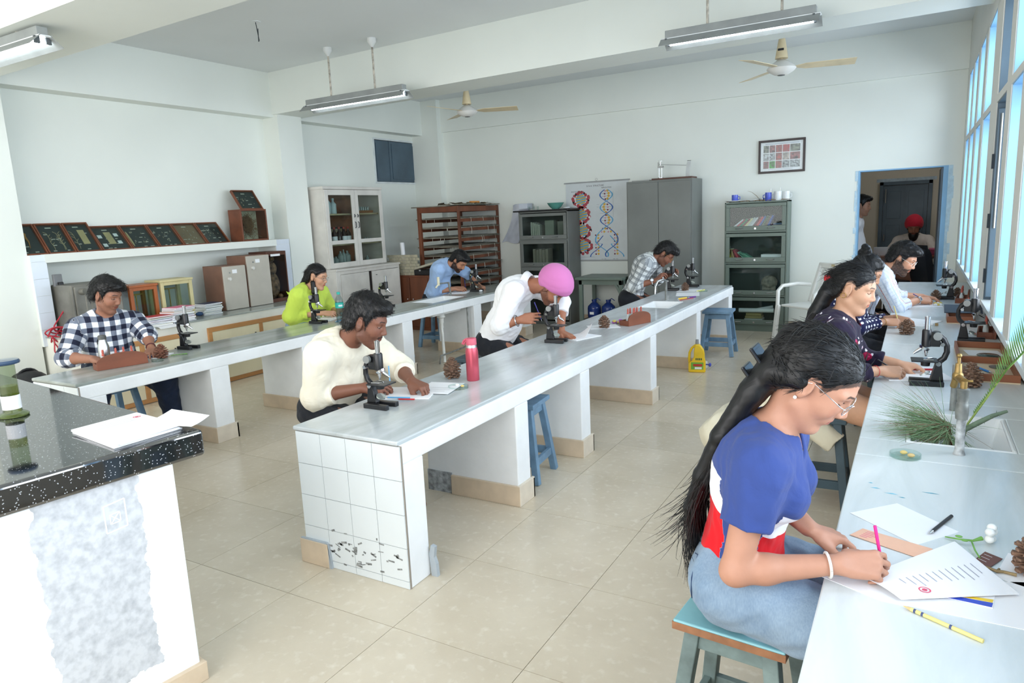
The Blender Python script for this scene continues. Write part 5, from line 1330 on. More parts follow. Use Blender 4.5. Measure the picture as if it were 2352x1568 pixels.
  if sh.get('panels'): colr = sh['panels'](v, tr/np.linalg.norm(N-hip), arm_id, J)
  J['shirt'] = np_obj(sh.get('name', 'shirt'), v, qd, sh['mat'], root, colr, uv); J['SF'] = B
  if sh.get('collar'):
   cm = sh.get('collar_mat', sh['mat']); fr_ = nrm(f-na*(f @ na)); lf = np.cross(na, fr_); rows = []; n = 22
   r_t, r_b = op+0.004, op+0.036
   for lev, (rr, hh) in enumerate(((r_t-0.002, 0.0), (r_t+0.001, 0.032), (r_t+0.006, 0.037), (r_t+0.016, 0.018), (r_b, -0.012))):
    row = []
    for k in range(n+1):
     a = math.radians(16)+math.radians(328)*k/n; fro = max(0, math.cos(a))
     drop = -0.022*fro**2*(lev >= 2)*(lev-1)/3
     row.append(tuple(N-na*(0.014+0.03*fro)+fr_*rr*math.cos(a)*1.0+lf*rr*math.sin(a)+na*(hh+drop)))
    rows.append(row)
   mm = M().sheet([[Vector(p) for p in r] for r in rows], 0.0)
   nv = len(rows)*(n+1); mm.v = mm.v[:nv]; mm.f = [q for q in mm.f if max(q) < nv]
   o = mm.obj('collar', cm, root, smooth=True, world=False)
   o.data.attributes.new('pat', 'FLOAT_VECTOR', 'POINT').data.foreach_set('vector', np.array([(0.05+0.002*i_, 0.03, 0.0) for i_ in range(nv)], np.float32).ravel())
   md = o.modifiers.new('thick', 'SOLIDIFY'); md.thickness = 0.0035
  if sh.get('buttons'):
   for k in range(sh['buttons']):
    p0 = lerp(hip, N, 0.93-0.17*k); p = B.trace(p0+f*0.3, -f)
    if p is None: continue
    M().sph(p, (0.006, 0.006, 0.006), 10, 6).obj('button', sh.get('button_mat', mat('dark_button', (60, 52, 48), 0.4)), root, world=False, smooth=True)
 # ---- trousers ----
 tr_ = d.get('pants')
 if tr_:
  i = tr_.get('i', 0.012); B = Field(); B.el(hip+t*0.015, TA, V(0.112*g+i, 0.155*g+i, 0.118+i), 0.05)
  for q in 'RL':
   B.rc(hp[q], kn[q], 0.094*g+i, 0.074+i, 0.045); m_ = lerp(kn[q], an[q], 0.4); B.rc(kn[q], m_, 0.072+i, 0.063+i, 0.045)
   B.cc(lerp(kn[q], an[q], 0.3), lerp(kn[q], an[q], 0.93), 0.058+i, 0.05+i+tr_.get('flare', 0.0), 0.03)
  B.half(t, hip+t*tr_.get('waist', 0.10), 0.006)
  w1 = wrinkle(d.get('seed', 1)+3, 0.003, 0.08); B.disp = lambda P: w1(P)
  v, qd = surface(B, tr_.get('vox', vox)); v = relax(v, qd, 2, 0.4)
  J['pants'] = np_obj(tr_.get('name', 'trousers'), v, qd, tr_['mat'], root, None, v.copy()); J['PF'] = B
 # ---- hair or turban ----
 hr = d.get('hair')
 if hr:
  B = Field(); hr(B, J)
  w1 = wrinkle(d.get('seed', 1)+5, d.get('hairw', 0.0016), 0.03)
  def hd(P):
   q = (P-hc) @ A.T/hs
   return w1(P)+0.0004*np.sin(q[:,1]*800+q[:,0]*40+2*np.sin(q[:,2]*40))
  if B.disp is None: B.disp = hd
  v, qd = surface(B, d.get('hairvox', vox)); v = relax(v, qd, 1, 0.35)
  np_obj(d.get('hairname', 'hair'), v, qd, d.get('hairmat', HAIR), root, None, (v-hc) @ A.T/hs)
  if d.get('fuzz'):
   # short combed hairs lying over the hair mass
   rs = np.random.RandomState(d.get('seed', 1)); q = (v-hc) @ A.T/hs; top = np.array([-0.05, 0.0, 0.10])
   nn = np.zeros_like(v); fn = np.cross(v[qd[:,2]]-v[qd[:,0]], v[qd[:,3]]-v[qd[:,1]])
   for c_ in range(4):
    for k in range(3): nn[:,k] += np.bincount(qd[:,c_], fn[:,k], len(v))
   nn /= np.linalg.norm(nn, axis=1)[:,None]+1e-9
   ok_ = np.flatnonzero(np.linalg.norm(q-np.array([-0.01, 0, 0.04]), axis=1) < 0.135); pick = rs.choice(ok_, min(len(ok_), d['fuzz']), replace=False); paths = []
   for i_ in pick:
    dl = (q[i_]-top+np.array([0.02, 0, -0.02])) if not d.get('comb') else np.array(d['comb'])-q[i_]*np.array([1, 0.6, 1]); dw = A.T @ dl; dw = dw-nn[i_]*(dw @ nn[i_]); dw = nrm(dw+0.25*rs.normal(size=3)*np.linalg.norm(dw)); L = rs.uniform(0.012, d.get('fuzzl', 0.032)); lf_ = rs.uniform(0.0, d.get('lift', 0.35))
    paths.append([v[i_]+nn[i_]*0.0012+dw*L*t_+nn[i_]*L*lf_*t_*(1-0.7*t_)-A[2]*0.004*t_*t_ for t_ in (0, 0.35, 0.7, 1)])
   strands('hair_strands', mat('black_hair_strand', (14, 13, 14), 0.5), root, paths, 0.0009)
 return root, J
def strands(name, m, parent, paths, r0=0.0008):
 """loose hairs as thin tubes, joined in one part"""
 cu = bpy.data.curves.new(name, 'CURVE'); cu.dimensions = '3D'; cu.bevel_depth = r0; cu.bevel_resolution = 0; cu.use_fill_caps = False
 for p in paths:
  sp = cu.splines.new('POLY'); sp.points.add(len(p)-1)
  for k, q in enumerate(p): sp.points[k].co = (q[0], q[1], q[2], 1); sp.points[k].radius = 1.0-0.8*(k/(len(p)-1))**2
 o = bpy.data.objects.new(name, cu); C.objects.link(o); cu.materials.append(m); o.parent = parent; o['kind'] = 'stuff'
 return o
def glasses(J, m_frame, lens=True, wide=0.0245, tall=0.0175):
 H = J['H']; root = J['root']
 g_ = M()
 for q in (-1, 1):
  ring = [H(0.106, q*(0.034+wide*math.cos(a)*0.93), 0.004+tall*math.sin(a)) for a in [2*PI*k/16 for k in range(17)]]
  ring = [p-J['s']*J['A'][0]*0.012*abs((p-J['hc']) @ J['A'][1]/J['s']/0.06)**2 for p in ring]
  g_.tube(ring, 0.0011, 6)
  g_.tube([H(0.097, q*0.060, 0.009), H(0.085, q*0.073, 0.011), H(0.0, q*0.083, 0.022), H(-0.012, q*0.083, 0.014)], 0.0011, 6)
 g_.tube([H(0.106, -0.009, 0.009), H(0.110, 0, 0.012), H(0.106, 0.009, 0.009)], 0.0011, 6)
 fr = g_.obj('spectacles', m_frame, root, smooth=True, world=False)
 if lens:
  for q in (-1, 1):
   c = H(0.1045, q*0.034, 0.004); n = 16
   vs = [c]+[H(0.1045-0.012*((0.034+wide*math.cos(a)*0.93)/0.06)**2, q*(0.034+wide*math.cos(a)*0.93), 0.004+tall*math.sin(a)) for a in [2*PI*k/n for k in range(n)]]
   M().add(vs, [(0, 1+k, 1+(k+1) % n) for k in range(n)]).obj('lens', glass('lens_glass', (246, 250, 250), 0.12), fr, world=False)
 return fr
def pen(label, p, q, m, r=0.004, cat='pen', tip=None):
 p = Vector(p); q = Vector(q); t = T('pen', label, cat, tuple(p))
 d = (q-p)
 M().cyl(p+d*0.1, q, r).obj('barrel', m, t)
 M().cyl(p, p+d*0.1, r*0.25, r).obj('tip', tip or STEEL, t)
 return t
# ---- the woman in the foreground ----
JEANS = cloth_mat('light_denim', (98, 122, 148), 0.85, 'denim', c=(158, 178, 196), wr=0.25)
def p1_panels(v, s, arm, J):
 R_, Wt, B_ = (np.array(lin(c)) for c in ((206, 26, 36), (236, 236, 242), (52, 70, 128)))
 fx = (v-J['Ch']) @ J['f']
 col = np.where((s < 0.36+0.6*fx)[:,None], R_, np.where((s < 0.66-0.3*fx)[:,None], Wt, B_))
 col[arm >= 0] = B_
 return col
def long_hair(F, J):
 H, A, c, s = J['H'], J['A'], J['hc'], J['s']
 hair_cap(F, H, A, c, s, HL_F, rx=0.104, ry=0.083, rz=0.094)
 # drawn back into a clip, then straight down the back
 F.el(H(-0.05, 0, 0.052), A, V(0.082, 0.078, 0.070), 0.03)
 pts = [H(-0.095, 0, 0.05), V(0.018, 0.0, 1.095), V(-0.055, 0.0, 0.975), V(-0.105, 0.004, 0.86), V(-0.135, 0.01, 0.76), V(-0.128, 0.012, 0.66), V(-0.118, 0.012, 0.60)]
 wd = [0.060, 0.070, 0.074, 0.072, 0.066, 0.05, 0.02]; th = [0.05, 0.034, 0.026, 0.022, 0.020, 0.014, 0.006]
 for a, b, w0, w1, t0, t1 in zip(pts[:-1], pts[1:], wd[:-1], wd[1:], th[:-1], th[1:]):
  n = 7
  for k in range(n):
   y0 = (k/(n-1)*2-1)*(w0-t0); y1 = (k/(n-1)*2-1)*(w1-t1)
   F.rc(a+V(0, y0, 0), b+V(0, y1, 0), t0*0.9, t1*0.9, 0.012)
 for q in (-1, 1): F.rc(H(-0.03, q*0.07, 0.0), H(-0.09, q*0.05, -0.03), 0.022, 0.03, 0.02)
P1, J1 = person('young woman with long black hair and glasses, blue white and red top, writing', (-0.36, 1.80, 0), 0, dict(
 s=0.97, hs=0.97, fem=True, girth=0.92, vox=0.0042, seed=3, skin=(186, 136, 112), lip=(176, 92, 92),
 hip=(-0.018, 0, 0.592), neck=(0.052, 0, 0.992), head=(0.160, 0, 1.128), rot=(-2, 37, 2), hunch=0.004, sw=0.148, sd=0.05, sf=0.018,
 R=dict(w=(0.236, -0.112, 0.716), f=(0.90, 0.42, -0.04), pn=(-0.2, 0.62, -0.75), pose='pen', el=(0.018, -0.198, 0.69)),
 L=dict(w=(0.150, 0.045, 0.725), f=(0.80, 0.40, -0.28), pn=(-0.35, -0.25, -1), pose='rest', el=(0.03, 0.22, 0.73)),
 knee=dict(R=(0.40, -0.11, 0.50), L=(0.40, 0.12, 0.50)), ankle=dict(R=(0.30, -0.13, 0.08), L=(0.34, 0.12, 0.08)),
 shirt=dict(mat=cloth_mat('colour_block_jersey', None, 0.85, 'panel', L=0.403, wr=0.3), armz=5.0, name='top', sleeve=0.54, i=0.008, puff=0.010, hem=(0, 0, 0.075), open=0.052, neckdrop=0.03, vneck=0.05, vr=0.042, wr=0.0022, collar=False, vox=0.0045),
 pants=dict(mat=JEANS, name='jeans', i=0.012, waist=0.14, vox=0.005), hair=long_hair, hairvox=0.0042, hairw=0.0005, fuzz=1500, fuzzl=0.045, comb=(-0.12, 0, 0.02), lift=0.04,
 scalp=HL_F))
glasses(J1, mat('silver_wire', (214, 214, 216), 0.25, 1.0))
H = J1['H']
# hair clip: a bar across the back of the head with two flat jaws standing up from it
cl = M(); Bk = mat('black_acrylic', (20, 20, 24), 0.2)
ca = V(0.045, 0, 1.165); cu_ = nrm(V(-0.55, 0, 0.8)); cf_ = nrm(V(0.8, 0, 0.55))
for o_, h_, w_ in ((0.0, 0.105, 0.055), (-0.045, 0.075, 0.05)):
 p0 = ca+cf_*o_; cl.beam(p0-cu_*0.05, p0+cu_*(h_-0.05), w_*1.6, 0.010, tuple(cf_))
cl.beam(ca-cf_*0.05-cu_*0.03, ca+cf_*0.01-cu_*0.03, 0.06, 0.02, (0, 0, 1))
cl.obj('hair_clip', Bk, P1, world=False, bevel=0.004)
M().sph(H(-0.012, -0.0865, -0.036), 0.0045, 10, 8).obj('ear_stud', mat('pearl', (240, 238, 232), 0.2), P1, world=False, smooth=True)
# bracelet, ring, chain
def band_on(J, q, off, r, tw, m, name, fld='F'):
 a = J['El'][q]; b = J['Wr'][q]; u = nrm(b-a); c = b+u*off; e1 = nrm(np.cross(u, V(0, 0, 1))); e2 = np.cross(u, e1)
 return M().tube([c+(e1*math.cos(t)+e2*math.sin(t))*r for t in [2*PI*k/24 for k in range(25)]], tw, 8, cap=False).obj(name, m, J['root'], world=False, smooth=True)
band_on(J1, 'R', -0.022, 0.0285, 0.0035, mat('white_elastic', (224, 220, 212), 0.6), 'bracelet')
ax = nrm(J1['hc']-J1['N']); cN = J1['N']+ax*0.012
pts = []
for k in range(40):
 a = math.radians(-110+220*k/39); d_ = nrm(J1['f']*math.cos(a)+J1['l']*math.sin(a)); o_ = cN-J1['t']*0.045*max(0, math.cos(a))**2
 p = J1['F'].trace(o_+d_*0.2, -d_)
 if p is not None: pts.append(p+d_*0.001)
M().tube(pts, 0.0009, 5).obj('neck_chain', mat('gold', (206, 160, 84), 0.25, 1.0), P1, world=False)
hx = J1['hx']['R']
pc_ = hx(0.10, -0.011, -0.012)
# stitched seams on the jeans
def on_pants(J, pts, r, m, name):
 out = []
 for p, dr in pts:
  w = J['PF'].trace(np.array(p)+np.array(dr)*0.2, -np.array(dr))
  if w is not None: out.append(tuple(w+np.array(dr)*0.0005))
 return M().tube(out, r, 5).obj(name, m, J['root'], world=False)
SEAM = mat('dark_denim_stitch', (58, 78, 108), 0.9)
on_pants(J1, [((x_, -0.1, z_), nrm(V(-0.1, -1, 0.2))) for x_, z_ in ((-0.045, 0.70), (-0.035, 0.655), (-0.01, 0.612), (0.02, 0.585), (0.055, 0.574), (0.086, 0.572), (0.12, 0.574), (0.16, 0.577), (0.20, 0.578))], 0.0022, SEAM, 'side_seam')
on_pants(J1, [((x_, -0.07, z_), nrm(V(-0.75, -1, 0.05))) for x_, z_ in ((-0.10, 0.655), (-0.075, 0.66), (-0.055, 0.61), (-0.052, 0.575), (-0.062, 0.548))], 0.0018, SEAM, 'pocket_seam')
on_pants(J1, [((J1['hip']+J1['t']*0.115+J1['f']*0.02*math.cos(a_)), nrm(J1['f']*math.cos(a_)+J1['l']*math.sin(a_))) for a_ in [2*PI*k/20 for k in range(21)]], 0.0016, SEAM, 'waist_seam')
rs = np.random.RandomState(8); ps_ = []
for k in range(420):
 a = rs.uniform(0, 1)**0.6; y = rs.normal()*0.042
 p0 = lerp(V(-0.05, 0, 0.97), V(-0.14, 0.01, 0.72), a)+V(rs.normal()*0.006-0.004, y, rs.normal()*0.02)
 L = rs.uniform(0.10, 0.22); fl = (rs.uniform(0.02, 0.09) if (rs.rand() < 0.3 and p0[2] > 0.78) else rs.uniform(-0.03, 0.015))*L/0.15
 dv = V(-0.30 if p0[2] > 0.8 else -0.02, rs.normal()*0.05, -1); pth = []
 for q in range(7):
  t_ = q/6; pth.append(p0+dv*L*t_+V(-fl*t_*t_, rs.normal()*0.001+0.01*t_*rs.normal(), 0))
 ps_.append(pth)
for k in range(60):
 p0 = H(-0.06+rs.normal()*0.03, rs.normal()*0.05, 0.12+rs.normal()*0.012); d_ = V(-rs.uniform(0.02, 0.06), rs.normal()*0.02, rs.uniform(-0.03, 0.02))
 ps_.append([p0+d_*t_+V(0, 0, -0.03*t_*t_) for t_ in (0, 0.25, 0.5, 0.75, 1)])
strands('loose_hair', mat('black_hair_strand', (18, 16, 17), 0.45), P1, ps_, 0.0011)
# ---- the other people ----
def LW(loc, rz=0):
 a = math.radians(-rz); c, s_ = math.cos(a), math.sin(a)
 return lambda x, y, z: (c*(x-loc[0])-s_*(y-loc[1]), s_*(x-loc[0])+c*(y-loc[1]), z)
def legs(fx=0.38, kz=0.47, ax=0.33, sp=0.12):
 return dict(knee=dict(R=(fx, -sp, kz), L=(fx, sp, kz)), ankle=dict(R=(ax, -sp, 0.08), L=(ax, sp, 0.08)))
JEANSD = cloth_mat('dark_denim', (26, 34, 52), 0.85, 'denim', c=(44, 56, 80))
DARKT = cloth_mat('dark_trousers', (34, 36, 42), 0.85)
def tail(F, J, pts, wd, th):
 for a, b, w0, w1, t0, t1 in zip(pts[:-1], pts[1:], wd[:-1], wd[1:], th[:-1], th[1:]):
  for k in range(5):
   y0 = (k/4*2-1)*max(w0-t0, 0); y1 = (k/4*2-1)*max(w1-t1, 0); F.rc(V(*a)+V(0, y0, 0), V(*b)+V(0, y1, 0), t0, t1, 0.012)
def man_hair(top=0.0, front=0.0, side=0.0, hl=HL_M, extra=()):
 def fn(F, J):
  hair_cap(F, J['H'], J['A'], J['hc'], J['s'], hl, rx=0.110, ry=0.086+side, rz=0.100+top, extra=tuple(extra)+(((0.055, 0, 0.098), (0.05+front, 0.066, 0.04)),))
 return fn
def turban(mat_n, tall=0.0):
 def fn(F, J):
  H, A, c, s = J['H'], J['A'], J['hc'], J['s']
  F.el(H(-0.022, 0, 0.062), A, V(0.134, 0.118, 0.118+tall)*s, 0.02)
  F.el(H(-0.05, 0, 0.04), A, V(0.105, 0.108, 0.10)*s, 0.03)
  F.el(H(0.03, 0, 0.085), A, V(0.078, 0.085, 0.06+tall)*s, 0.03)
  def cut(P):
   q = (P-c) @ A.T/s; return (np.interp(q[:,0], [-0.15, -0.06, -0.02, 0.03, 0.07, 0.12], [-0.055, -0.045, 0.006, 0.022, 0.044, 0.066])-q[:,2])*s*0.8
  F.func(cut, 0.012)
  def folds(P):
   q = (P-c) @ A.T/s; yy = np.abs(q[:,1])
   ph = (q[:,2]*1.0-0.55*q[:,0]+0.62*yy*np.sign(q[:,0]+0.3))*120+np.sin(q[:,1]*28)*0.8+q[:,1]*24
   return -0.0022*np.abs(np.sin(ph*0.5))**0.6+0.0012
  F.disp = folds
 return fn
# floral blouse, red scrunchie
lc = (-0.40, 3.88); w = LW(lc)
def p2_hair(F, J):
 H = J['H']; hair_cap(F, H, J['A'], J['hc'], J['s'], HL_F, rx=0.105, ry=0.083, rz=0.096)
 tail(F, J, [H(-0.10, 0, 0.035), w(-0.385, 3.88, 1.10), w(-0.435, 3.88, 1.0), w(-0.475, 3.885, 0.9), w(-0.50, 3.89, 0.82)], [0.035, 0.05, 0.055, 0.045, 0.02], [0.034, 0.036, 0.034, 0.024, 0.01])
P2, J2 = person('woman in the dark floral blouse with a red scrunchie on her ponytail, writing', lc+(0,), 0, dict(
 s=0.98, fem=True, vox=0.005, seed=4, skin=(206, 158, 128), lip=(178, 100, 96), hip=(0, 0, 0.585), neck=w(-0.315, 3.88, 0.966), head=w(-0.265, 3.88, 1.122), rot=(-8, 16, 0), hunch=0.02, sw=0.15, sd=0.055, sf=0.01,
 R=dict(w=w(-0.125, 3.87, 0.712), f=(0.9, 0.35, -0.1), pn=(-0.2, 0.55, -0.8), pose='pen', el=w(-0.30, 3.71, 0.715)), L=dict(w=w(-0.06, 4.08, 0.712), f=(0.95, 0.1, -0.12), pn=(-0.2, 0, -1), pose='rest', el=w(-0.26, 4.10, 0.74)),
 **legs(), shirt=dict(mat=cloth_mat('dark_floral_print', (38, 30, 52), 0.85, 'floral', s=13), name='blouse', sleeve=1.68, open=0.06, neckdrop=0.03, vneck=0.09, vr=0.045, hem=(0, 0, -0.05), loose=True, puff=0.012, planar=False),
 pants=dict(mat=cloth_mat('cream_trousers', (222, 214, 190), 0.85)), hair=p2_hair, hairw=0.0006, fuzz=1500, fuzzl=0.07, comb=(-0.12, 0, 0.03), lift=0.08, scalp=HL_F))
H = J2['H']
M().lathe((0,0,0), [(0.034, -0.018), (0.043, -0.008), (0.043, 0.008), (0.034, 0.018)], 16, cap=False).obj('scrunchie', mat('red_velvet', (200, 36, 44), 0.8), P2, world=False, smooth=True).location = tuple(H(-0.112, 0, 0.024))
P2.children[-1].rotation_euler = (0, math.radians(-58), 0)
band_on(J2, 'R', -0.03, 0.029, 0.0014, mat('red_thread', (206, 50, 56), 0.7), 'wrist_thread')
ts = M(); p0 = J2['SF'].trace(J2['N']+J2['f']*0.4-J2['t']*0.1, -J2['f'])
if p0 is not None:
 for dy in (-0.008, 0.008): ts.tube([p0+V(0, dy*0.3, 0), p0+V(0.012, dy, -0.07), p0+V(0.012, dy*1.4, -0.15)], 0.003, 6)
 ts.cyl(p0+V(0.012, 0.011, -0.15), p0+V(0.014, 0.012, -0.21), 0.004, 0.011, 8).obj('tassel', mat('magenta_tassel', (200, 40, 96), 0.8), P2, world=False)
M().tube([H(-0.02, -0.088+0.0, -0.03)+V(0.012*math.cos(a), 0, 0.012*math.sin(a)) for a in [2*PI*k/14 for k in range(15)]], 0.0015, 6).obj('earring', mat('gold', (206, 160, 84), 0.25, 1.0), P2, world=False)
# hair bun, polka dots
lc = (-0.45, 5.45); w = LW(lc)
def p3_hair(F, J):
 H = J['H']; hair_cap(F, H, J['A'], J['hc'], J['s'], HL_F)
 for i in range(7):
  a = 2*PI*i/7; F.el(H(-0.085+0.018*math.cos(a*2), 0.03*math.cos(a), 0.135+0.022*math.sin(a)), J['A'], V(0.026, 0.026, 0.024), 0.008)
P3, J3 = person('woman with a high black hair bun and a navy polka dot sleeve, behind the ponytail', lc+(0,), 0, dict(
 s=0.97, fem=True, vox=0.006, seed=6, skin=(196, 146, 116), hip=(0, 0, 0.575), neck=w(-0.37, 5.45, 0.93), head=w(-0.30, 5.45, 1.06), rot=(0, 30, 0), sw=0.15,
 R=dict(w=w(-0.17, 5.49, 0.712), f=(0.9, 0.35, -0.1), pn=(-0.2, 0.55, -0.8), pose='pen', el=w(-0.33, 5.27, 0.70)), L=dict(w=w(-0.11, 5.70, 0.712), f=(0.9, -0.2, -0.12), pn=(-0.2, 0, -1), pose='rest', hint=(0, 0.6, -0.8)),
 **legs(), shirt=dict(mat=cloth_mat('navy_polka_dots', (30, 34, 74), 0.85, 'dots', s=30, r=0.3, c=(232, 232, 240)), name='kurta', sleeve=1.7, puff=0.01, hem=(0, 0, -0.06)), pants=dict(mat=DARKT), hair=p3_hair, hairw=0.0008, fuzz=500, fuzzl=0.05, comb=(-0.08, 0, 0.12), lift=0.1, scalp=HL_F))
band_on(J3, 'R', -0.02, 0.03, 0.0022, mat('gold', (206, 160, 84), 0.25, 1.0), 'bangle')
# striped shirt, glasses, watch
lc = (-0.42, 6.5); w = LW(lc)
P4, J4 = person('bearded man in clear glasses and a pale striped shirt, writing at the far window', lc+(0,), 0, dict(
 vox=0.0055, seed=8, skin=(196, 142, 112), beard=0.88, moustache=0.8, hip=(0, 0, 0.58), neck=w(-0.205, 6.5, 0.985), head=w(-0.098, 6.5, 1.072), rot=(-12, 26, 0), sw=0.18, hunch=0.05,
 R=dict(w=w(0.035, 6.75, 0.712), f=(0.85, 0.5, -0.1), pn=(-0.2, 0.5, -0.85), pose='pen', el=w(-0.12, 6.36, 0.70)), L=dict(w=w(0.06, 6.98, 0.712), f=(0.9, -0.2, -0.12), pn=(-0.2, 0, -1), pose='rest', hint=(0, 0.6, -0.8)),
 **legs(), shirt=dict(mat=cloth_mat('pale_striped_cotton', (222, 228, 238), 0.85, 'plaid', p=0.05, bands=[((170, 188, 214), 'u', 0.035, 0.2, 0.0, 0.6), ((178, 110, 112), 'u', 0.085, 0.07, 0.3, 0.8), ((196, 206, 224), 'v', 0.03, 0.2, 0.0, 0.6)]), sleeve=1.42, puff=0.01, collar=True, hem=(0, 0, -0.05), collar_mat=cloth_mat('pale_blue_cotton', (206, 218, 236), 0.85)),
 pants=dict(mat=DARKT), hair=man_hair(0.012, 0.012), hairw=0.002, fuzz=900, fuzzl=0.045, scalp=HL_M))
glasses(J4, mat('clear_acetate', (226, 224, 216), 0.2), tall=0.021)
def watch(J, q, strap, dial):
 a = J['El'][q]; b = J['Wr'][q]; u = nrm(b-a); c = b-u*0.03; e = nrm(np.cross(u, V(0, 0, 1)))*(1 if q == 'R' else -1); e = nrm(e*0.8+V(0, 0, 0.5))
 o = band_on(J, q, -0.03, 0.0305, 0.0055, strap, 'watch_strap')
 d = M().cyl(c+e*0.026, c+e*0.038, 0.020, n=20).obj('watch_case', STEEL, J['root'], world=False)
 M().cyl(c+e*0.038, c+e*0.0386, 0.016, n=20).obj('dial', dial, d, world=False)
watch(J4, 'R', STEEL, mat('dark_dial', (36, 44, 56), 0.3))
# cream shirt at the middle bench
lc = (-2.74, 2.70); w = LW(lc)
P5, J5 = person('man with a moustache in a cream shirt, at the near end of the middle bench', lc+(0,), 0, dict(
 s=1.03, vox=0.0048, seed=10, skin=(128, 84, 66), lip=(112, 64, 58), beard=0.32, moustache=0.8, hip=(-0.03, 0, 0.58), neck=w(-2.60, 2.70, 0.945), head=w(-2.452, 2.70, 1.052), rot=(22, 20, 0), sw=0.185, hunch=0.04, sd=0.045, eye_open=0.002,
 R=dict(w=w(-2.47, 2.655, 0.712), f=(0.82, 0.55, -0.1), pn=(-0.15, 0.4, -0.9), pose='pen', el=w(-2.70, 2.535, 0.675)), L=dict(w=w(-2.29, 2.83, 0.722), f=(0.96, -0.1, -0.22), pn=(-0.2, 0, -1), pose='curl', el=w(-2.47, 2.97, 0.75)),
 **legs(), shirt=dict(mat=cloth_mat('cream_cotton', (240, 232, 212), 0.85), sleeve=1.38, puff=0.014, cuffr=0.008, collar=True, hem=(0, 0, -0.16), loose=True, buttons=4, wr=0.0018),
 pants=dict(mat=DARKT), hair=man_hair(0.008, 0.010, extra=(((-0.03, 0, 0.11), (0.07, 0.065, 0.045)),)), hairw=0.0016, fuzz=1400, scalp=HL_M))
# pink turban
lc = (-2.86, 4.55); w = LW(lc)
P6, J6 = person('man in a pink turban and white shirt bending over a microscope', lc+(0,), 0, dict(
 vox=0.005, seed=12, skin=(168, 112, 86), beard=0.55, moustache=0.6, hip=(0.03, 0, 0.60), neck=w(-2.50, 4.55, 1.06), head=w(-2.30, 4.545, 1.03), rot=(0, 58, 4), sw=0.18, hunch=0.06, sd=0.05, girth=0.98,
 R=dict(w=w(-2.475, 4.36, 0.815), f=(0.95, 0.0, 0.12), pn=(0.1, 1, -0.2), pose='grip', el=w(-2.63, 4.32, 0.775)), L=dict(w=w(-2.245, 4.555, 0.71), f=(0.9, -0.25, -0.25), pn=(-0.25, 0, -1), pose='flat', el=w(-2.33, 4.74, 0.90)),
 **legs(0.36, 0.50, 0.2), shirt=dict(mat=cloth_mat('white_cotton', (246, 246, 248), 0.85), sleeve=1.4, puff=0.014, cuffr=0.006, collar=True, hem=(0, 0, 0.02), hemn=(0.45, 0, 0.9), loose=True, buttons=3, button_mat=PAPER),
 pants=dict(mat=DARKT, waist=0.12), hair=turban('pink'), hairname='turban', hairmat=cloth_mat('pink_muslin', (206, 122, 178), 0.8, wr=0.1)))
band_on(J6, 'R', -0.03, 0.040, 0.0045, STEEL, 'steel_bangle')
# grey plaid shirt at the far end of the middle bench
lc = (-2.80, 7.50); w = LW(lc)
P7, J7 = person('man in a grey plaid shirt looking into a microscope at the far end', lc+(0,), 0, dict(
 vox=0.006, seed=14, skin=(140, 92, 72), beard=0.35, hip=(0, 0, 0.58), neck=w(-2.52, 7.5, 1.03), head=w(-2.40, 7.5, 1.075), rot=(8, 42, 0), sw=0.18, hunch=0.05,
 R=dict(w=w(-2.485, 7.40, 0.79), f=(0.75, 0.1, 0.65), pn=(0.6, 0.5, -0.6), pose='grip', el=w(-2.69, 7.31, 0.735)), L=dict(w=w(-2.42, 7.72, 0.83), f=(0.8, -0.2, 0.5), pn=(0.5, -0.6, -0.5), pose='grip', hint=(0, 0.5, -0.8)),
 **legs(), shirt=dict(mat=cloth_mat('grey_plaid_cotton', (224, 228, 228), 0.85, 'plaid', p=0.06, bands=[((120, 126, 132), 'u', 0.062, 0.42, 0.0, 0.62), ((120, 126, 132), 'v', 0.062, 0.42, 0.0, 0.62), ((90, 96, 104), 'v', 0.062, 0.07, 0.66, 0.7), ((90, 96, 104), 'u', 0.062, 0.07, 0.66, 0.7)]), sleeve=1.4, puff=0.012, cuffr=0.008, collar=True, collar_mat=cloth_mat('pale_grey_cotton', (222, 230, 226), 0.85), hem=(0, 0, 0.0)),
 pants=dict(mat=DARKT), hair=man_hair(0.012, 0.02, extra=(((0.085, 0, 0.062), (0.035, 0.06, 0.035)),)), hairw=0.002, fuzz=700, fuzzl=0.05, scalp=HL_M))
glasses(J7, mat('gold', (206, 160, 84), 0.25, 1.0))
watch(J7, 'R', mat('white_strap', (220, 222, 222), 0.5), PAPER)
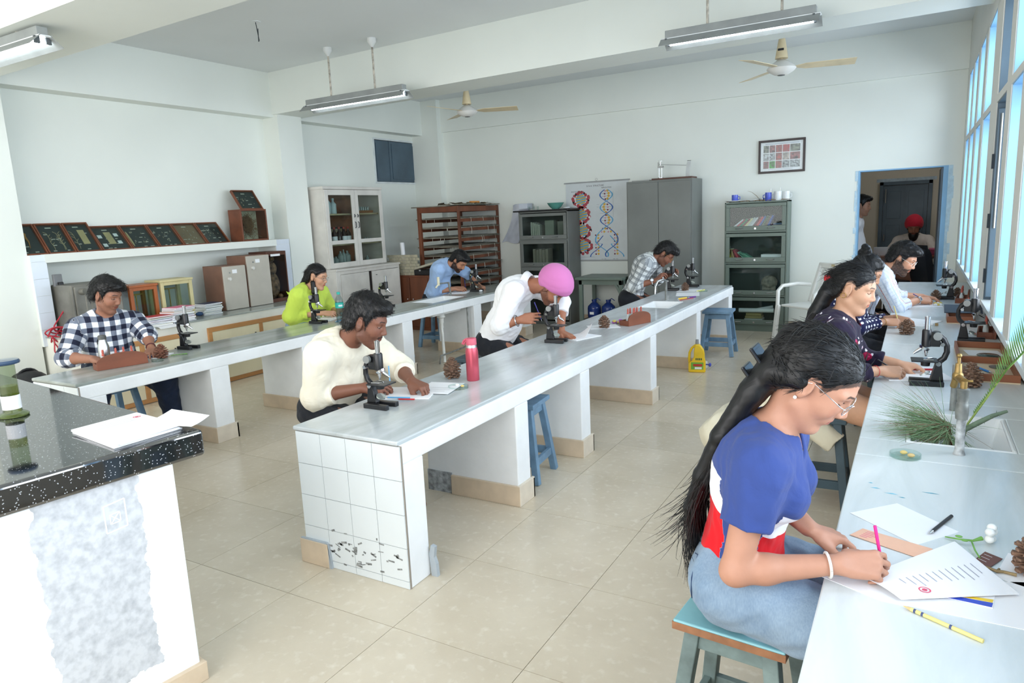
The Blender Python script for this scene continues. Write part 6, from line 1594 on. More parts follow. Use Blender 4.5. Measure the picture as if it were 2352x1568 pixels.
# checked shirt at the left bench
lc = (-5.24, 2.92); rz8 = -16; w = LW(lc, rz8)
P8, J8 = person('young man in a navy and white checked shirt at the left bench', lc+(0,), rz8, dict(
 s=1.0, vox=0.005, seed=16, skin=(158, 110, 88), lip=(140, 82, 78), beard=0.25, moustache=0.3, hip=(0, 0, 0.585), neck=(0.06, 0.0, 0.965), head=(0.145, 0.005, 1.122), rot=(38, 20, 0), sw=0.19, hunch=0.03, eye_open=0.003,
 R=dict(w=w(-4.90, 2.62, 0.715), f=(0.95, 0.3, -0.1), pn=(0, 0, -1), pose='rest', el=w(-5.20, 2.60, 0.71)), L=dict(w=w(-4.86, 3.02, 0.72), f=(0.9, -0.3, -0.2), pn=(-0.2, 0, -1), pose='rest', el=w(-5.02, 3.10, 0.80)),
 knee=dict(R=(0.36, -0.2, 0.47), L=(0.32, 0.26, 0.47)), ankle=dict(R=(0.34, -0.22, 0.08), L=(0.26, 0.34, 0.08)),
 shirt=dict(mat=cloth_mat('navy_white_check', None, 0.85, 'check', p=0.074, c=((236, 238, 242), (118, 126, 142), (32, 36, 56))), sleeve=1.30, puff=0.014, cuffr=0.010, collar=True, hem=(0, 0, -0.05), loose=True, buttons=3),
 pants=dict(mat=JEANSD, flare=0.02), hair=man_hair(0.012, 0.016, extra=(((0.075, 0.02, 0.072), (0.04, 0.062, 0.035)),)), hairw=0.0018, fuzz=1100, fuzzl=0.045, scalp=HL_M))
band_on(J8, 'L', -0.02, 0.031, 0.004, mat('maroon_band', (88, 36, 44), 0.6), 'wristband')
# lime blouse
lc = (-5.30, 4.90); w = LW(lc)
def p9_hair(F, J):
 H = J['H']; hair_cap(F, H, J['A'], J['hc'], J['s'], HL_F, rx=0.105, ry=0.084, rz=0.096)
 tail(F, J, [H(-0.09, 0, 0.02), w(-5.17, 4.9, 1.03), w(-5.25, 4.9, 0.96), w(-5.33, 4.9, 0.935)], [0.05, 0.055, 0.045, 0.015], [0.04, 0.038, 0.03, 0.01])
 tail(F, J, [H(0.0, -0.07, -0.05), H(0.03, -0.075, -0.14), H(0.05, -0.06, -0.22)], [0.02, 0.022, 0.012], [0.016, 0.016, 0.008])
P9, J9 = person('woman in a frilled lime green blouse and glasses at the left bench', lc+(0,), 0, dict(
 s=0.96, fem=True, vox=0.0055, seed=18, skin=(206, 156, 126), hip=(0.02, 0, 0.585), neck=w(-5.135, 4.9, 0.945), head=w(-5.035, 4.9, 1.062), rot=(16, 15, 0), sw=0.15, hunch=0.02,
 R=dict(w=w(-4.99, 4.90, 0.712), f=(0.9, 0.35, -0.1), pn=(-0.2, 0.5, -0.8), pose='pen', el=w(-5.24, 4.72, 0.70)), L=dict(w=w(-5.02, 5.12, 0.712), f=(0.9, 0.0, -0.12), pn=(-0.2, 0, -1), pose='rest', hint=(0, 0.6, -0.8)),
 **legs(), shirt=dict(mat=cloth_mat('lime_cotton', (204, 228, 92), 0.8), name='blouse', sleeve=1.5, puff=0.026, cuffr=0.008, i=0.016, open=0.06, vneck=0.07, vr=0.04, hem=(0, 0, 0.02), loose=True, wr=0.0026),
 pants=dict(mat=JEANS), hair=p9_hair, hairw=0.0008, fuzz=600, fuzzl=0.06, comb=(-0.12, 0, 0.02), lift=0.08, scalp=HL_F))
glasses(J9, mat('silver_wire', (214, 214, 216), 0.25, 1.0))
fr_ = []
for sg in (-1, 1):
 base = [J9['N']+J9['l']*sg*0.075-J9['t']*0.0+J9['f']*0.03, J9['N']+J9['l']*sg*0.10-J9['t']*0.01-J9['f']*0.02, J9['N']+J9['l']*sg*0.11-J9['t']*0.05-J9['f']*0.07, J9['N']+J9['l']*sg*0.11-J9['t']*0.14-J9['f']*0.10, J9['N']+J9['l']*sg*0.10-J9['t']*0.23-J9['f']*0.11]
 n = 28; r0, r1 = [], []
 for k in range(n):
  u_ = k/(n-1)*(len(base)-1); i_ = min(int(u_), len(base)-2); p = lerp(base[i_], base[i_+1], u_-i_)
  o_ = nrm(J9['l']*sg*0.5-J9['f']*(0.1+0.5*k/n)+J9['t']*max(0, 0.8-k/n)); wv = 0.010*math.sin(k*1.5)
  p2 = J9['SF'].trace(p+o_*0.25, -o_); p2 = p if p2 is None else p2
  r0.append(Vector(p2-o_*0.008)); r1.append(Vector(p2+o_*0.042+J9['t']*wv+J9['f']*wv))
 mm = M().sheet([r0, [a_.lerp(b_, 0.5) for a_, b_ in zip(r0, r1)], r1], 0.002)
 mm.obj('frill', MATS['lime_cotton'], P9, world=False, smooth=True)
M().cbox(J9['H'](-0.095, 0, 0.06), (0.03, 0.07, 0.05), (0, 0.5, 0)).obj('hair_clip', mat('grey_clip', (170, 168, 164), 0.4), P9, world=False, bevel=0.008)
# light blue shirt
lc = (-5.20, 7.0); w = LW(lc)
P10, J10 = person('bearded man in a light blue shirt writing beside the herbarium rack', lc+(0,), 0, dict(
 vox=0.006, seed=20, skin=(178, 126, 98), beard=0.92, moustache=0.85, hip=(0, 0, 0.58), neck=w(-4.94, 7.0, 1.02), head=w(-4.80, 7.0, 1.05), rot=(0, 42, 0), sw=0.18, hunch=0.06,
 R=dict(w=w(-4.93, 7.07, 0.712), f=(0.85, 0.5, -0.1), pn=(-0.2, 0.5, -0.85), pose='pen', el=w(-5.10, 6.84, 0.69)), L=dict(w=w(-4.80, 7.42, 0.715), f=(0.8, -0.4, -0.12), pn=(-0.2, 0, -1), pose='curl', el=w(-4.88, 7.24, 0.90)),
 **legs(), shirt=dict(mat=cloth_mat('light_blue_cotton', (164, 192, 230), 0.85), sleeve=1.35, puff=0.012, cuffr=0.006, collar=True, hem=(0, 0, -0.05), loose=True, buttons=3, button_mat=PAPER),
 pants=dict(mat=DARKT), hair=man_hair(0.006, 0.012), hairw=0.0012, fuzz=500, scalp=HL_M))
# man in the red turban at the desk
lc = (-0.05, 11.75); w = LW(lc, -90)
P11, J11 = person('man in a red turban and dark beard seated at the back room desk', lc+(0,), -90, dict(
 vox=0.0075, seed=22, skin=(150, 104, 82), beard=0.97, moustache=0.97, hip=(0, 0, 0.58), neck=(0.05, 0, 1.02), head=(0.12, 0, 1.14), rot=(0, 18, 0), sw=0.185,
 R=dict(w=(0.36, -0.16, 0.82), f=(0.9, 0.3, -0.1), pn=(0, 0, -1), pose='pen', hint=(0, -0.7, -0.6)), L=dict(w=(0.36, 0.10, 0.82), f=(0.7, -0.6, -0.1), pn=(0, 0, -1), pose='rest', hint=(0, 0.7, -0.6)),
 **legs(), shirt=dict(mat=cloth_mat('pale_stone_cotton', (214, 206, 198), 0.85), sleeve=1.8, collar=True, hem=(0, 0, -0.03)), pants=dict(mat=DARKT), hair=turban('red', 0.012), hairname='turban', hairmat=cloth_mat('red_muslin', (196, 40, 62), 0.8, wr=0.1)))
bd = Field(); Hh = J11['H']; Am = J11['A']
bd.el(Hh(0.045, 0, -0.09), Am, V(0.055, 0.066, 0.06), 0.02); bd.el(Hh(0.06, 0, -0.135), Am, V(0.04, 0.05, 0.05), 0.03)
v_, q_ = surface(bd, 0.007); np_obj('beard', v_, q_, HAIR, P11, None, v_)
s_ = T('visitor_seat', 'dark seat of the man in the red turban behind the desk', 'chair', (-0.05, 11.78, 0))
M().box((-0.3, 11.55, 0.40), (0.2, 12.0, 0.475)).obj('seat', BLACKP, s_, bevel=0.02)
for x in (-0.28, 0.16):
 for y in (11.57, 11.96): M().box((x, y, 0), (x+0.03, y+0.03, 0.40)).obj('leg', STEEL, s_)
# young man standing in the back room
lc = (-0.70, 10.0); w = LW(lc)
P12, J12 = person('young man in a white shirt and jeans standing inside the back room', lc+(0,), 0, dict(
 vox=0.007, seed=24, s=0.98, skin=(186, 138, 112), beard=0.2, hip=(0, 0, 0.86), neck=(0.015, 0, 1.335), head=(0.07, 0, 1.49), rot=(-6, 8, 0), sw=0.185,
 R=dict(w=(0.0, -0.25, 0.82), f=(0.1, 0.05, -1), pn=(0, 1, 0), pose='rest', hint=(-1, 0, 0)), L=dict(w=(0.0, 0.25, 0.82), f=(0.1, -0.05, -1), pn=(0, -1, 0), pose='rest', hint=(-1, 0, 0)),
 knee=dict(R=(0.03, -0.1, 0.46), L=(0.06, 0.1, 0.46)), ankle=dict(R=(-0.02, -0.1, 0.08), L=(0.04, 0.1, 0.08)),
 shirt=dict(mat=cloth_mat('white_cotton', (246, 246, 248), 0.85), sleeve=1.4, collar=True, hem=(0, 0, -0.03), loose=True), pants=dict(mat=cloth_mat('blue_denim', (48, 62, 92), 0.85, 'denim', c=(78, 96, 130))), hair=man_hair(0.01, 0.012), hairw=0.002, scalp=HL_M))
# ================= instruments and small things =================
SB = mat('microscope_black', (22, 23, 26), 0.35, var=0.08, scale=20)
CHR = mat('chrome', (216, 218, 220), 0.15, 1.0)
GRM = mat('dull_grey_metal', (150, 152, 150), 0.4, 0.6)
MIR = mat('mirror_disc', (214, 220, 212), 0.1, 0.7)
ZB = 0.6632
def microscope(label, loc, rz=0.0):
 t = T('microscope', label, 'microscope', loc, math.radians(rz), 'monocular microscopes on the benches')
 m = M()
 m.prism([(-0.06, -0.045), (-0.03, -0.045), (0.085, -0.052), (0.085, -0.026), (-0.012, -0.018), (-0.012, 0.018), (0.085, 0.026), (0.085, 0.052), (-0.03, 0.045), (-0.06, 0.045)], 'z', 0, 0.024)
 m.obj('horseshoe_base', SB, t, world=False, bevel=0.003)
 M().prism([(-0.058, 0.024), (0.0, 0.024), (-0.018, 0.10), (-0.018, 0.122), (-0.048, 0.122), (-0.048, 0.10)], 'y', -0.017, 0.017).obj('pillar', SB, t, world=False, bevel=0.003)
 j = M().cyl((-0.033, -0.024, 0.108), (-0.033, 0.024, 0.108), 0.011, n=14).obj('joint', CHR, t, world=False, smooth=True)
 pts = [(-0.035, 0, 0.115), (-0.056, 0, 0.135), (-0.066, 0, 0.165), (-0.064, 0, 0.195), (-0.05, 0, 0.225), (-0.028, 0, 0.245)]
 M().tube(pts, [0.014, 0.0135, 0.013, 0.013, 0.014, 0.015], 10).obj('arm', SB, t, world=False, smooth=True)
 M().box((-0.036, -0.014, 0.178+0.012), (0.004, 0.014, 0.262)).obj('rack_housing', SB, t, world=False, bevel=0.003)
 k = M().cyl((-0.022, -0.042, 0.245), (-0.022, -0.026, 0.245), 0.019, n=20).cyl((-0.022, 0.026, 0.245), (-0.022, 0.042, 0.245), 0.019, n=20).cyl((-0.022, -0.03, 0.245), (-0.022, 0.03, 0.245), 0.007, n=10)
 k.obj('coarse_knob', GRM, t, world=False, smooth=True)['kind'] = 'stuff'
 k = M().cyl((-0.044, -0.036, 0.205), (-0.044, 0.036, 0.205), 0.009, n=14); k.obj('fine_knob', CHR, t, world=False, smooth=True)
 M().lathe((0.02, 0, 0), [(0.013, 0.186), (0.022, 0.19), (0.022, 0.266), (0.019, 0.272), (0.013, 0.273)], 20).obj('body_tube', SB, t, world=False, smooth=True)
 M().lathe((0.02, 0, 0), [(0.0122, 0.27), (0.0122, 0.325), (0.0138, 0.326), (0.0138, 0.334), (0.008, 0.335), (0.006, 0.331), (0, 0.331)], 18).obj('eyepiece_tube', CHR, t, world=False, smooth=True)
 n_ = M().cyl((0.026, 0, 0.186), (0.032, 0, 0.176), 0.026, 0.022, n=20).obj('nosepiece', CHR, t, world=False, smooth=True)
 M().cyl((0.02, 0, 0.18), (0.02, 0, 0.158), 0.0095, 0.008, n=14).cyl((0.02, 0, 0.158), (0.02, 0, 0.14), 0.0065, 0.004, n=14).obj('objective', CHR, n_, world=False, smooth=True)
 M().cyl((0.042, 0.004, 0.178), (0.062, 0.008, 0.163), 0.0095, 0.008, n=14).cyl((0.062, 0.008, 0.163), (0.074, 0.010, 0.153), 0.007, 0.0045, n=14).obj('objective', CHR, n_, world=False, smooth=True)
 s = M().box((-0.03, -0.048, 0.118), (0.082, 0.048, 0.1245)).obj('stage', SB, t, world=False, bevel=0.002)
 M().cyl((0.02, 0, 0.1245), (0.02, 0, 0.1252), 0.010, n=14).obj('stage_hole', GRM, s, world=False)
 for y in (-0.03, 0.03): M().tube([(-0.012, y, 0.128), (0.01, y*0.7, 0.1265), (0.03, y*0.5, 0.1258)], 0.002, 6).obj('stage_clip', CHR, s, world=False)
 M().cyl((0.02, 0, 0.118), (0.02, 0, 0.094), 0.022, 0.019, n=18).obj('substage', SB, t, world=False, smooth=True)
 mi = M().cyl((0.018, 0, 0.052), (0.021, -0.001, 0.058), 0.023, n=22).obj('mirror', MIR, t, world=False)
 M().tube([(-0.02, 0, 0.05), (-0.002, 0, 0.052), (0.016, 0, 0.053)], 0.003, 6).obj('mirror_fork', CHR, mi, world=False)
 return t
sc0 = microscope('microscope with a bright stage clip in front of the man in the cream shirt', (-2.262, 2.53, ZB), 2)
for lab, loc, rz in (
 ('microscope the man in the pink turban looks into', (-2.205, 4.36, ZB), 4),
 ('microscope the man in the grey plaid shirt looks into', (-2.36, 7.60, ZB), 8),
 ('microscope standing unused beyond the plaid shirt, at the bench end', (-2.24, 7.98, ZB), 4),
 ('microscope by the pine cone on the left bench near the checked shirt', (-4.86, 3.31, ZB), 6),
 ('microscope in front of the woman in lime green', (-4.80, 4.62, ZB), 4),
 ('microscope hidden up to its tube behind the head of the cream shirted man', (-4.90, 5.72, ZB), 8),
 ('microscope in front of the bearded man in light blue', (-4.72, 7.22, ZB), 10),
 ('microscope with its arm to the window, in front of the floral blouse', (0.085, 3.85, ZB), 183),
 ('microscope turned towards the window between the two trays', (0.31, 5.10, ZB), -4),
 ('microscope farthest along the window bench, near the man in glasses', (0.25, 7.25, ZB), 182)):
 dup(sc0, loc, math.radians(rz), lab)
# pine cones
CONE = [mat('brown_cone_scale', (134, 104, 84), 0.75, var=0.25, scale=60, bump=0.2), mat('red_brown_cone_scale', (138, 90, 70), 0.75, var=0.25, scale=60)]
def cone_mesh(seed, R, Hh, open_):
 rs_ = random.Random(seed); m = M(); n = 78
 m.lathe((0,0,0), [(0.001, Hh*0.02), (R*0.45, Hh*0.12), (R*0.5, Hh*0.4), (R*0.3, Hh*0.75), (0.002, Hh*0.92)], 10)
 for i in range(n):
  f = i/n; a = i*2.39996; z = Hh*(0.08+0.86*f); rr = R*(0.62+0.38*math.sin(PI*min(1, (0.15+f*0.9))))*(1-0.55*max(0, f-0.55)/0.45)
  tilt = -0.25+1.25*f*open_+rs_.uniform(-0.12, 0.12); L = rr*0.62; w = R*0.30*(1-0.35*f)
  d = Vector((math.cos(a)*math.cos(tilt), math.sin(a)*math.cos(tilt), math.sin(tilt))); s = Vector((-math.sin(a), math.cos(a), 0)); u = d.cross(s)*-1
  b = Vector((math.cos(a)*rr*0.38, math.sin(a)*rr*0.38, z)); tp = b+d*L
  h = w*0.30
  vs = [b-s*w*0.35-u*h*0.3, b+s*w*0.35-u*h*0.3, tp+s*w*0.62-u*h*0.6, tp-s*w*0.62-u*h*0.6, b-s*w*0.35+u*h*0.3, b+s*w*0.35+u*h*0.3, tp+s*w*0.6+u*h, tp-s*w*0.6+u*h, tp+d*w*0.32+u*h*0.2]
  m.add(vs, [(0,1,2,3), (7,6,5,4), (0,4,5,1), (1,5,6,2), (3,7,4,0), (2,6,8), (6,7,8), (7,3,8), (3,2,8)])
 return m
cm = [cone_mesh(1, 0.048, 0.105, 0.7), cone_mesh(2, 0.05, 0.125, 0.55), cone_mesh(3, 0.046, 0.10, 1.0)]
for k_, (lab, loc, v_, mi_, s_, rot) in enumerate((
 ('reddish brown pine cone on the left bench beside the checked shirt man', (-4.70, 2.99, ZB), 0, 1, 1.0, 0.3),
 ('tall pine cone next to the pink flask', (-2.27, 3.18, ZB), 1, 0, 1.0, 0.0),
 ('pine cone on a white card near the pink turban', (-2.10, 5.03, ZB), 2, 0, 1.0, 1.0),
 ('pine cone under the unused microscope at the far bench end', (-2.20, 7.60, ZB), 0, 0, 0.9, 2.0),
 ('pine cone under the microscope of the light blue shirt', (-4.70, 7.26, ZB), 0, 0, 0.85, 1.2),
 ('pine cone on the window bench beside the polka dot sleeve', (-0.03, 5.29, ZB), 0, 0, 1.0, 0.6),
 ('pine cone on the window bench before the man in glasses', (0.17, 7.18, ZB), 2, 0, 0.9, 0.1),
 ('pine cone leaning against the open tray behind the brass tap', (0.255, 3.86, ZB), 1, 0, 1.0, 1.9),
 ('pine cone cut off by the right edge of the frame', (0.285, 1.935, ZB), 0, 0, 1.0, 0.9),
 ('small pine cone by the dropper bottles at the far window', (0.34, 7.45, ZB), 0, 0, 0.8, 0.9))):
 t = T('pine_cone', lab, 'pine cone', loc, rot, 'pine cones on the benches')
 if ('cm', v_, mi_) not in MATS: MATS[('cm', v_, mi_)] = cm[v_].mesh('scales', CONE[mi_])
 o = bpy.data.objects.new('scales', MATS[('cm', v_, mi_)]); C.objects.link(o); o.parent = t; o.scale = (s_,)*3; o['kind'] = 'stuff'
 st_ = M().cyl((0, 0, 0.0), (0, 0, 0.012), 0.006, 0.004, 8).obj('stalk', CONE[0], t, world=False)
# reagent racks with an arched back board, and their dropper bottles
RACKW = mat('reddish_rack_board', (134, 76, 52), 0.5, var=0.12, scale=10, stretch=(0.3, 1, 1))
RACKL = mat('light_rack_board', (190, 122, 82), 0.5, var=0.1, scale=10)
DBC = mat('clear_dropper_glass', (206, 212, 210), 0.1, var=0.03); DBA = mat('amber_dropper_glass', (58, 40, 36), 0.12)
BULB = mat('pink_rubber_bulb', (196, 98, 84), 0.6)
def rack(label, where, loc, rz, wood, spots, board=1, L=0.27, Wd=0.085):
 t = T('reagent_rack', label, 'rack', loc, math.radians(rz), 'wooden reagent racks')
 M().box((-L/2, -Wd/2, 0), (L/2, Wd/2, 0.012)).obj('base', wood, t, world=False, bevel=0.002)
 m = M(); rect_ring(m, -L/2, L/2, -Wd/2, Wd/2, -L/2+0.008, L/2-0.008, -Wd/2+0.008, Wd/2-0.008, 0.012, 0.042); m.obj('rim', wood, t, world=False, bevel=0.002)
 poly = [(-L/2, 0.0), (L/2, 0.0)]+[(L/2*math.cos(a), 0.042+0.062*math.sin(a)**0.8) for a in [PI*k/16 for k in range(17)]]
 M().prism(poly, 'y', board*(Wd/2+0.001), board*(Wd/2+0.013)).obj('arched_board', wood, t, world=False, bevel=0.002)
 a = math.radians(rz)
 for i, (x, y, am_) in enumerate(spots):
  lx, ly = loc[0]+x*math.cos(a)-y*math.sin(a), loc[1]+x*math.sin(a)+y*math.cos(a)
  b = T('dropper_bottle', '%s dropper bottle, %s from the near end of the %s' % ('dark' if am_ else 'clear', ['first', 'second', 'third', 'fourth', 'fifth', 'sixth'][sorted(spots).index((x, y, am_))], where), 'bottle', (lx, ly, loc[2]+0.0125), 0, 'dropper bottles in the %s' % where)
  M().lathe((0,0,0), [(0.015, 0), (0.0165, 0.004), (0.0165, 0.045), (0.008, 0.06), (0.007, 0.078)], 14).obj('body', DBA if am_ else DBC, b, world=False, smooth=True)
  M().lathe((0,0,0), [(0.0085, 0.074), (0.009, 0.086), (0.006, 0.09), (0.0075, 0.1), (0.006, 0.115), (0, 0.12)], 12).obj('rubber_bulb', BULB, b, world=False, smooth=True)
rack('reddish reagent rack with a big arched board beside the steel flask', 'arched left bench rack', (-4.72, 2.70, ZB), 75, RACKW, ((-0.02, 0.0, 0), (0.03, 0.005, 0), (0.08, 0, 0), (-0.10, 0.0, 0)), board=-1, L=0.32)
rack('light brown reagent rack on the left bench near the water bottle', 'light brown rack', (-4.63, 4.98, ZB), 68, RACKL, ((-0.10, 0.0, 1), (-0.06, 0.01, 1), (0.0, 0.0, 1), (0.04, 0.0, 1), (0.08, 0.0, 1)), board=-1)
rack('brown reagent rack by the sink of the middle bench', 'middle bench rack', (-1.94, 5.28, ZB), 70, RACKW, ((-0.07, 0.01, 0), (-0.03, -0.015, 0), (-0.03, 0.02, 0), (0.0, 0.0, 1), (0.03, 0.0, 0), (0.08, 0, 0)), board=-1)
rack('brown reagent rack with a tall round board by the window, behind the second microscope', 'round window rack', (0.415, 5.36, ZB), 85, RACKW, ((-0.08, 0.0, 0), (-0.03, 0.0, 0), (0.03, 0.0, 0), (0.08, 0.0, 0)), board=-1, Wd=0.09)
rack('brown reagent rack at the far end of the window bench', 'far window rack', (0.36, 7.10, ZB), 85, RACKW, ((-0.09, 0.0, 0), (-0.04, 0.0, 1), (0.01, 0.0, 0), (0.06, 0.0, 0)), board=-1)
rack('brown reagent rack beyond the dark tray, with red bulbs', 'red bulbed window rack', (0.36, 6.25, ZB), 85, RACKW, ((-0.09, 0.0, 0), (-0.05, 0.01, 0), (0.0, 0.0, 0), (0.05, 0.0, 0)), board=-1)
# papers: thin sheets with printed lines
def sheet_quad(name, label, cat, c4, z, m=PAPER, lines=0, lift=None, t=0.0012, group=None, stamp=None, n=8, lc=INK, lspan=(0.12, 0.5, 0.1, 0.7)):
 """c4: corners in order around; lift: {(i,j): dz} bends"""
 A_, B_, C_, D_ = [Vector((x, y, z)) for x, y in c4]
 P_ = lambda u, v: (A_.lerp(B_, u)).lerp(D_.lerp(C_, u), v)
 rows = []
 for i in range(n+1):
  r = []
  for j in range(n+1):
   p = P_(j/n, i/n)
   if lift: p = p+Vector(lift(j/n, i/n))
   r.append(p+Vector((0, 0, t)))
  rows.append(r)
 o = M().sheet(rows, t).obj(name, m)
 tag(o, label, cat, group)
 if lines or stamp:
  q = M(); rr = random.Random(len(label)); u0, u1, v0, v1 = lspan
  for k in range(lines):
   v = v0+(v1-v0)*k/max(1, lines-1); ue = u0+(u1-u0)*rr.uniform(0.5, 1)
   a, b = P_(u0, v), P_(ue, v); dz = Vector((0, 0, t+0.0008+(lift((u0+ue)/2, v)[2] if lift else 0))); d = (C_-B_).normalized()*0.0016
   q.add([a+dz, b+dz, b+dz+d, a+dz+d], [(0,1,2,3)])
  if lines:
   ob = q.obj('print_lines', lc); ob.parent = o; ob['kind'] = 'stuff'
  if stamp:
   p = P_(*stamp); dz = t+0.0009+(lift(*stamp)[2] if lift else 0)
   s = M().lathe((p.x, p.y, z+dz), [(0.010, 0), (0.013, 0.0)], 14, cap=False).lathe((p.x, p.y, z+dz), [(0.001, 0), (0.006, 0.0)], 8, cap=False).obj('round_stamp', PINKINK); s.parent = o; s['kind'] = 'stuff'
 return o
def stack_quad(name, label, cat, c4, z, h, m=PAPER, k=3, **kw):
 """pile of loose sheets: each sheet a part, slightly turned"""
 cx = sum(p[0] for p in c4)/4; cy = sum(p[1] for p in c4)/4; t = T(name, label, cat, (cx, cy, z)); rr = random.Random(len(label)*3)
 for i in range(k):
  a = rr.uniform(-0.05, 0.05); q = [((x-cx)*math.cos(a)-(y-cy)*math.sin(a)+cx+rr.uniform(-0.004, 0.004), (x-cx)*math.sin(a)+(y-cy)*math.cos(a)+cy+rr.uniform(-0.004, 0.004)) for x, y in c4]
  mm = M().prism(q if (q[1][0]-q[0][0])*(q[2][1]-q[1][1])-(q[1][1]-q[0][1])*(q[2][0]-q[1][0]) > 0 else q[::-1], 'z', z+h*i/k+0.0002, z+h*(i+1)/k)
  mm.obj('sheet', m, t)
 return t
def L2W(p, ang, loc): a = math.radians(ang); return (loc[0]+p[0]*math.cos(a)-p[1]*math.sin(a), loc[1]+p[0]*math.sin(a)+p[1]*math.cos(a))
gl = lambda x, y: L2W((x, y), -7, (-2.057, 1.42))
stack_quad('paper_pile', 'pile of white forms on the corner of the black granite counter', 'papers', [gl(-0.368, -0.263), gl(-0.05, -0.258), gl(-0.075, -0.035), gl(-0.391, -0.035)], 0.9005, 0.012, k=4)
sheet_quad('answer_sheet', 'topmost white form with a pink stamp on the granite counter pile', 'paper', [gl(-0.391, -0.035), gl(-0.371, -0.263), gl(-0.045, -0.255), gl(-0.07, -0.03)], 0.9128, lines=4, stamp=(0.14, 0.2), lspan=(0.2, 0.9, 0.1, 0.3), lc=mat('faint_print', (150, 156, 176), 0.8))
sheet_quad('paper', 'loose white sheet curling off the far edge of the granite counter pile', 'paper', [gl(-0.20, -0.10), gl(-0.015, -0.03), gl(-0.05, 0.055), gl(-0.26, 0.03)], 0.9145, lift=lambda u, v: (0, 0, 0.012*v*v))
# main foreground papers on the window bench
sheet_quad('paper', 'blank white sheet on the window bench under the black pen', 'paper', [(-0.13, 2.128), (0.037, 1.984), (0.139, 2.114), (-0.012, 2.255)], ZB)
sheet_quad('paper', 'long white sheet at the very edge of the bench below the printed form', 'paper', [(-0.162, 1.712), (-0.03, 1.655), (0.31, 1.66), (0.31, 1.90), (-0.10, 1.80)][:4], ZB)
sheet_quad('leaflet', 'peach and pink leaflet lying under the left hand of the foreground woman', 'leaflet', [(-0.118, 1.975), (0.06, 1.90), (0.075, 1.975), (-0.09, 2.03)], ZB+0.0012, m=mat('peach_print', (240, 190, 160), 0.6), lines=5, lspan=(0.1, 0.3, 0.2, 0.8), lc=mat('pink_print', (232, 92, 160), 0.6))
bk = T('booklet', 'booklet with a blue and yellow cover under the printed form', 'booklet', (0.12, 1.745, ZB+0.0016))
M().prism([(0.03, 1.735), (0.185, 1.72), (0.195, 1.79), (0.05, 1.82)], 'z', ZB+0.0016, ZB+0.0036).obj('pages', PAPER, bk)
M().prism([(0.085, 1.726), (0.183, 1.7215), (0.187, 1.742), (0.08, 1.738)], 'z', ZB+0.0037, ZB+0.0042).obj('blue_band', mat('royal_blue_print', (56, 82, 196), 0.5), bk)
M().prism([(0.10, 1.742), (0.186, 1.7435), (0.189, 1.758), (0.12, 1.750)], 'z', ZB+0.0037, ZB+0.0042).obj('yellow_band', mat('yellow_print', (244, 208, 60), 0.5), bk)
sheet_quad('answer_sheet', 'printed white form with a pink stamp that the foreground woman writes on', 'paper', [(-0.075, 1.735), (0.01, 1.665), (0.24, 1.80), (0.125, 2.03)], ZB+0.0046, lines=12, stamp=(0.80, 0.28), lspan=(0.42, 0.72, 0.2, 0.9), lift=lambda u, v: (0, 0, 0.006*math.sin(PI*u)*(1-v)+0.003), n=10, lc=mat('faint_print', (150, 156, 176), 0.8))
pen('black ball pen lying across the blank sheet', (0.070, 2.062, ZB+0.006), (0.124, 2.205, ZB+0.0062), BLACKP, 0.0048)
def held(J, label, m, L=0.15, top=(-0.3, 0.35, 1.0), r=0.0036, cat='pen', tip=None):
 # a pen gripped between thumb and forefinger, its point on the paper
 Rw = J['root'].rotation_euler.to_matrix(); tt = J['tips']['R']; g_ = Rw @ Vector(tuple((tt[0]*0.5+tt[4]*0.5)))+J['root'].location; d = Vector(top).normalized()
 p = g_-d*min(0.05, max(0.004, (g_.z-ZB-0.007)/d.z)); return pen(label, p, p+d*L, m, r, cat, tip)
held(J1, 'pink pencil held by the foreground woman', mat('pink_lacquer', (236, 40, 140), 0.4), 0.115, (-0.22, 0.2, 1.0), 0.0038, 'pencil', PAPER)
pp = pen('cream patterned pencil lying at the bench edge below the papers', (0.015, 1.645, ZB+0.0045), (0.158, 1.570, ZB+0.0045), mat('cream_yellow_lacquer', (240, 222, 140), 0.5, var=0.05, scale=30), 0.0042, 'pencil', mat('pencil_wood', (226, 196, 140), 0.7))
for f_ in (0.14, 0.24, 0.6): M().cyl(Vector((0.015, 1.645, ZB+0.0045)).lerp(Vector((0.158, 1.570, ZB+0.0045)), f_), Vector((0.015, 1.645, ZB+0.0045)).lerp(Vector((0.158, 1.570, ZB+0.0045)), f_+0.03), 0.00435).obj('blue_ring', mat('navy_print', (70, 84, 128), 0.5), pp)
fl = T('white_flower', 'white flower with a green stalk lying beside the printed form', 'flower', (0.16, 2.06, ZB))
LEAF = mat('fresh_green_leaf', (122, 178, 84), 0.5, var=0.15, scale=30)
M().tube([(0.105, 2.06, ZB+0.004), (0.135, 2.045, ZB+0.01), (0.165, 2.04, ZB+0.014), (0.185, 2.055, ZB+0.018)], [0.0018, 0.0024, 0.003, 0.006], 8).obj('stalk', LEAF, fl, smooth=True)
M().tube([(0.162, 2.04, ZB+0.013), (0.168, 1.995, ZB+0.008), (0.176, 1.965, ZB+0.004)], 0.0022, 6).obj('stalk', LEAF, fl)
for dx in (0.0, 0.012): M().sph((0.135+dx, 2.056-dx*1.6, ZB+0.013), (0.009, 0.006, 0.003), 8, 6).obj('leaf', LEAF, fl, smooth=True)
WP = mat('white_petal', (246, 248, 244), 0.6)
for k in range(5):
 a = 2*PI*k/5; M().sph((0.206+0.010*math.cos(a)*0.5, 2.075+0.018*math.cos(a), ZB+0.026+0.016*math.sin(a)), (0.012, 0.013, 0.010), 10, 6).obj('petal', WP, fl, smooth=True)
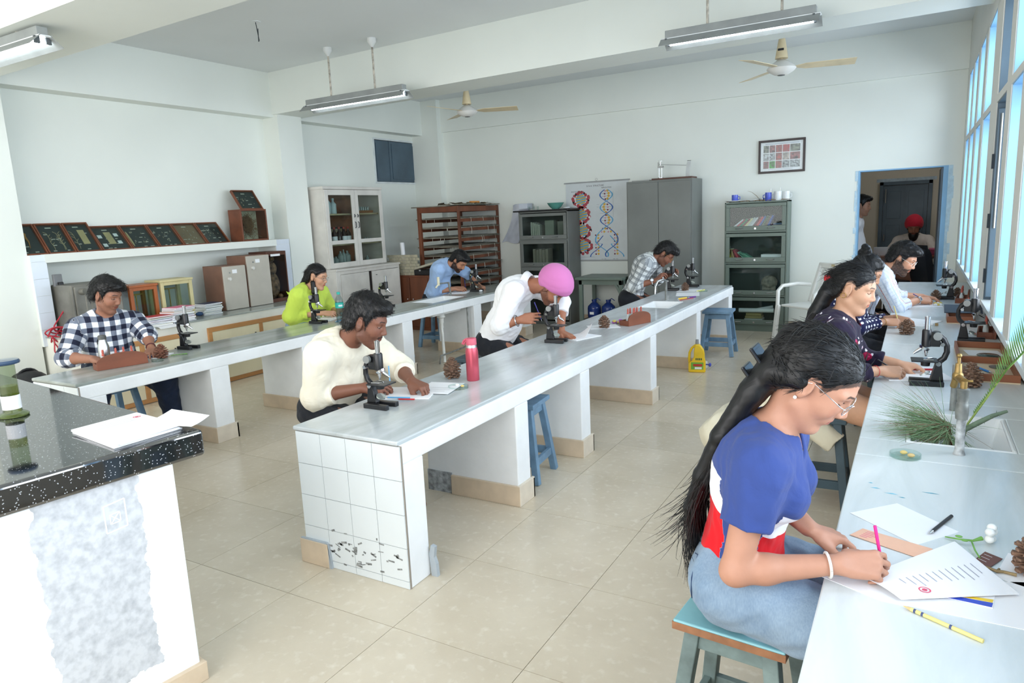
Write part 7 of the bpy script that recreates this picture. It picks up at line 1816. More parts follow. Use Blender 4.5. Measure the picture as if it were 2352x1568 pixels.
card = sheet_quad('brown_card', 'small brown printed card under the white flower', 'card', [(0.155, 1.93), (0.185, 1.905), (0.225, 1.985), (0.19, 2.01)], ZB+0.002, m=mat('brown_print', (112, 72, 62), 0.6), lines=4, lc=PAPER, lspan=(0.1, 0.8, 0.2, 0.8))
sheet_quad('paper', 'white sheet under the pine cone at the right edge of the frame', 'paper', [(0.20, 1.88), (0.34, 1.82), (0.40, 2.0), (0.24, 2.03)], ZB)
tw = T('dry_twig', 'dry broken twig beside the pine cone at the right edge', 'twig', (0.21, 1.90, ZB))
M().tube([(0.185, 1.915, ZB+0.006), (0.205, 1.90, ZB+0.007), (0.22, 1.905, ZB+0.006), (0.245, 1.90, ZB+0.006)], [0.003, 0.004, 0.0035, 0.004], 6).tube([(0.205, 1.90, ZB+0.006), (0.212, 1.916, ZB+0.006)], 0.003, 6).obj('twig', mat('dry_twig_bark', (140, 120, 84), 0.8, var=0.2), tw)
# black cable rim at the bottom edge
tag(M().tube(arc((-0.10, 1.17, ZB+0.006), 0.085, 0.1, PI-0.1, 14, 'xy'), 0.006, 8).obj('black_strap', BLACKP, smooth=True), 'black strap curving on the bench at the bottom of the picture', 'strap')
# other papers, notebooks, pens
def notebook(label, c4, z, h, m=PAPER, cover=None):
 t = T('notebook', label, 'notebook', (sum(p[0] for p in c4)/4, sum(p[1] for p in c4)/4, z))
 M().prism(c4, 'z', z+0.0002, z+h).obj('pages', m, t)
 if cover: M().prism(c4, 'z', z+h, z+h+0.0012).obj('cover', cover, t)
 return t
def rect4(cx, cy, w, h, a):
 a = math.radians(a); return [(cx+u*w/2*math.cos(a)-v*h/2*math.sin(a), cy+u*w/2*math.sin(a)+v*h/2*math.cos(a)) for u, v in ((-1,-1),(1,-1),(1,1),(-1,1))]
notebook('open white notebook under the hands of the cream shirted man', rect4(-2.30, 2.80, 0.30, 0.24, 22), ZB, 0.004)
sheet_quad('paper', 'white form sticking out under the left fist of the cream shirted man', 'paper', rect4(-2.19, 2.94, 0.2, 0.24, 12), ZB+0.0045, lines=3, lspan=(0.2, 0.9, 0.2, 0.5))
pen('light blue pen on the notebook in front of the cream shirt', (-2.33, 2.66, ZB+0.010), (-2.20, 2.70, ZB+0.010), mat('light_blue_plastic', (110, 176, 222), 0.4))
pen('red pen on the notebook in front of the cream shirt', (-2.25, 2.655, ZB+0.009), (-2.16, 2.685, ZB+0.009), mat('red_plastic', (196, 40, 44), 0.4))
held(J5, 'blue pen in the right hand of the cream shirted man', mat('light_blue_plastic', (110, 176, 222), 0.4))
notebook('white notebook under the flat hand of the turbaned man', rect4(-2.12, 4.60, 0.20, 0.26, -20), ZB, 0.004)
sheet_quad('paper', 'curled up white page rising from the notebook beside the pink turban', 'paper', [(-2.17, 4.62), (-2.06, 4.56), (-2.03, 4.68), (-2.10, 4.72)], ZB+0.0045, lift=lambda u, v: (-0.02*v, 0.0, 0.085*v**1.5*(0.4+0.6*u)))
sheet_quad('paper', 'white card under the pine cone beside the pink turban', 'paper', rect4(-2.13, 5.08, 0.24, 0.18, 35), ZB)
of = T('purple_orchid', 'purple and yellow orchid flower beside the pine cone', 'flower', (-2.07, 5.25, ZB))
for k in range(6):
 a = k; M().sph((-2.075+0.026*math.cos(a), 5.25+0.03*math.sin(a*1.3), ZB+0.016+0.008*math.sin(a*2)), (0.017, 0.016, 0.011), 10, 6).obj('petal', mat('purple_petal', (184, 92, 196), 0.6, var=0.15, scale=60) if k < 4 else mat('yellow_petal', (232, 210, 110), 0.6), of, smooth=True)
held(J6, 'blue pen between the fingers of the turbaned man', mat('navy_plastic', (50, 44, 130), 0.4), top=(-0.35, -0.1, 1.0))
sheet_quad('paper', 'white sheet on the bench in front of the plaid shirt', 'paper', rect4(-2.08, 7.28, 0.24, 0.3, 15), ZB)
sheet_quad('paper', 'second white sheet under the far pine cone', 'paper', rect4(-2.16, 7.62, 0.24, 0.26, 5), ZB)
pen('yellow marker beside the sink tap of the middle bench', (-2.05, 6.80, ZB+0.008), (-1.99, 6.92, ZB+0.008), mat('yellow_plastic', (246, 200, 40), 0.4), 0.008, 'marker')
pen('purple marker beside the yellow one', (-1.98, 6.94, ZB+0.007), (-1.93, 7.04, ZB+0.007), mat('purple_plastic', (108, 40, 140), 0.4), 0.007, 'marker')
pen('red pencil near the tap of the middle bench', (-2.02, 6.72, ZB+0.004), (-1.93, 6.95, ZB+0.004), mat('red_plastic', (196, 40, 44), 0.4), 0.003, 'pencil')
pen('yellow ended pen on the far papers of the middle bench', (-2.06, 7.5, ZB+0.006), (-2.0, 7.66, ZB+0.006), mat('pale_yellow_plastic', (236, 224, 130), 0.4), 0.006)
notebook('white notebook in front of the checked shirt man', rect4(-4.83, 3.02, 0.18, 0.2, 25), ZB, 0.004)
pen('dark blue pen across the notebook of the checked shirt man', (-4.80, 2.93, ZB+0.010), (-4.74, 3.03, ZB+0.010), mat('navy_plastic', (50, 44, 130), 0.4), 0.005)
lf = T('green_sprig', 'small green sprig beside the reddish pine cone', 'sprig', (-4.66, 3.10, ZB))
M().tube([(-4.70, 3.06, ZB+0.004), (-4.66, 3.11, ZB+0.006), (-4.63, 3.15, ZB+0.004)], 0.002, 6).obj('stalk', LEAF, lf)
for k in range(5): M().sph((-4.685+0.012*k, 3.075+0.017*k, ZB+0.007), (0.012, 0.006, 0.003), 8, 6).obj('leaf', LEAF, lf, smooth=True)
notebook('white notebook under the arm of the woman in lime green', rect4(-4.90, 4.86, 0.22, 0.28, 12), ZB, 0.005)
pen('blue pen beside the water bottle', (-4.66, 4.70, ZB+0.004), (-4.68, 4.86, ZB+0.004), mat('light_blue_plastic', (110, 176, 222), 0.4), 0.005)
notebook('white notebook under the pen of the bearded man in light blue', rect4(-4.87, 7.10, 0.22, 0.3, 20), ZB, 0.006)
held(J10, 'blue pen in the hand of the bearded man in light blue', mat('navy_plastic', (50, 44, 130), 0.4))
tag(M().sph((-4.62, 7.18, ZB+0.012), (0.022, 0.028, 0.012), 8, 6).obj('crumpled_tissue', PAPER), 'crumpled white tissue before the light blue shirt', 'tissue')
notebook('open white notebook of the woman in the floral blouse', rect4(0.01, 4.06, 0.3, 0.3, 18), ZB, 0.006)
held(J2, 'black pen in the hand of the woman in the floral blouse', BLACKP, top=(-0.75, -0.1, 0.5))
pen('red pen lying under the front microscope stage', (-0.02, 4.12, ZB+0.011), (0.12, 4.16, ZB+0.011), mat('red_plastic', (196, 40, 44), 0.4), 0.005)
notebook('white notebook beyond the polka dot sleeve', rect4(0.02, 5.82, 0.24, 0.3, -25), ZB, 0.004)
held(J3, 'cream pencil in the hand of the woman with the bun', mat('cream_yellow_lacquer', (240, 222, 140), 0.5))
notebook('white notebook under the wrist of the man in glasses', rect4(0.02, 6.78, 0.34, 0.26, 12), ZB, 0.006)
held(J4, 'blue pen in the hand of the man in glasses', mat('navy_plastic', (50, 44, 130), 0.4), top=(-0.8, 0.0, 0.5))
fb = T('flower_heads', 'small yellow and white flower heads before the man in glasses', 'flowers', (0.19, 6.80, ZB))
for k in range(6): M().sph((0.16+0.018*(k % 3), 6.74+0.05*(k//3)+0.012*k, ZB+0.012), (0.016, 0.018, 0.012), 8, 6).obj('flower_head', [WP, mat('yellow_petal', (232, 210, 110), 0.6)][k % 2], fb, smooth=True)
ch_ = T('chalk_stub', 'small wooden peg and chalk on the bench beyond the polka dot sleeve', 'peg', (0.12, 5.72, ZB))
M().cyl((0.07, 5.72, ZB+0.006), (0.13, 5.70, ZB+0.006), 0.005).obj('chalk', PAPER, ch_); M().cbox((0.15, 5.70, ZB+0.009), (0.02, 0.02, 0.017)).obj('peg', mat('peg_wood', (170, 140, 90), 0.7), ch_)
# petri dishes
PG = glass('dish_glass', (242, 249, 247), 0.4)
def petri(label, loc, r=0.05, bits=()):
 t = T('petri_dish', label, 'dish', loc, 0, 'glass dishes on the benches')
 M().lathe((0,0,0), [(r*0.96, 0.0), (r, 0.001), (r, 0.014), (r-0.003, 0.014), (r-0.003, 0.003), (0, 0.003)], 28).obj('dish', PG, t, world=False, smooth=True)
 for k, (x, y, s, c) in enumerate(bits):
  a = M().sph((loc[0]+x, loc[1]+y, loc[2]+0.004+s*0.6), (s, s*0.8, s*0.6), 10, 8).obj('plant_piece', c, smooth=True)
  tag(a, ['pale plant slice', 'second pale plant slice'][k % 2]+' lying in the '+label, 'slice')
TEAL = mat('pale_teal_glass', (170, 206, 200), 0.15)
petri('glass dish beside the pink flask', (-2.10, 2.99, ZB), 0.055, ((-0.02, 0.02, 0.012, WP), (0.02, 0.01, 0.011, mat('cream_slice', (232, 206, 130), 0.6))))
petri('glass dish near the window sink', (0.002, 2.705, ZB), 0.05, ((-0.005, 0.012, 0.012, mat('cream_slice', (232, 206, 130), 0.6)), (0.018, -0.012, 0.012, mat('tan_slice', (220, 190, 130), 0.6))))
petri('glass dish beside the arched rack on the left bench', (-4.61, 2.90, ZB), 0.04)
petri('glass dish beyond the orchid at the far bench end', (-1.99, 7.55, ZB), 0.05)
# flasks and bottles
th = T('thermos_flask', 'pink metal flask with a looped cap on the middle bench', 'flask', (-2.125, 3.175, ZB))
PKM = mat('pink_metal', (204, 88, 104), 0.3, 0.55, var=0.05)
M().lathe((0,0,0), [(0.034, 0), (0.036, 0.004), (0.036, 0.165), (0.031, 0.188)], 28).obj('body', PKM, th, world=False, smooth=True)
M().lathe((0,0,0), [(0.031, 0.187), (0.029, 0.203)], 28, cap=False).obj('neck_ring', STEEL, th, world=False, smooth=True)
M().lathe((0,0,0), [(0.030, 0.203), (0.029, 0.236), (0.026, 0.24), (0, 0.24)], 28).obj('cap', mat('pink_plastic', (210, 96, 116), 0.5), th, world=False, smooth=True)
M().tube([(-0.024, -0.006, 0.236), (-0.042, -0.01, 0.226), (-0.052, -0.012, 0.206), (-0.044, -0.01, 0.204), (-0.028, -0.006, 0.225)], 0.006, 8).obj('cap_loop', mat('pink_plastic', (210, 96, 116), 0.5), th, world=False, smooth=True)
sf = T('steel_flask', 'steel water flask with a black cap strap behind the arched rack', 'flask', (-4.83, 2.66, ZB))
M().lathe((0,0,0), [(0.034, 0), (0.036, 0.004), (0.036, 0.14), (0.024, 0.178), (0.022, 0.19)], 24).obj('body', STEEL, sf, world=False, smooth=True)
M().lathe((0,0,0), [(0.026, 0.188), (0.027, 0.212), (0.02, 0.218), (0, 0.218)], 20).obj('cap', mat('grey_cap', (110, 112, 110), 0.35, 0.6), sf, world=False, smooth=True)
M().tube([(-0.026, -0.01, 0.2), (-0.045, -0.012, 0.17), (-0.04, -0.01, 0.12)], 0.004, 6).obj('strap', BLACKP, sf, world=False)
wb = T('water_bottle', 'clear water bottle with a teal cap and teal label on the left bench', 'bottle', (-4.60, 4.72, ZB))
WBG = glass('clear_plastic', (228, 236, 236), 0.5, 0.08)
prof = [(0.034, 0), (0.038, 0.006)]
for k in range(7): prof += [(0.038, 0.012+0.016*k), (0.0355, 0.02+0.016*k)]
prof += [(0.038, 0.13), (0.038, 0.19), (0.034, 0.215), (0.016, 0.252), (0.014, 0.262)]
M().lathe((0,0,0), prof, 24).obj('body', WBG, wb, world=False, smooth=True)
M().lathe((0,0,0), [(0.033, 0.004), (0.033, 0.17)], 20).obj('water', glass('water', (214, 226, 228), 0.3), wb, world=False, smooth=True)
TEALP = mat('teal_print', (40, 176, 162), 0.45)
lb_ = M().lathe((0,0,0), [(0.0385, 0.135), (0.0385, 0.185)], 24, cap=False).obj('label_band', TEALP, wb, world=False, smooth=True)
q = M()
for k in range(5): q.cbox((0.0392*math.cos(-0.9+0.2*k), 0.0392*math.sin(-0.9+0.2*k), 0.158), (0.0006, 0.006, 0.018 if k % 2 else 0.014), (0, 0, -0.9+0.2*k))
q.obj('label_lettering', PAPER, lb_, world=False)['kind'] = 'stuff'
M().lathe((0,0,0), [(0.0155, 0.26), (0.0155, 0.282), (0, 0.283)], 16).obj('cap', TEALP, wb, world=False, smooth=True)
# open slide boxes on the window bench
SLB = mat('slide_box_wood', (150, 92, 62), 0.5, var=0.1, scale=8, stretch=(0.3, 1, 1)); SLI = mat('slide_box_lining', (226, 206, 176), 0.7)
def open_box(label, x0, x1, y0, y1, h, split=None):
 t = T('slide_box', label, 'box', ((x0+x1)/2, (y0+y1)/2, ZB)); w = 0.012
 M().box((x0, y0, ZB), (x1, y1, ZB+0.006)).obj('bottom', SLI, t)
 m = M(); rect_ring(m, x0, x1, y0, y1, x0+w, x1-w, y0+w, y1-w, ZB+0.0061, ZB+h); m.obj('sides', SLB, t, bevel=0.002)
 if split: M().box((x0+w, split-0.006, ZB+0.0061), (x1-w, split+0.006, ZB+h*0.96)).obj('divider', SLB, t)
 return t
open_box('open wooden slide box lying flat behind the brass tap', 0.225, 0.462, 3.98, 4.88, 0.042, 4.42)
open_box('wooden tray with a dark lid between the far microscopes', 0.215, 0.385, 5.82, 6.05, 0.05)
tag(M().cbox((0.32, 6.06, ZB+0.075), (0.24, 0.16, 0.006), (0.25, 0, 0)).obj('dark_tile', mat('dark_blue_tile', (52, 62, 76), 0.3), bevel=0.002), 'dark blue tile resting on the wooden tray between the microscopes', 'tile')
sheet_quad('paper', 'white sheet lying in the open slide box', 'paper', rect4(0.36, 4.70, 0.17, 0.16, 8), ZB+0.008)
tag(M().lathe((0.375, 4.60, ZB+0.012), [(0.05, 0), (0.055, 0.004), (0.05, 0.008), (0, 0.009)], 20).obj('dark_glass_disc', mat('dark_green_glass', (60, 78, 74), 0.15), smooth=True), 'dark green glass disc in the open slide box', 'disc')
tag(M().lathe((0.40, 4.32, ZB+0.008), [(0.04, 0), (0.042, 0.004), (0, 0.005)], 20).obj('grey_disc', mat('grey_disc', (110, 112, 110), 0.4)), 'grey disc in the near half of the open slide box', 'disc')
pen('blue scalpel handle in the open slide box', (0.36, 4.16, ZB+0.012), (0.29, 4.30, ZB+0.012), mat('bright_blue_plastic', (48, 130, 206), 0.4), 0.006, 'scalpel')
fo_ = T('forceps', 'steel forceps in the open slide box', 'forceps', (0.38, 4.1, ZB))
for s in (-1, 1): M().tube([(0.30, 4.12, ZB+0.012), (0.36, 4.10+s*0.012, ZB+0.012), (0.43, 4.08+s*0.003, ZB+0.012)], 0.002, 6).obj('blade', STEEL, fo_)
# ---- taps and pipes ----
BR = mat('worn_brass', (170, 140, 88), 0.42, 0.85, var=0.15, scale=30); GP = mat('galvanised_pipe', (146, 148, 144), 0.5, 0.5, var=0.2, scale=20, bump=0.1)
PP = mat('flaking_white_pipe', (206, 208, 208), 0.6, var=0.3, scale=30)
tp = T('sink_tap', 'brass tap on a flaking grey pipe in front of the window sink', 'tap', (0.166, 2.80, ZB))
M().lathe((0.166, 2.80, ZB), [(0.02, 0), (0.016, 0.012), (0.0145, 0.02), (0.0145, 0.135)], 16).obj('pipe', PP, tp, smooth=True)
M().lathe((0.166, 2.80, ZB), [(0.019, 0.13), (0.021, 0.16), (0.019, 0.185), (0.016, 0.19), (0.0175, 0.2), (0.0175, 0.23), (0.019, 0.232), (0.019, 0.238), (0.013, 0.24)], 16).obj('elbow_joint', GP, tp, smooth=True)
m = M().cyl((0.166, 2.80, ZB+0.238), (0.166, 2.80, ZB+0.265), 0.011).cyl((0.166, 2.805, ZB+0.262), (0.15, 2.86, ZB+0.266), 0.013).sph((0.15, 2.86, ZB+0.27), 0.018, 12, 8).cyl((0.15, 2.86, ZB+0.265), (0.15, 2.86, ZB+0.315), 0.013, 0.010).cyl((0.145, 2.865, ZB+0.26), (0.14, 2.89, ZB+0.225), 0.011)
m.obj('tap_body', BR, tp, smooth=True)['kind'] = 'stuff'
M().cyl((0.15, 2.86, ZB+0.315), (0.15, 2.86, ZB+0.34), 0.005).sph((0.15, 2.86, ZB+0.343), 0.009, 10, 8).obj('spindle', BR, tp, smooth=True)
M().cyl((0.155, 2.845, ZB+0.255), (0.195, 2.84, ZB+0.258), 0.005).obj('lever', BR, tp)
tag(M().cyl((0.170, 3.40, ZB), (0.172, 3.40, ZB+0.20), 0.015).obj('standpipe', GP, smooth=True), 'bare grey standpipe behind the window sink', 'pipe')
tp = T('sink_tap', 'cream plastic tap on a grey pipe at the sink of the left bench', 'tap', (-4.80, 6.78, ZB)); CRM = mat('cream_plastic', (234, 226, 196), 0.4)
M().cyl((-4.79, 6.78, ZB), (-4.80, 6.76, ZB+0.16), 0.012).obj('pipe', GP, tp, smooth=True)
M().cyl((-4.80, 6.76, ZB+0.155), (-4.84, 6.64, ZB+0.155), 0.009).obj('arm', GP, tp)
M().cyl((-4.845, 6.62, ZB+0.135), (-4.845, 6.62, ZB+0.235), 0.016).cyl((-4.845, 6.62, ZB+0.15), (-4.86, 6.58, ZB+0.11), 0.010).obj('tap_body', CRM, tp, smooth=True)
tp = T('sink_tap', 'grey pipe with a chrome tap beside the middle bench sink', 'tap', (-2.15, 6.76, ZB))
M().cyl((-2.15, 6.76, ZB), (-2.15, 6.76, ZB+0.20), 0.012).obj('pipe', GP, tp, smooth=True)
M().tube([(-2.15, 6.76, ZB+0.195), (-2.16, 6.70, ZB+0.215), (-2.19, 6.62, ZB+0.205), (-2.20, 6.58, ZB+0.16), (-2.20, 6.575, ZB+0.08)], 0.010, 10).obj('spout', CHR, tp, smooth=True)
M().cyl((-2.16, 6.70, ZB+0.21), (-2.16, 6.70, ZB+0.24), 0.008).obj('spindle', CHR, tp)
dp = T('sink_drain', 'white drain hose running down from the left bench sink to the floor', 'drain', (-4.6, 6.2, 0))
M().lathe((-4.62, 6.32, 0.43), [(0.035, 0.08), (0.05, 0.045), (0.03, 0.03), (0.028, -0.02), (0.022, -0.03), (0.022, -0.08)], 16).obj('trap', mat('white_pvc', (232, 232, 226), 0.4), dp, smooth=True)
M().tube([(-4.62, 6.32, 0.36), (-4.60, 6.30, 0.28), (-4.50, 6.17, 0.1), (-4.46, 6.12, 0.0)], 0.017, 10).obj('hose', mat('white_pvc', (232, 232, 226), 0.4), dp, smooth=True)
M().tube([(-4.46, 6.62, 0.55), (-4.46, 6.62, 0.12), (-4.46, 6.5, 0.10), (-4.46, 6.2, 0.09), (-4.46, 6.05, 0.09), (-4.46, 6.03, 0.0)], 0.010, 8).obj('supply_pipe', GP, dp, smooth=True)
# ---- plants in the window sink ----
PJ = T('specimen_jar', 'small jar of cut branches standing in the window sink', 'jar', (0.155, 2.99, 0.506))
M().lathe((0.155, 2.99, 0.506), [(0.03, 0), (0.032, 0.004), (0.032, 0.13), (0.03, 0.135), (0.027, 0.13), (0.027, 0.006), (0, 0.006)], 20).obj('glass', glass('jar_glass', (214, 222, 206), 0.3), PJ, smooth=True)
M().lathe((0.155, 2.99, 0.513), [(0.0262, 0), (0.0262, 0.085)], 16).obj('murky_water', mat('murky_water', (120, 126, 92), 0.2), PJ)
pn = T('pine_branch', 'long needled pine branch standing in the sink jar', 'branch', (0.152, 2.98, 0.53))
M().tube([(0.155, 2.99, 0.53), (0.150, 2.985, 0.64), (0.14, 2.98, 0.70), (0.12, 2.98, 0.73)], [0.006, 0.006, 0.005, 0.004], 8).obj('stem', mat('brown_bark', (92, 62, 46), 0.8), pn, smooth=True)
rr = random.Random(5); nd = [[], [], []]
for k in range(620):
 b0 = Vector((0.146-0.025*rr.random(), 2.98, 0.665+0.06*rr.random()))
 L = rr.uniform(0.13, 0.28); a = rr.gauss(3.0, 0.42); el_ = rr.gauss(0.10, 0.36)
 d = Vector((math.cos(a)*math.cos(el_), math.sin(a)*math.cos(el_)*0.9, math.sin(el_)))
 if rr.random() < 0.25: d = Vector((rr.gauss(-0.2, 0.5), rr.gauss(0, 0.5), rr.uniform(-0.9, 0.2))).normalized(); L *= 0.7
 sag = rr.uniform(0.01, 0.05)
 nd[0 if rr.random() < 0.62 else (1 if rr.random() < 0.6 else 2)].append([b0+d*L*t_-Vector((0, 0, sag*t_*t_)) for t_ in (0, 0.33, 0.66, 1.0)])
for k, (c_, n_) in enumerate((((118, 150, 108), 'green_needle'), ((158, 178, 138), 'pale_needle'), ((140, 116, 92), 'dry_needle'))): strands('needles', mat(n_, c_, 0.6), pn, [[p-pn.location for p in q] for q in nd[k]], 0.0009)
fd_ = T('cycad_frond', 'cycad frond with narrow green leaflets leaning to the window', 'frond', (0.165, 3.0, 0.52))
FG = mat('cycad_green', (88, 122, 52), 0.45, var=0.15, scale=20)
rp_ = [Vector((0.165, 2.995, 0.53)), Vector((0.20, 3.01, 0.72)), Vector((0.245, 3.01, 0.81)), Vector((0.30, 3.0, 0.93)), Vector((0.36, 2.97, 1.03)), Vector((0.42, 2.93, 1.12))]
M().tube(rp_, [0.004, 0.0038, 0.0034, 0.003, 0.0024, 0.0015], 8).obj('midrib', mat('cycad_midrib', (138, 160, 74), 0.45), fd_, smooth=True)
def along(t_):
 u_ = t_*(len(rp_)-1); i_ = min(int(u_), len(rp_)-2); return rp_[i_].lerp(rp_[i_+1], u_-i_), (rp_[i_+1]-rp_[i_]).normalized()
for k in range(46):
 t_ = 0.28+0.72*k/45; p, d = along(t_); L = 0.012+0.20*max(0, (t_-0.45))**0.7 if t_ > 0.45 else 0.016
 for s in (-1, 1):
  if s == 1 and t_ < 0.5 and k % 2: continue
  o_ = (Vector((-0.62, 0.1, 0.78)) if s < 0 else Vector((0.25, -0.3, 0.55)))*0.9+d*0.35; o_.normalize(); w_ = 0.0028
  sd = o_.cross(Vector((0, 1, 0))).normalized()*w_; q1 = p+o_*L*0.5+d*0.004; q2 = p+o_*L+d*L*0.15
  M().add([p-sd*0.6, p+sd*0.6, q1+sd, q1-sd, q2], [(0,1,2,3), (3,2,4)]).obj('leaflet', FG, fd_)
cs = T('spiny_stem', 'grey green spiny stem leaning out of the window sink', 'stem', (0.17, 2.98, 0.54))
cp_ = [Vector((0.165, 2.985, 0.55)), Vector((0.185, 2.98, 0.70)), Vector((0.23, 2.98, 0.735)), Vector((0.27, 2.98, 0.765)), Vector((0.315, 2.99, 0.785))]
M().tube(cp_, [0.011, 0.011, 0.0095, 0.008, 0.005], 10).obj('stem', mat('grey_green_bark', (104, 122, 100), 0.7, var=0.15, scale=30), cs, smooth=True)
sp_ = M()
for k in range(14):
 u_ = 1+2.9*k/14; i_ = min(int(u_), 3); p = cp_[i_].lerp(cp_[i_+1], u_-i_); a = k*2.4; sp_.cyl(p, p+Vector((0.0, math.cos(a), math.sin(a)))*0.016, 0.002, 0.0004, 5)
sp_.obj('spines', mat('grey_green_bark', (104, 122, 100), 0.7), cs)['kind'] = 'stuff'
# ---- lights, fans, hooks ----
LAMPG = mat('lamp_grey_enamel', (150, 154, 152), 0.45, var=0.08, scale=6)
TUBE = mat('fluorescent_tube', (255, 255, 255), 0.4, emit=((236, 246, 255), 9.0))
LWH = mat('lamp_reflector_white', (236, 240, 240), 0.35)
def tube_light(label, x0, x1, y, z, rods, tilt=0.0, on=True):
 t = T('tube_light', label, 'light', ((x0+x1)/2, y, z), 0, 'hanging tube lights')
 M().box((x0+0.03, y-0.035, z+0.03), (x1-0.03, y+0.035, z+0.085)).obj('ballast_channel', LAMPG, t, bevel=0.004)
 for s in (-1, 1):
  M().add([(x0, y+s*0.03, z+0.032), (x1, y+s*0.03, z+0.032), (x1, y+s*0.105, z-0.035), (x0, y+s*0.105, z-0.035), (x0, y+s*0.03, z+0.028), (x1, y+s*0.03, z+0.028), (x1, y+s*0.102, z-0.037), (x0, y+s*0.102, z-0.037)],
    [(0,1,2,3), (7,6,5,4), (0,4,5,1), (2,6,7,3), (0,3,7,4), (1,5,6,2)]).obj('reflector', LAMPG, t)
 M().box((x0, y-0.04, z+0.022), (x1, y+0.04, z+0.029)).obj('white_lining', LWH, t)
 for s in (-1, 1):
  M().cyl((x0+0.05, y+s*0.035, z-0.002), (x1-0.05, y+s*0.035, z-0.002), 0.016, n=14).obj('tube', TUBE, t, smooth=True)
  for xx in (x0+0.035, x1-0.05): M().box((xx, y+s*0.035-0.016, z-0.018), (xx+0.015, y+s*0.035+0.016, z+0.025)).obj('lamp_holder', mat('lamp_holder', (86, 92, 94), 0.5), t)
 for rx in rods:
  M().cyl((rx, y, z+0.085), (rx, y, ZC-0.05), 0.010, n=10).obj('rod', mat('rusty_white_rod', (196, 188, 174), 0.6, var=0.25, scale=30), t, smooth=True)
  M().lathe((rx, y, ZC-0.055), [(0.012, -0.03), (0.03, 0.0), (0.045, 0.02), (0.045, 0.055)], 18).obj('ceiling_cup', mat('cup_white', (226, 228, 226), 0.5), t, smooth=True)
 return t
tube_light('hanging tube light at the left, near the pillar', -5.80, -4.42, 5.72, 2.80, (-5.42, -4.82))
tube_light('hanging tube light above the middle of the room, right of the fan', -1.80, -0.66, 5.60, 2.83, (-1.45, -0.92))
tube_light('hanging tube light cut by the left edge of the picture', -6.2, -4.84, 2.60, 2.79, (-5.6, -5.17))
FANC = mat('cream_fan_enamel', (226, 208, 170), 0.4); FANW = mat('white_fan_enamel', (232, 230, 224), 0.4)
def fan(label, x, y, z, rot):
 t = T('ceiling_fan', label, 'fan', (x, y, z), 0, 'ceiling fans')
 M().cyl((x, y, z+0.06), (x, y, ZC), 0.011).obj('down_rod', FANC, t)
 M().lathe((x, y, z), [(0.055, 0.085), (0.05, 0.12), (0.03, 0.24), (0.02, 0.27)], 18).obj('canopy', FANC, t, smooth=True)
 M().lathe((x, y, z), [(0.03, -0.055), (0.06, -0.05), (0.11, -0.02), (0.125, 0.0), (0.11, 0.02), (0.07, 0.05), (0.035, 0.075)], 28).obj('motor', FANW, t, smooth=True)
 M().lathe((x, y, z), [(0, -0.062), (0.03, -0.058), (0.035, -0.05)], 16).obj('motor_cap', mat('grey_cap', (110, 112, 110), 0.35, 0.6), t)
 for k in range(3):
  a = math.radians(rot+120*k); d = Vector((math.cos(a), math.sin(a), 0)); s = Vector((-d.y, d.x, 0)); c0 = Vector((x, y, z+0.005))
  p0, p1, p2 = c0+d*0.1, c0+d*0.2, c0+d*0.6
  vs = []
  for hh in (0.0, 0.004): vs += [p0-s*0.02+Vector((0,0,hh)), p0+s*0.02+Vector((0,0,hh)), p1+s*0.06+Vector((0,0,hh-0.012)), p2+s*0.068+Vector((0,0,hh-0.016)), p2-s*0.068+Vector((0,0,hh+0.012)), p1-s*0.06+Vector((0,0,hh+0.01))]
  M().add(vs, [(5,4,3,2,1,0), (6,7,8,9,10,11)]+[(i, (i+1) % 6, 6+(i+1) % 6, 6+i) for i in range(6)]).obj('blade', FANC, t)
 return t
f1 = fan('ceiling fan beyond the beam, left of the middle', -4.66, 7.15, 2.79, 22)
f2 = fan('ceiling fan with a dark mark on its canopy, under the right light', -1.12, 6.85, 2.74, 12)
M().cbox((-1.12, 6.85-0.046, 2.74+0.155), (0.05, 0.004, 0.018)).obj('maker_mark', BLACKP, f2)
for lab, (x, y, z) in (('wire hook hanging from the ceiling at the left', (-5.21, 4.63, ZC)), ('small wire hook on the ceiling between fan and light', (-4.3, 7.3, ZC)), ('small wire hook on the ceiling right of the second fan', (-0.55, 6.95, ZC))):
 t = T('ceiling_hook', lab, 'hook', (x, y, z))
 M().lathe((x, y, z), [(0.04, -0.004), (0.04, 0)], 16).obj('rose', CEIL, t); M().tube([(x-0.01, y, z), (x+0.004, y, z-0.09), (x+0.014, y, z-0.16), (x+0.006, y, z-0.17), (x+0.012, y, z-0.06)], 0.0035, 5).obj('wire', mat('dark_iron', (52, 60, 66), 0.5, 0.6), t)
# ---- wall chart ----
wc = T('wall_chart', 'hanging wall chart of a molecule helix on the back wall', 'chart', (-3.94, 9.225, 0.88))
yc = 9.248; cx0, cx1, cz0, cz1 = -4.41, -3.46, 0.885, 1.985
M().box((cx0, yc-0.003, cz0), (cx1, yc, cz1)).obj('paper', mat('chart_paper', (214, 220, 222), 0.55, var=0.02), wc)
for z in (cz0, cz1): M().cyl((cx0-0.02, yc-0.004, z), (cx1+0.02, yc-0.004, z), 0.010).obj('roller', mat('grey_roller', (170, 172, 172), 0.5), wc, smooth=True)
M().tube(arc(((cx0+cx1)/2, yc, cz1+0.03), 0.016, 0, 2*PI, 12), 0.003, 5).obj('hook', STEEL, wc)
U = lambda px: cx0+(px-130)*0.000885
Wz = lambda py: cz1-(py-95)*0.000805
yf = yc-0.0035
def disc(m_, u, v, r, dep=0.0): m_.add([(u+r*math.cos(a), yf-dep, v+r*math.sin(a)) for a in [2*PI*k/10 for k in range(10)]], [tuple(range(10))])
cR, cBk, cWh, cY, cBl, cDB, cMa, cPi = [M() for _ in range(8)]
rr = random.Random(9)
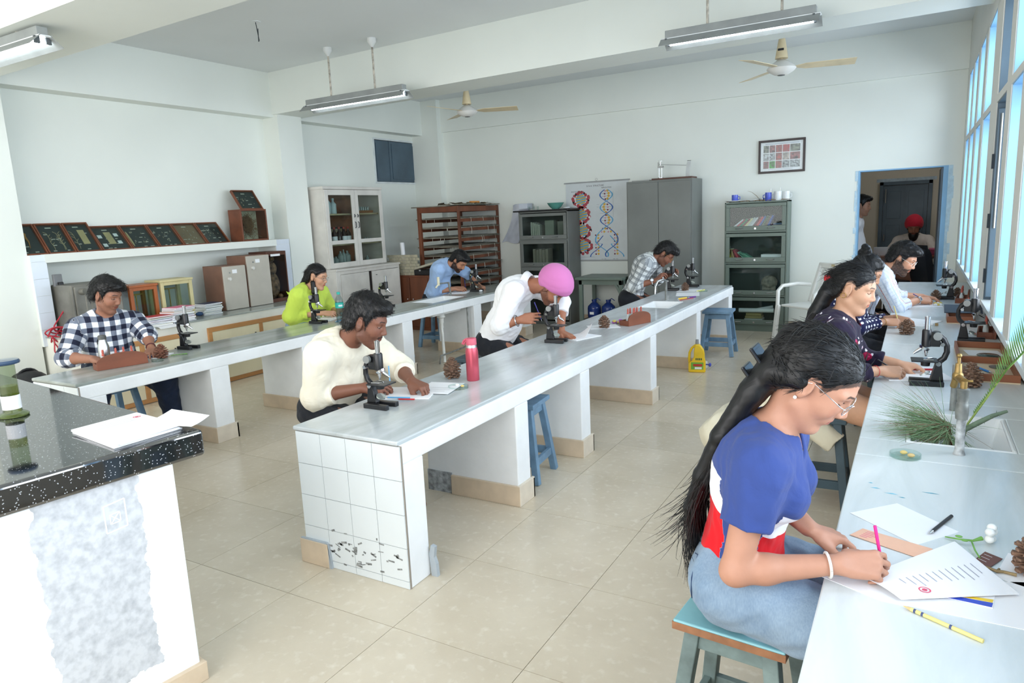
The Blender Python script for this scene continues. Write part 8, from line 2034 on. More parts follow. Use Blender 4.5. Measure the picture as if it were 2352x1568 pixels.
for seg, (ya_, yb_, flip) in enumerate(((265, 520, 0), (520, 800, 1), (800, 1065, 0), (1065, 1340, 1))):
 n = 13
 for k in range(n):
  f_ = k/(n-1); wv = math.sin(PI*f_); yy = ya_+(yb_-ya_)*f_
  for sd in (-1, 1):
   u = 395+60+sd*(28+105*wv)-60+15*seg*0.6
   if sd < 0 and seg and False: continue
   mm = (cR, cR, cBk, cR, cWh, cR)[(k+seg+(sd > 0)) % 6]
   disc(mm, U(u+rr.uniform(-14, 14)), Wz(yy+rr.uniform(-8, 8)), (0.0235 if mm is cR else 0.016), 0.0004*(1+k % 3))
   disc(cR if k % 2 else cWh, U(u+rr.uniform(-34, 10)), Wz(yy+rr.uniform(-20, 20)), 0.013, 0.0003)
  if 2 <= k <= n-3:
   hw = 16+76*wv; mm = (cY, cBl)[k % 2]; m2 = (cBl, cY)[k % 2]; cu_ = 395+9*seg
   for q_, (u0, u1) in ((mm, (cu_-hw, cu_)), (m2, (cu_, cu_+hw))): q_.add([(U(u0), yf-0.0002, Wz(yy+8)), (U(u1), yf-0.0002, Wz(yy-4)), (U(u1), yf-0.0002, Wz(yy-26)), (U(u0), yf-0.0002, Wz(yy-14))], [(0,1,2,3)])
def ribbon(m_, pts, w, dep):
 for (a, b), (c, d) in zip(pts[:-1], pts[1:]): m_.add([(U(a-w), yf-dep, Wz(b)), (U(a+w), yf-dep, Wz(b)), (U(c+w), yf-dep, Wz(d)), (U(c-w), yf-dep, Wz(d))], [(0,1,2,3)])
def strand_pts(f, y0, y1, n=26): return [(f((y0+(y1-y0)*k/n)), y0+(y1-y0)*k/n) for k in range(n+1)]
wl_ = 430.0
for ph, mm, dep in ((0.0, cBl, 0.0006), (PI, cDB, 0.0004)): ribbon(mm, strand_pts(lambda y_: 830+105*math.cos(2*PI*(y_-330)/wl_+ph), 240, 865), 11, dep)
for sgn, mm, m2 in ((-1, cBl, cDB), (1, cDB, cBl)):
 ribbon(mm, strand_pts(lambda y_: 825+sgn*(190*math.sin(PI/2*min(1, (y_-865)/230)) if y_ < 1095 else 190-45+45*math.cos((y_-1095)/90) if y_ < 1160 else 80+105*math.cos(PI*(y_-1160)/235+0.5)), 865, 1400), 11, 0.0005)
 ribbon(m2, strand_pts(lambda y_: 825+sgn*(60+ (y_-1030)*0.85 if y_ < 1160 else 180-105*math.cos(PI*(y_-1160)/235)), 1030, 1400), 10, 0.0004)
for y_ in list(range(262, 860, 46)):
 w_ = 105*math.cos(2*PI*(y_-330)/wl_)
 if abs(w_) < 30: continue
 s_ = 1 if w_ > 0 else -1
 disc(cY, U(830+s_*0.42*abs(w_)), Wz(y_-4), 0.018, 0.0003); disc((cMa, cPi)[(y_//46) % 2], U(830-s_*0.25*abs(w_)), Wz(y_+2), 0.012, 0.0003); ribbon(cMa, [(830-0.6*abs(w_), y_), (830-0.6*abs(w_)+0.001, y_+3)], 1, 0.0002)
 cBk.add([(U(830-0.8*abs(w_)), yf-0.0001, Wz(y_)), (U(830+0.8*abs(w_)), yf-0.0001, Wz(y_-5)), (U(830+0.8*abs(w_)), yf-0.0001, Wz(y_-8)), (U(830-0.8*abs(w_)), yf-0.0001, Wz(y_-3))], [(0,1,2,3)])
for sgn in (-1, 1):
 for k in range(9):
  y_ = 905+55*k
  u = 825+sgn*(40+ (130 if k > 1 else 20*k)*1.0)*0.95;
  disc(cY, U(u+18), Wz(y_), 0.016, 0.0003); disc((cMa, cPi)[k % 2], U(u-26), Wz(y_+4), 0.012, 0.0003)
for nm, mm, rgb in (('atom_red', cR, (176, 70, 78)), ('atom_black', cBk, (36, 34, 38)), ('atom_white', cWh, (232, 232, 232)), ('base_yellow', cY, (222, 178, 70)), ('strand_light_blue', cBl, (94, 170, 214)), ('strand_blue', cDB, (58, 104, 178)), ('base_maroon', cMa, (124, 44, 60)), ('base_pink', cPi, (214, 150, 170))):
 o = mm.obj(nm, mat(nm, rgb, 0.6), wc); o['kind'] = 'stuff'
for body, sz, px_, py_ in (('D N A  STRUCTURE', 0.030, 645, 165), ('SPACE FILLING MODEL', 0.020, 340, 250), ('REPLICATION', 0.024, 838, 205), ('OLD   NEW', 0.014, 770, 1437), ('NEW   OLD', 0.014, 970, 1437)):
 text(body, sz, (U(px_), yf-0.0006, Wz(py_)), (PI/2, 0, 0), INK, wc, 'chart_lettering', 0.0001)
q = M()
for a, b in (((945, 280), (945, 715)), ((720, 640), (845, 640)), ((665, 490), (705, 490)), ((665, 532), (705, 532)), ((370, 1400), (610, 1400))):
 q.box((U(a[0])-0.0008, yf-0.0004, Wz(b[1])-0.0008), (U(b[0])+0.0008, yf, Wz(a[1])+0.0008))
q.obj('chart_rule', INK, wc)['kind'] = 'stuff'
# ---- framed photograph board ----
fp = T('framed_picture', 'dark framed board of fifteen small photographs on the back wall', 'picture', (-1.48, 9.24, 2.14))
x0, x1, z0, z1, yp = -1.755, -1.215, 1.938, 2.335, 9.2495
m = M(); w = 0.026
for a, b in (((x0, yp-0.02, z0), (x1, yp, z0+w)), ((x0, yp-0.02, z1-w), (x1, yp, z1)), ((x0, yp-0.02, z0+w), (x0+w, yp, z1-w)), ((x1-w, yp-0.02, z0+w), (x1, yp, z1-w))): m.box(a, b)
m.obj('frame', mat('dark_frame', (46, 34, 34), 0.4), fp, bevel=0.002)
M().box((x0+w, yp-0.008, z0+w), (x1-w, yp-0.004, z1-w)).obj('white_mount', PAPER, fp)
def photo_mat(i):
 r_ = random.Random(i+40); base = r_.choice([(64, 62, 70), (70, 78, 84), (96, 92, 92), (54, 58, 66)]); hi = r_.choice([(196, 104, 100), (220, 206, 196), (180, 120, 120), (206, 212, 214), (160, 168, 150)])
 if i == 3: base, hi = (190, 40, 50), (150, 100, 104)
 if i == 11: base, hi = (70, 70, 66), (70, 180, 80)
 return mat('small_photo_%d' % i, hi, 0.4, rgb2=base, scale=34+6*(i % 4), detail=2)
cols = [0.0, 0.165, 0.335, 0.52, 0.72, 1.0]; k = 0
for r in range(3):
 for c in range(5):
  u0, u1 = x0+0.055+(x1-x0-0.11)*cols[c]+0.004, x0+0.055+(x1-x0-0.11)*cols[c+1]-0.004
  hh = (z1-z0-0.115)/3; zt = z1-0.06-hh*r
  M().box((u0, yp-0.0095, zt-hh+0.004), (u1, yp-0.008, zt-0.004)).obj('photograph', photo_mat(k), fp); k += 1
q = M(); q.box((x0+0.08, yp-0.009, z1-0.052), (x1-0.07, yp-0.008, z1-0.046)).box((x0+0.12, yp-0.009, z0+0.045), (x1-0.14, yp-0.008, z0+0.048)); q.obj('caption', mat('faint_print', (150, 156, 176), 0.8), fp)['kind'] = 'stuff'
M().box((x0+w, yp-0.0125, z0+w), (x1-w, yp-0.0115, z1-w)).obj('pane', glass('picture_glass', (250, 252, 252), 0.05), fp)
# ---- display cases on the niche shelf ----
CASEW = mat('case_frame_wood', (118, 66, 42), 0.5, var=0.12, scale=10); CASEB = mat('case_black_board', (58, 64, 66), 0.7, var=0.1)
TAN = mat('pressed_tan_card', (202, 182, 136), 0.8, var=0.08); PALE = mat('pressed_plant_pale', (190, 176, 140), 0.8); LBL = mat('label_paper', (222, 220, 206), 0.8)
def display_case(label, y0, y1, h, seed, kind, xb=-6.735, xt=-6.955, z0=1.4135, back=CASEB, lean=True, grp='display cases on the niche shelf'):
 ang = math.atan2(xb-xt, h); cy = (y0+y1)/2
 t = T('display_case', label, 'case', (xb, cy, z0), 0, grp); t.rotation_euler = (0, -ang, 0)
 W_ = (y1-y0)/2; Hh = math.hypot(h, xb-xt); w = 0.014; d = 0.03
 m = M(); m.box((-d, -W_, 0), (0, W_, w)).box((-d, -W_, Hh-w), (0, W_, Hh)).box((-d, -W_, w), (0, -W_+w, Hh-w)).box((-d, W_-w, w), (0, W_, Hh-w)); m.obj('frame', CASEW, t, world=False, bevel=0.002)
 M().box((-d+0.002, -W_+w, w), (-d+0.006, W_-w, Hh-w)).obj('backing', back, t, world=False)
 r_ = random.Random(seed); xx = -d+0.0062
 lb = M()
 for k in range(7 if kind != 'card' else 3):
  y = r_.uniform(-W_+0.04, W_-0.04); z = r_.choice([Hh*0.12, Hh*0.3, Hh*0.5, Hh*0.66]); s = r_.uniform(0.01, 0.018); lb.box((xx, y-s, z), (xx+0.0012, y+s, z+0.008))
 lb.box((xx, -0.026, Hh-0.045), (xx+0.0012, 0.026, Hh-0.034)); lb.obj('paper_label', LBL, t, world=False)['kind'] = 'stuff'
 if kind in ('card', 'cards'):
  M().box((xx, -0.03 if kind == 'cards' else -0.005, Hh*0.3), (xx+0.004, 0.035 if kind == 'cards' else 0.055, Hh*0.78)).obj('tan_card', TAN, t, world=False)
  if kind == 'cards':
   for y, z in ((-0.085, 0.55), (-0.08, 0.2), (0.08, 0.6), (0.08, 0.3)): M().box((xx, y-0.02, Hh*z), (xx+0.002, y+0.02, Hh*z+0.04)).obj('white_card', PAPER, t, world=False)
 if kind in ('plant', 'card'):
  pl = M()
  for q_ in range(3 if kind == 'plant' else 1):
   y = r_.uniform(-W_*0.5, W_*0.5) if kind == 'plant' else -W_*0.5; z = Hh*0.15
   pts = [(xx+0.004, y+r_.uniform(-0.006, 0.006), z+Hh*0.09*k) for k in range(7)]; pl.tube(pts, 0.0022, 5)
   for k in range(2, 7): pl.tube([pts[k], (xx+0.004, pts[k][1]+r_.choice((-1, 1))*0.024, pts[k][2]+0.022)], 0.0022, 5)
  pl.obj('pressed_plant', PALE, t, world=False)['kind'] = 'stuff'
 if kind == 'root': M().sph((xx+0.005, 0, Hh*0.7), (0.005, 0.022, 0.02), 10, 8).tube([(xx+0.005, 0, Hh*0.66), (xx+0.005, 0.01, Hh*0.45), (xx+0.005, -0.005, Hh*0.25)], [0.012, 0.006, 0.002], 8).obj('dried_root', mat('orange_root', (188, 132, 66), 0.8), t, world=False)
 if kind in ('bits', 'ear'):
  pl = M()
  for q_ in range(12): pl.sph((xx+0.004, r_.uniform(-W_*0.7, W_*0.7), r_.uniform(Hh*0.25, Hh*0.75)), (0.003, r_.uniform(0.004, 0.009), r_.uniform(0.004, 0.014)), 8, 5)
  pl.obj('specimen', mat('pale_specimen', (176, 170, 150), 0.7, var=0.2), t, world=False)['kind'] = 'stuff'
  if kind == 'ear': M().sph((xx+0.006, -W_*0.72, Hh*0.45), (0.006, 0.012, Hh*0.32), 10, 8).obj('dried_ear', TAN, t, world=False)
 M().box((-0.005, -W_+w, w), (-0.003, W_-w, Hh-w)).obj('pane', glass('case_glass', (236, 242, 240), 0.2), t, world=False)
 return t
ys_ = [3.14, 3.365, 3.61, 3.85, 4.15, 4.44, 4.725, 5.01, 5.30]
kinds = [('root', 0.275), ('plant', 0.275), ('card', 0.275), ('cards', 0.235), ('ear', 0.235), ('bits', 0.235), ('bits', 0.235), ('bits', 0.235)]
labs = ['display case with an orange dried root, half hidden by the pillar', 'display case with three pale pressed plants', 'display case with one big tan card and a small plant', 'display case with a tan card between four white cards', 'display case with a dried grain ear and a glare', 'display case with small pale specimens next to the tan backed one', 'display case with a tan backing', 'display case at the right end of the leaning row']
for i, (kd, h) in enumerate(kinds): display_case(labs[i], ys_[i]+0.003, ys_[i+1]-0.003, h, i+1, kd, back=mat('case_tan_board', (142, 118, 92), 0.8) if i == 6 else CASEB)
nb = T('nest_box', 'brown box with a glass front holding a grass nest, on the niche shelf', 'box', (-6.78, 5.62, 1.4135))
m = M(); X0, X1, Y0, Y1, Z0, Z1 = -6.9, -6.69, 5.43, 5.80, 1.4135, 1.775; w = 0.018
m.box((X0, Y0, Z0), (X1, Y1, Z0+w)).box((X0, Y0, Z1-w), (X1, Y1, Z1)).box((X0, Y0, Z0+w), (X1, Y0+w, Z1-w)).box((X0, Y1-w, Z0+w), (X1, Y1, Z1-w)).box((X0, Y0+w, Z0+w), (X0+0.01, Y1-w, Z1-w)); m.obj('box', CASEW, nb, bevel=0.002)
M().box((X0+0.01, Y0+w, Z0+w), (X0+0.05, Y1-w, Z1-w)).obj('cotton_lining', mat('cotton_wool', (206, 196, 168), 0.9, var=0.12, scale=18, bump=0.5), nb)
rr = random.Random(3); ps2 = []
for k in range(160):
 c_ = Vector((X0+0.06+rr.random()*0.06, 5.63+rr.gauss(0, 0.045), 1.60+rr.gauss(0, 0.06))); a = rr.uniform(0, 6.28); L = rr.uniform(0.03, 0.07)
 ps2.append([c_+Vector((0, math.cos(a)*L*t_, math.sin(a)*L*t_+0.01*math.sin(3*t_)))-nb.location for t_ in (-1, -0.3, 0.3, 1)])
strands('nest_straw', mat('nest_straw', (150, 112, 78), 0.8), nb, ps2, 0.003)
M().sph((X0+0.06, 5.63, 1.6), (0.03, 0.07, 0.1), 12, 8).obj('nest', mat('nest_brown', (136, 100, 70), 0.9, var=0.3, scale=40, bump=0.8), nb)
M().box((X1-0.004, Y0+w, Z0+w), (X1-0.002, Y1-w, Z1-w)).obj('pane', glass('case_glass'), nb)
display_case('small display case on top of the nest box', 5.47, 5.78, 0.225, 30, 'bits', xb=-6.70, xt=-6.86, z0=1.7765)
# socket and red cable
so = T('wall_socket', 'black plug in a socket on the left niche wall', 'socket', (-6.675, 3.36, 1.16))
M().box((-6.69, 3.325, 1.12), (-6.66, 3.40, 1.23)).obj('switch_plate', mat('grey_plate', (120, 122, 124), 0.5), so, bevel=0.006); M().box((-6.66, 3.35, 1.12), (-6.63, 3.39, 1.16)).obj('plug', BLACKP, so, bevel=0.006)
cb = [(-6.63, 3.37, 1.13), (-6.60, 3.41, 1.12), (-6.60, 3.40, 1.05), (-6.61, 3.36, 0.98), (-6.60, 3.36, 0.94), (-6.60, 3.30, 0.86), (-6.58, 3.22, 0.76)]
rr = random.Random(12)
for k in range(26): cb.append((-6.55+0.05*math.sin(k*1.3), 3.23+0.085*math.cos(k*0.9)*(1+0.3*math.sin(k)), 0.72+0.05*math.sin(k*0.7)+rr.uniform(-0.03, 0.03)))
cb += [(-6.5, 3.17, 0.66), (-6.48, 3.15, 0.58), (-6.48, 3.17, 0.54), (-6.5, 3.19, 0.60), (-6.5, 3.16, 0.66)]
cv_ = [Vector(p) for p in cb]; pts = []
for k in range(len(cv_)-1):
 p0, p1, p2, p3 = cv_[max(k-1, 0)], cv_[k], cv_[k+1], cv_[min(k+2, len(cv_)-1)]
 for q in range(4):
  u_ = q/4; pts.append(0.5*((2*p1)+(p2-p0)*u_+(2*p0-5*p1+4*p2-p3)*u_*u_+(3*p1-p0-3*p2+p3)*u_**3))
tag(M().tube(pts, 0.006, 6).obj('red_cable', mat('red_cable', (186, 40, 58), 0.5), smooth=True), 'tangled red cable hanging off the left end of the niche counter', 'cable')
bg = T('black_bag', 'black bag on the floor behind the near end of the left bench', 'bag', (-6.35, 2.85, 0))
M().sph((-6.35, 2.85, 0.24), (0.24, 0.2, 0.24), 18, 12).obj('bag', mat('black_nylon', (24, 24, 28), 0.6, bump=0.4, bscale=12), bg, smooth=True); M().tube(arc((-6.35, 2.85, 0.40), 0.09, 0, PI, 10, 'yz'), 0.012, 8).obj('handle', BLACKP, bg)
# notebooks piled on the niche counter
def pile(x, y, n, seed, where, w=0.17, d=0.235, hmin=0.008, hmax=0.016, cols=None, a0=0):
 r_ = random.Random(seed); z = 0.6905; names_ = ['lowest', 'second', 'third', 'fourth', 'fifth', 'sixth', 'seventh', 'eighth', 'ninth', 'tenth', 'eleventh']
 for k in range(n):
  h = r_.uniform(hmin, hmax); cn, c_ = (cols or NBC)[(k*3+seed) % len(cols or NBC)] if k < n-1 or not cols else cols[-1]
  if k == n-1 and where == 'pink topped pile': cn, c_ = 'pink', (232, 128, 158)
  if k == n-1 and where == 'pile by the orange balance': cn, c_ = 'red', (196, 60, 66)
  cx, cy = x+r_.uniform(-0.012, 0.012), y+r_.uniform(-0.012, 0.012)
  t = T('notebook', '%s notebook, %s from below in the %s' % (cn, names_[k], where) if k < n-1 else '%s notebook on top of the %s' % (cn, where), 'notebook', (cx, cy, z), math.radians(a0+r_.uniform(-9, 9)), 'notebooks in the '+where)
  M().box((-w/2, -d/2, 0.001), (w/2-0.002, d/2-0.002, h-0.001)).obj('pages', PAPER, t, world=False)
  cv = mat('cover_'+cn, c_, 0.5); M().box((-w/2-0.001, -d/2-0.001, h-0.001), (w/2, d/2, h)).obj('cover', cv, t, world=False); M().box((-w/2-0.001, -d/2-0.001, 0.0), (w/2, d/2, 0.001)).obj('cover', cv, t, world=False)
  z += h+0.0004
NBC = [('white', (232, 232, 236)), ('grey blue', (168, 180, 206)), ('pale yellow', (226, 220, 156)), ('maroon', (120, 52, 66)), ('pale green', (150, 176, 130)), ('navy', (44, 56, 90)), ('lilac', (190, 170, 206)), ('orange', (222, 128, 84))]
pile(-6.24, 3.97, 9, 2, 'pile by the orange balance', hmin=0.007, hmax=0.012)
pile(-6.22, 4.19, 10, 5, 'pink topped pile', hmin=0.011, hmax=0.018, w=0.18)
pile(-6.40, 4.66, 8, 7, 'pile by the shorter cabinet', cols=[('white', (232, 232, 236)), ('teal', (70, 110, 116)), ('white', (232, 232, 236)), ('grey', (120, 126, 130)), ('olive', (150, 160, 80)), ('dark blue', (40, 50, 80))], a0=6, hmin=0.012, hmax=0.018, d=0.22)
pile(-6.28, 3.80, 8, 9, 'pile behind the checked shirt', hmin=0.008, hmax=0.014, w=0.15, d=0.12)
sheet_quad('paper', 'loose white sheets sagging over the counter edge below the notebook piles', 'paper', [(-6.20, 3.90), (-6.02, 3.86), (-6.02, 4.10), (-6.20, 4.12)], 0.6915, lift=lambda u, v: (0, 0, 0.0005-0.05*max(0, u-0.6)**1.3))
tag(M().sph((-6.36, 4.52, 0.715), (0.035, 0.04, 0.022), 12, 8).obj('blue_cloth', mat('crumpled_blue_cloth', (56, 82, 120), 0.9, bump=0.6, bscale=40), smooth=True), 'crumpled blue cloth beside the third notebook pile', 'cloth')
# ---- books in the glass bookcases, things on top ----
def book(label, x, y, z, w, h, d, ang, rgb, cn, group):
 t = T('book', label, 'book', (x, y, z), 0, group); t.rotation_euler = (0, math.radians(ang), 0)
 cm_ = mat('book_cover_'+cn, rgb, 0.5); M().box((0, -d/2, 0), (w, d/2, h)).obj('cover', cm_, t, world=False, bevel=0.001); M().box((w*0.12, -d/2+0.003, h), (w*0.88, d/2-0.004, h+0.0008)).obj('pages', PAPER, t, world=False)
ordn = ['first', 'second', 'third', 'fourth', 'fifth', 'sixth', 'seventh', 'eighth', 'ninth', 'tenth', 'eleventh', 'twelfth', 'thirteenth']
bc = [('white', (222, 222, 230)), ('pink red', (206, 70, 84)), ('green', (36, 136, 104)), ('dark red', (130, 44, 58)), ('cream', (226, 214, 160)), ('pale grey', (206, 208, 210)), ('white', (222, 222, 230)), ('crimson', (120, 30, 46)), ('pink red', (206, 70, 84)), ('blue', (60, 96, 176)), ('olive', (84, 108, 84)), ('brown', (112, 96, 86)), ('bright blue', (40, 88, 180))]
for k, (cn, c_) in enumerate(bc):
 ang = 52-2.4*k; x = -2.045+0.036*k; h = (0.20 if k == 0 else 0.185-0.002*(k % 3)); w = 0.022+0.004*(k % 3)
 book('%s book, %s from the left, leaning on the top bookcase shelf' % (cn, ordn[k]), x, 9.08, 1.256+w*math.sin(math.radians(ang))*1.0, w, h, 0.14, ang, c_, cn, 'books on the top bookcase shelf')
for k, (cn, c_, h) in enumerate((('black', (40, 42, 44), 0.018), ('cream paged', (206, 196, 186), 0.04), ('grey blue', (96, 116, 150), 0.02))):
 z = 1.256+(0, 0.019, 0.06)[k]; t = T('book', '%s book, %s of the three lying at the right of the top shelf' % (cn, ['bottom', 'middle', 'top'][k]), 'book', (-1.47, 9.08, z), 0, 'books on the top bookcase shelf'); M().box((-0.08+0.012*k, -0.07, 0), (0.075, 0.07, h)).obj('cover', mat('book_cover_'+cn, c_, 0.5), t, world=False, bevel=0.001)
b2_ = [('yellow', (216, 206, 80), 4), ('tan', (186, 156, 110), -12), ('tan', (186, 156, 110), -18), ('maroon', (120, 40, 52), -22), ('pink red', (206, 70, 84), -28), ('dark red', (130, 44, 58), -33), ('pale green', (150, 200, 178), -46), ('mint', (110, 180, 150), -52), ('mint', (110, 180, 150), -55), ('mint', (110, 180, 150), -57)]
for k, (cn, c_, ang) in enumerate(b2_):
 x = -2.045+0.030*k+(0.03 if k > 5 else 0); w = 0.018; h = 0.16
 book('%s book, %s from the left, on the second bookcase shelf' % (cn, ordn[k]), x+0.0, 9.08, 0.872+(0 if ang >= 0 else 0.0), w, h, 0.14, ang, c_, cn, 'books on the second bookcase shelf')
def papers_box(name, label, cat, a, b, m_): tag(M().box(a, b).obj(name, m_, bevel=0.002), label, cat)
papers_box('paper_stack', 'white paper stack at the right of the second bookcase shelf', 'papers', (-1.66, 9.0, 0.872), (-1.42, 9.16, 0.96), PAPER)
papers_box('magazine', 'dark magazine on the third bookcase shelf', 'magazine', (-2.02, 9.0, 0.461), (-1.82, 9.16, 0.485), mat('grey_magazine', (120, 116, 118), 0.5))
papers_box('paper_stack', 'white card at the right of the third bookcase shelf', 'papers', (-1.55, 9.0, 0.461), (-1.42, 9.1, 0.505), PAPER)
papers_box('paper_stack', 'flat white papers on the third bookcase shelf', 'papers', (-1.78, 9.0, 0.461), (-1.57, 9.14, 0.475), PAPER)
sk = T('plaster_model', 'pale plaster model of teeth on the third bookcase shelf', 'model', (-1.58, 9.15, 0.461)); SKM = mat('old_plaster', (164, 156, 142), 0.8, var=0.2, scale=30)
M().sph((-1.58, 9.15, 0.60), (0.1, 0.05, 0.09), 14, 10).box((-1.66, 9.12, 0.507), (-1.50, 9.18, 0.56)).obj('model', SKM, sk, smooth=True)
tag(M().cyl((-1.92, 9.03, 0.255), (-1.50, 9.03, 0.262), 0.028).obj('paper_roll', PAPER), 'white paper roll on the bottom bookcase shelf', 'roll')
tag(M().cyl((-1.75, 9.10, 0.25), (-1.52, 9.10, 0.30), 0.02).obj('paper_roll', PAPER), 'smaller white roll behind the first on the bottom bookcase shelf', 'roll')
for k, (c_, w) in enumerate((((206, 206, 200), 0.19), ((222, 222, 216), 0.22), ((176, 160, 112), 0.2), ((170, 152, 104), 0.18))):
 papers_box('old_register', '%s old register in the stack on the bottom bookcase shelf' % ['lowest', 'second', 'third', 'topmost'][k], 'book', (-1.86+0.01*k, 9.0, 0.091+0.034*k), (-1.86+w+0.01*k, 9.15, 0.091+0.034*k+0.03), mat('register_%d' % k, c_, 0.7))
for k in range(5):
 h = 0.24-0.01*k; book('old grey volume, %s from the left, on the top shelf of the grey bookcase' % ordn[k], -4.82+0.03*k, 8.98, 1.222, 0.026, h, 0.16, 0, (168, 170, 158), 'old grey', 'old volumes in the grey bookcase')
 book('old brown volume, %s from the left, on the second shelf of the grey bookcase' % ordn[k], -4.80+0.05*k, 8.98, 0.837, 0.042, 0.24-0.012*(k % 2), 0.16, 0, (136, 130, 116), 'old brown', 'old volumes in the grey bookcase')
papers_box('paper_stack', 'dusty grey file standing in the top shelf of the grey bookcase', 'file', (-4.60, 8.92, 1.222), (-4.46, 9.1, 1.48), mat('dusty_file', (130, 138, 124), 0.7))
papers_box('paper_stack', 'dusty dark file at the right of the top shelf of the grey bookcase', 'file', (-4.40, 8.92, 1.222), (-4.29, 9.1, 1.46), mat('dusty_dark_file', (108, 110, 100), 0.7))
papers_box('paper_stack', 'dusty papers in the third shelf of the grey bookcase', 'file', (-4.80, 8.92, 0.457), (-4.40, 9.1, 0.62), mat('dusty_file', (130, 138, 124), 0.7))
def mug(label, x, y, z, m_, r=0.038, h=0.085, side=1):
 t = T('mug', label, 'mug', (x, y, z), 0, 'mugs on the bookcase')
 M().lathe((0,0,0), [(r*0.92, 0), (r, 0.006), (r, h), (r-0.004, h), (r-0.004, 0.008), (0, 0.008)], 22).obj('cup', m_, t, world=False, smooth=True)
 M().tube([(side*r*0.95, 0, h*0.75), (side*(r+0.022), 0, h*0.7), (side*(r+0.024), 0, h*0.4), (side*r*0.95, 0, h*0.25)], 0.005, 8).obj('handle', m_, t, world=False, smooth=True)
 return t
BM = mat('blue_glaze', (88, 104, 206), 0.2); WM = mat('white_glaze', (236, 240, 240), 0.2)
def plate(label, x, y, r):
 tag(M().lathe((x, y, 1.6055), [(r*0.5, 0), (r*0.55, 0.003), (r, 0.018), (r, 0.021), (r*0.5, 0.006), (0, 0.006)], 26).obj('plate', WM, smooth=True), label, 'plate', 'plates on the bookcase')
plate('white plate under the left blue mug', -2.0, 9.08, 0.12); plate('white saucer with wire bits beside the left mug', -1.79, 9.08, 0.075)
mug('blue mug standing on the plate at the left of the bookcase', -2.0, 9.08, 1.6125, BM); mug('blue mug near the two white mugs', -1.60, 9.07, 1.6055, BM, h=0.1, side=-1)
mug('white mug with a big handle beside the blue mug', -1.49, 9.07, 1.6055, WM, r=0.043, h=0.108, side=-1); mug('white mug at the right end of the bookcase', -1.40, 9.10, 1.6055, WM, r=0.04, h=0.105)
for k, (x, z) in enumerate(((-1.59, 1.615), (-1.48, 1.62))):
 tag(M().tube([(x, 9.07, z), (x+0.012, 9.08, z+0.07), (x+0.016, 9.085, z+0.135)], 0.003, 6).obj('teaspoon', STEEL), ['teaspoon standing in the blue mug', 'teaspoon standing in the white mug'][k], 'spoon')
pot = T('small_pan', 'small steel pan between plate and blue mug', 'pan', (-1.68, 9.08, 1.6055)); M().lathe((-1.68, 9.08, 1.6055), [(0.03, 0), (0.035, 0.035), (0.033, 0.035), (0.028, 0.004), (0, 0.004)], 18).obj('pan', STEEL, pot, smooth=True)
st3 = T('dry_stalks', 'dry stalks and husks scattered between the plates', 'stalks', (-1.75, 9.08, 1.6055)); rr = random.Random(8)
for k in range(9):
 x = -2.08+0.08*k; M().tube([(x, 9.0, 1.612), (x+rr.uniform(0, 0.08), 9.03, 1.618), (x+rr.uniform(0.05, 0.12), 9.05+rr.uniform(-0.03, 0.03), 1.614)], 0.004, 5).obj('stalk', mat('dry_husk', (140, 120, 90), 0.9), st3)
M().tube([(-1.70, 9.1, 1.612), (-1.74, 9.1, 1.67), (-1.80, 9.1, 1.72), (-1.85, 9.1, 1.735)], [0.004, 0.003, 0.002, 0.001], 5).obj('stalk', mat('dry_husk', (140, 120, 90), 0.9), st3)
bw = M().lathe((-4.46, 9.0, 1.6325), [(0.05, 0), (0.055, 0.008), (0.09, 0.04), (0.118, 0.085), (0.122, 0.088), (0.112, 0.084), (0.08, 0.03), (0, 0.014)], 28).obj('bowl', mat('teal_green_glaze', (104, 172, 158), 0.25, var=0.06), smooth=True); tag(bw, 'teal green bowl on the grey bookcase', 'bowl')
for k, (x, y) in enumerate(((-4.84, 8.92), (-4.78, 8.95), (-4.71, 8.93))): tag(M().lathe((x, y, 1.6325), [(0.012, 0), (0.017, 0.005), (0.015, 0.045), (0.018, 0.05)], 14).obj('small_glass', glass('case_glass'), smooth=True), '%s of three small glasses at the left of the green bowl' % ['leftmost', 'middle', 'rightmost'][k], 'glass', 'small glasses on the grey bookcase')
for k, (x, y) in enumerate(((-4.28, 8.98), (-4.34, 9.12))): tag(M().lathe((x, y, 1.6325), [(0.03, 0), (0.048, 0.006), (0.052, 0.022), (0.048, 0.022), (0.044, 0.008), (0, 0.006)], 20).obj('saucer', WM, smooth=True), ['white dish right of the green bowl', 'white dish behind, right of the green bowl'][k], 'dish')
# recording instrument on the tall cupboard
ky = T('recording_lever', 'old recording lever on a brown board on the steel cupboard', 'instrument', (-2.75, 9.0, 1.931))
M().box((-3.0, 8.85, 1.931), (-2.48, 9.1, 1.955)).obj('board', DKW, ky, bevel=0.003)
for dx in (-0.015, 0.02): M().cyl((-2.925+dx, 8.98, 1.955), (-2.925+dx, 8.98, 2.10), 0.005).obj('column', STEEL, ky)
M().lathe((-2.92, 8.98, 1.955), [(0.035, 0), (0.035, 0.012)], 18).obj('foot', STEEL, ky); M().box((-2.955, 8.96, 2.09), (-2.885, 9.0, 2.115)).obj('bracket', GRM, ky, bevel=0.002)
M().cyl((-2.92, 8.98, 2.115), (-2.92, 8.98, 2.175), 0.006).lathe((-2.92, 8.98, 2.172), [(0.028, 0), (0.028, 0.004)], 14).obj('screw', STEEL, ky); M().box((-2.955, 8.97, 2.09), (-2.945, 8.99, 2.16)).obj('post', GRM, ky)
M().cyl((-2.95, 8.98, 2.135), (-2.56, 8.98, 2.095), 0.0025).obj('lever', GRM, ky)
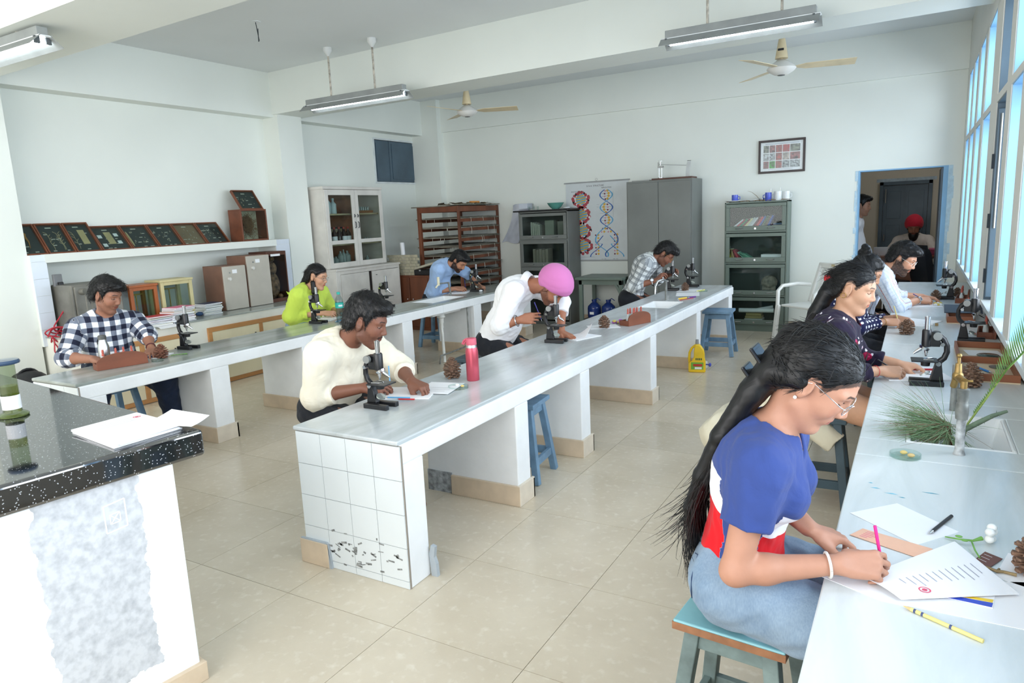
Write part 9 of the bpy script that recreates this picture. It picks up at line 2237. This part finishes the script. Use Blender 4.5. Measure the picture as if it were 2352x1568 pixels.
M().sheet([[Vector((-2.585+0.02*f*f-0.0, 8.955, 1.955+0.2*f)), Vector((-2.535+0.02*f*f, 8.955, 1.955+0.2*f))] for f in [k/6 for k in range(7)]], 0.0).obj('curved_scale', mat('scale_white', (206, 210, 208), 0.5), ky).modifiers.new('s', 'SOLIDIFY').thickness = 0.006
papers_box('flat_tray', 'flat grey tray at the left of the steel cupboard top', 'tray', (-3.27, 8.86, 1.931), (-3.03, 9.05, 1.944), GRM)
# ---- measuring cylinder on the granite counter ----
jx, jy = -2.932+0.0, 1.245
jr = T('gas_jar', 'tall glass jar with a blue rimmed lid and pale liquid on the granite counter', 'jar', (jx, jy, 0.9005))
M().lathe((jx, jy, 0.9005), [(0.05, 0), (0.052, 0.006), (0.045, 0.012), (0.032, 0.018), (0.030, 0.03), (0.030, 0.20)], 28, cap=False).obj('glass', glass('jar_glass', (214, 222, 206), 0.3), jr, smooth=True)
M().lathe((jx, jy, 0.9005), [(0.05, 0.001), (0.05, 0.006), (0.02, 0.008)], 24).obj('foot', mat('green_glass_foot', (120, 128, 76), 0.15), jr)
M().lathe((jx, jy, 0.918), [(0.0285, 0), (0.0285, 0.10)], 20).obj('liquid', glass('pale_liquid', (232, 232, 196), 0.2), jr, smooth=True)
M().lathe((jx, jy, 0.9005), [(0.034, 0.198), (0.048, 0.202), (0.05, 0.208), (0.046, 0.216), (0, 0.218)], 24).obj('lid', mat('blue_glass_lid', (58, 78, 104), 0.12), jr, smooth=True)
M().lathe((jx, jy, 0.918), [(0.0312, 0.012), (0.0312, 0.065)], 20, cap=False).obj('paper_label', PAPER, jr)
# ---- floor: yellow bottle and white box ----
yb_ = T('detergent_bottle', 'yellow detergent bottle with a grey cap standing on the floor', 'bottle', (-1.78, 6.55, 0), math.radians(12))
YEL = mat('yellow_plastic_bottle', (246, 204, 40), 0.35)
prof = [(-0.075, 0), (0.075, 0), (0.08, 0.012), (0.08, 0.10), (0.07, 0.13), (0.072, 0.16), (0.066, 0.21), (0.045, 0.25), (0.022, 0.275), (-0.022, 0.275), (-0.05, 0.245), (-0.072, 0.2), (-0.078, 0.15), (-0.078, 0.12), (-0.066, 0.118), (-0.05, 0.15), (-0.046, 0.19), (-0.03, 0.2), (-0.03, 0.15), (-0.048, 0.11), (-0.078, 0.085), (-0.08, 0.012)]
M().prism([(-0.075, 0), (0.075, 0), (0.08, 0.012), (0.08, 0.10), (0.07, 0.14), (0.07, 0.18), (0.062, 0.22), (0.042, 0.25), (0.02, 0.275), (-0.02, 0.275), (-0.022, 0.25), (-0.03, 0.2), (-0.03, 0.15), (-0.05, 0.11), (-0.08, 0.09), (-0.08, 0.012)], 'y', -0.032, 0.032).obj('body', YEL, yb_, world=False, bevel=0.01, seg=3)
M().tube([(-0.015, 0, 0.262), (-0.05, 0, 0.235), (-0.07, 0, 0.19), (-0.075, 0, 0.13), (-0.07, 0, 0.08)], 0.012, 10).obj('handle', YEL, yb_, world=False, smooth=True)
M().cyl((0, 0, 0.275), (0, 0, 0.318), 0.017, 0.014).obj('cap', mat('grey_plastic_cap', (150, 152, 154), 0.45), yb_, world=False, smooth=True)
lb2 = M().box((-0.055, -0.0335, 0.03), (0.06, -0.0322, 0.10)).obj('green_label', mat('green_print', (120, 180, 60), 0.5), yb_, world=False)
M().box((-0.035, -0.0345, 0.062), (0.05, -0.0336, 0.084)).obj('red_label', mat('red_print', (206, 52, 42), 0.5), lb2, world=False); M().box((-0.02, -0.0345, 0.034), (0.045, -0.0336, 0.054)).obj('white_label', PAPER, lb2, world=False)
q = M();
for k in range(4): q.box((-0.012+0.016*k, -0.034, 0.122), (-0.002+0.016*k, -0.0322, 0.142))
q.obj('label_lettering', mat('dark_green_print', (60, 90, 50), 0.6), yb_, world=False)['kind'] = 'stuff'
wx = T('white_box', 'white box with a blue knob lying on the floor behind the yellow bottle', 'box', (-1.82, 6.70, 0), math.radians(-12))
M().box((-0.15, -0.05, 0), (0.09, 0.05, 0.075)).obj('box', mat('white_plastic', (232, 232, 226), 0.35), wx, world=False, bevel=0.01); M().cyl((0.09, 0, 0.05), (0.125, 0, 0.05), 0.006).sph((0.135, 0, 0.05), (0.012, 0.018, 0.02), 10, 8).obj('blue_knob', mat('blue_knob', (70, 84, 190), 0.4), wx, world=False)
# ---- back room desk things ----
papers_box('file_pile', 'pile of pink and maroon files at the right of the back room desk', 'files', (0.15, 11.0, 0.791), (0.42, 11.3, 0.87), mat('pink_files', (206, 92, 136), 0.6, rgb2=(120, 40, 60), stretch=(1, 1, 40), scale=2))
tag(M().cbox((-0.42, 10.98, 0.852), (0.2, 0.006, 0.12), (0.15, 0, 0.05)).obj('name_card', PAPER), 'blank white card standing on the left of the back room desk', 'card')
sheet_quad('paper', 'white register page in front of the man in the red turban', 'paper', rect4(-0.02, 11.22, 0.4, 0.26, 3), 0.791)
sheet_quad('paper', 'yellow sheet at the front edge of the back room desk', 'paper', rect4(-0.24, 10.98, 0.16, 0.12, 3), 0.791, m=mat('yellow_paper', (232, 226, 150), 0.7))
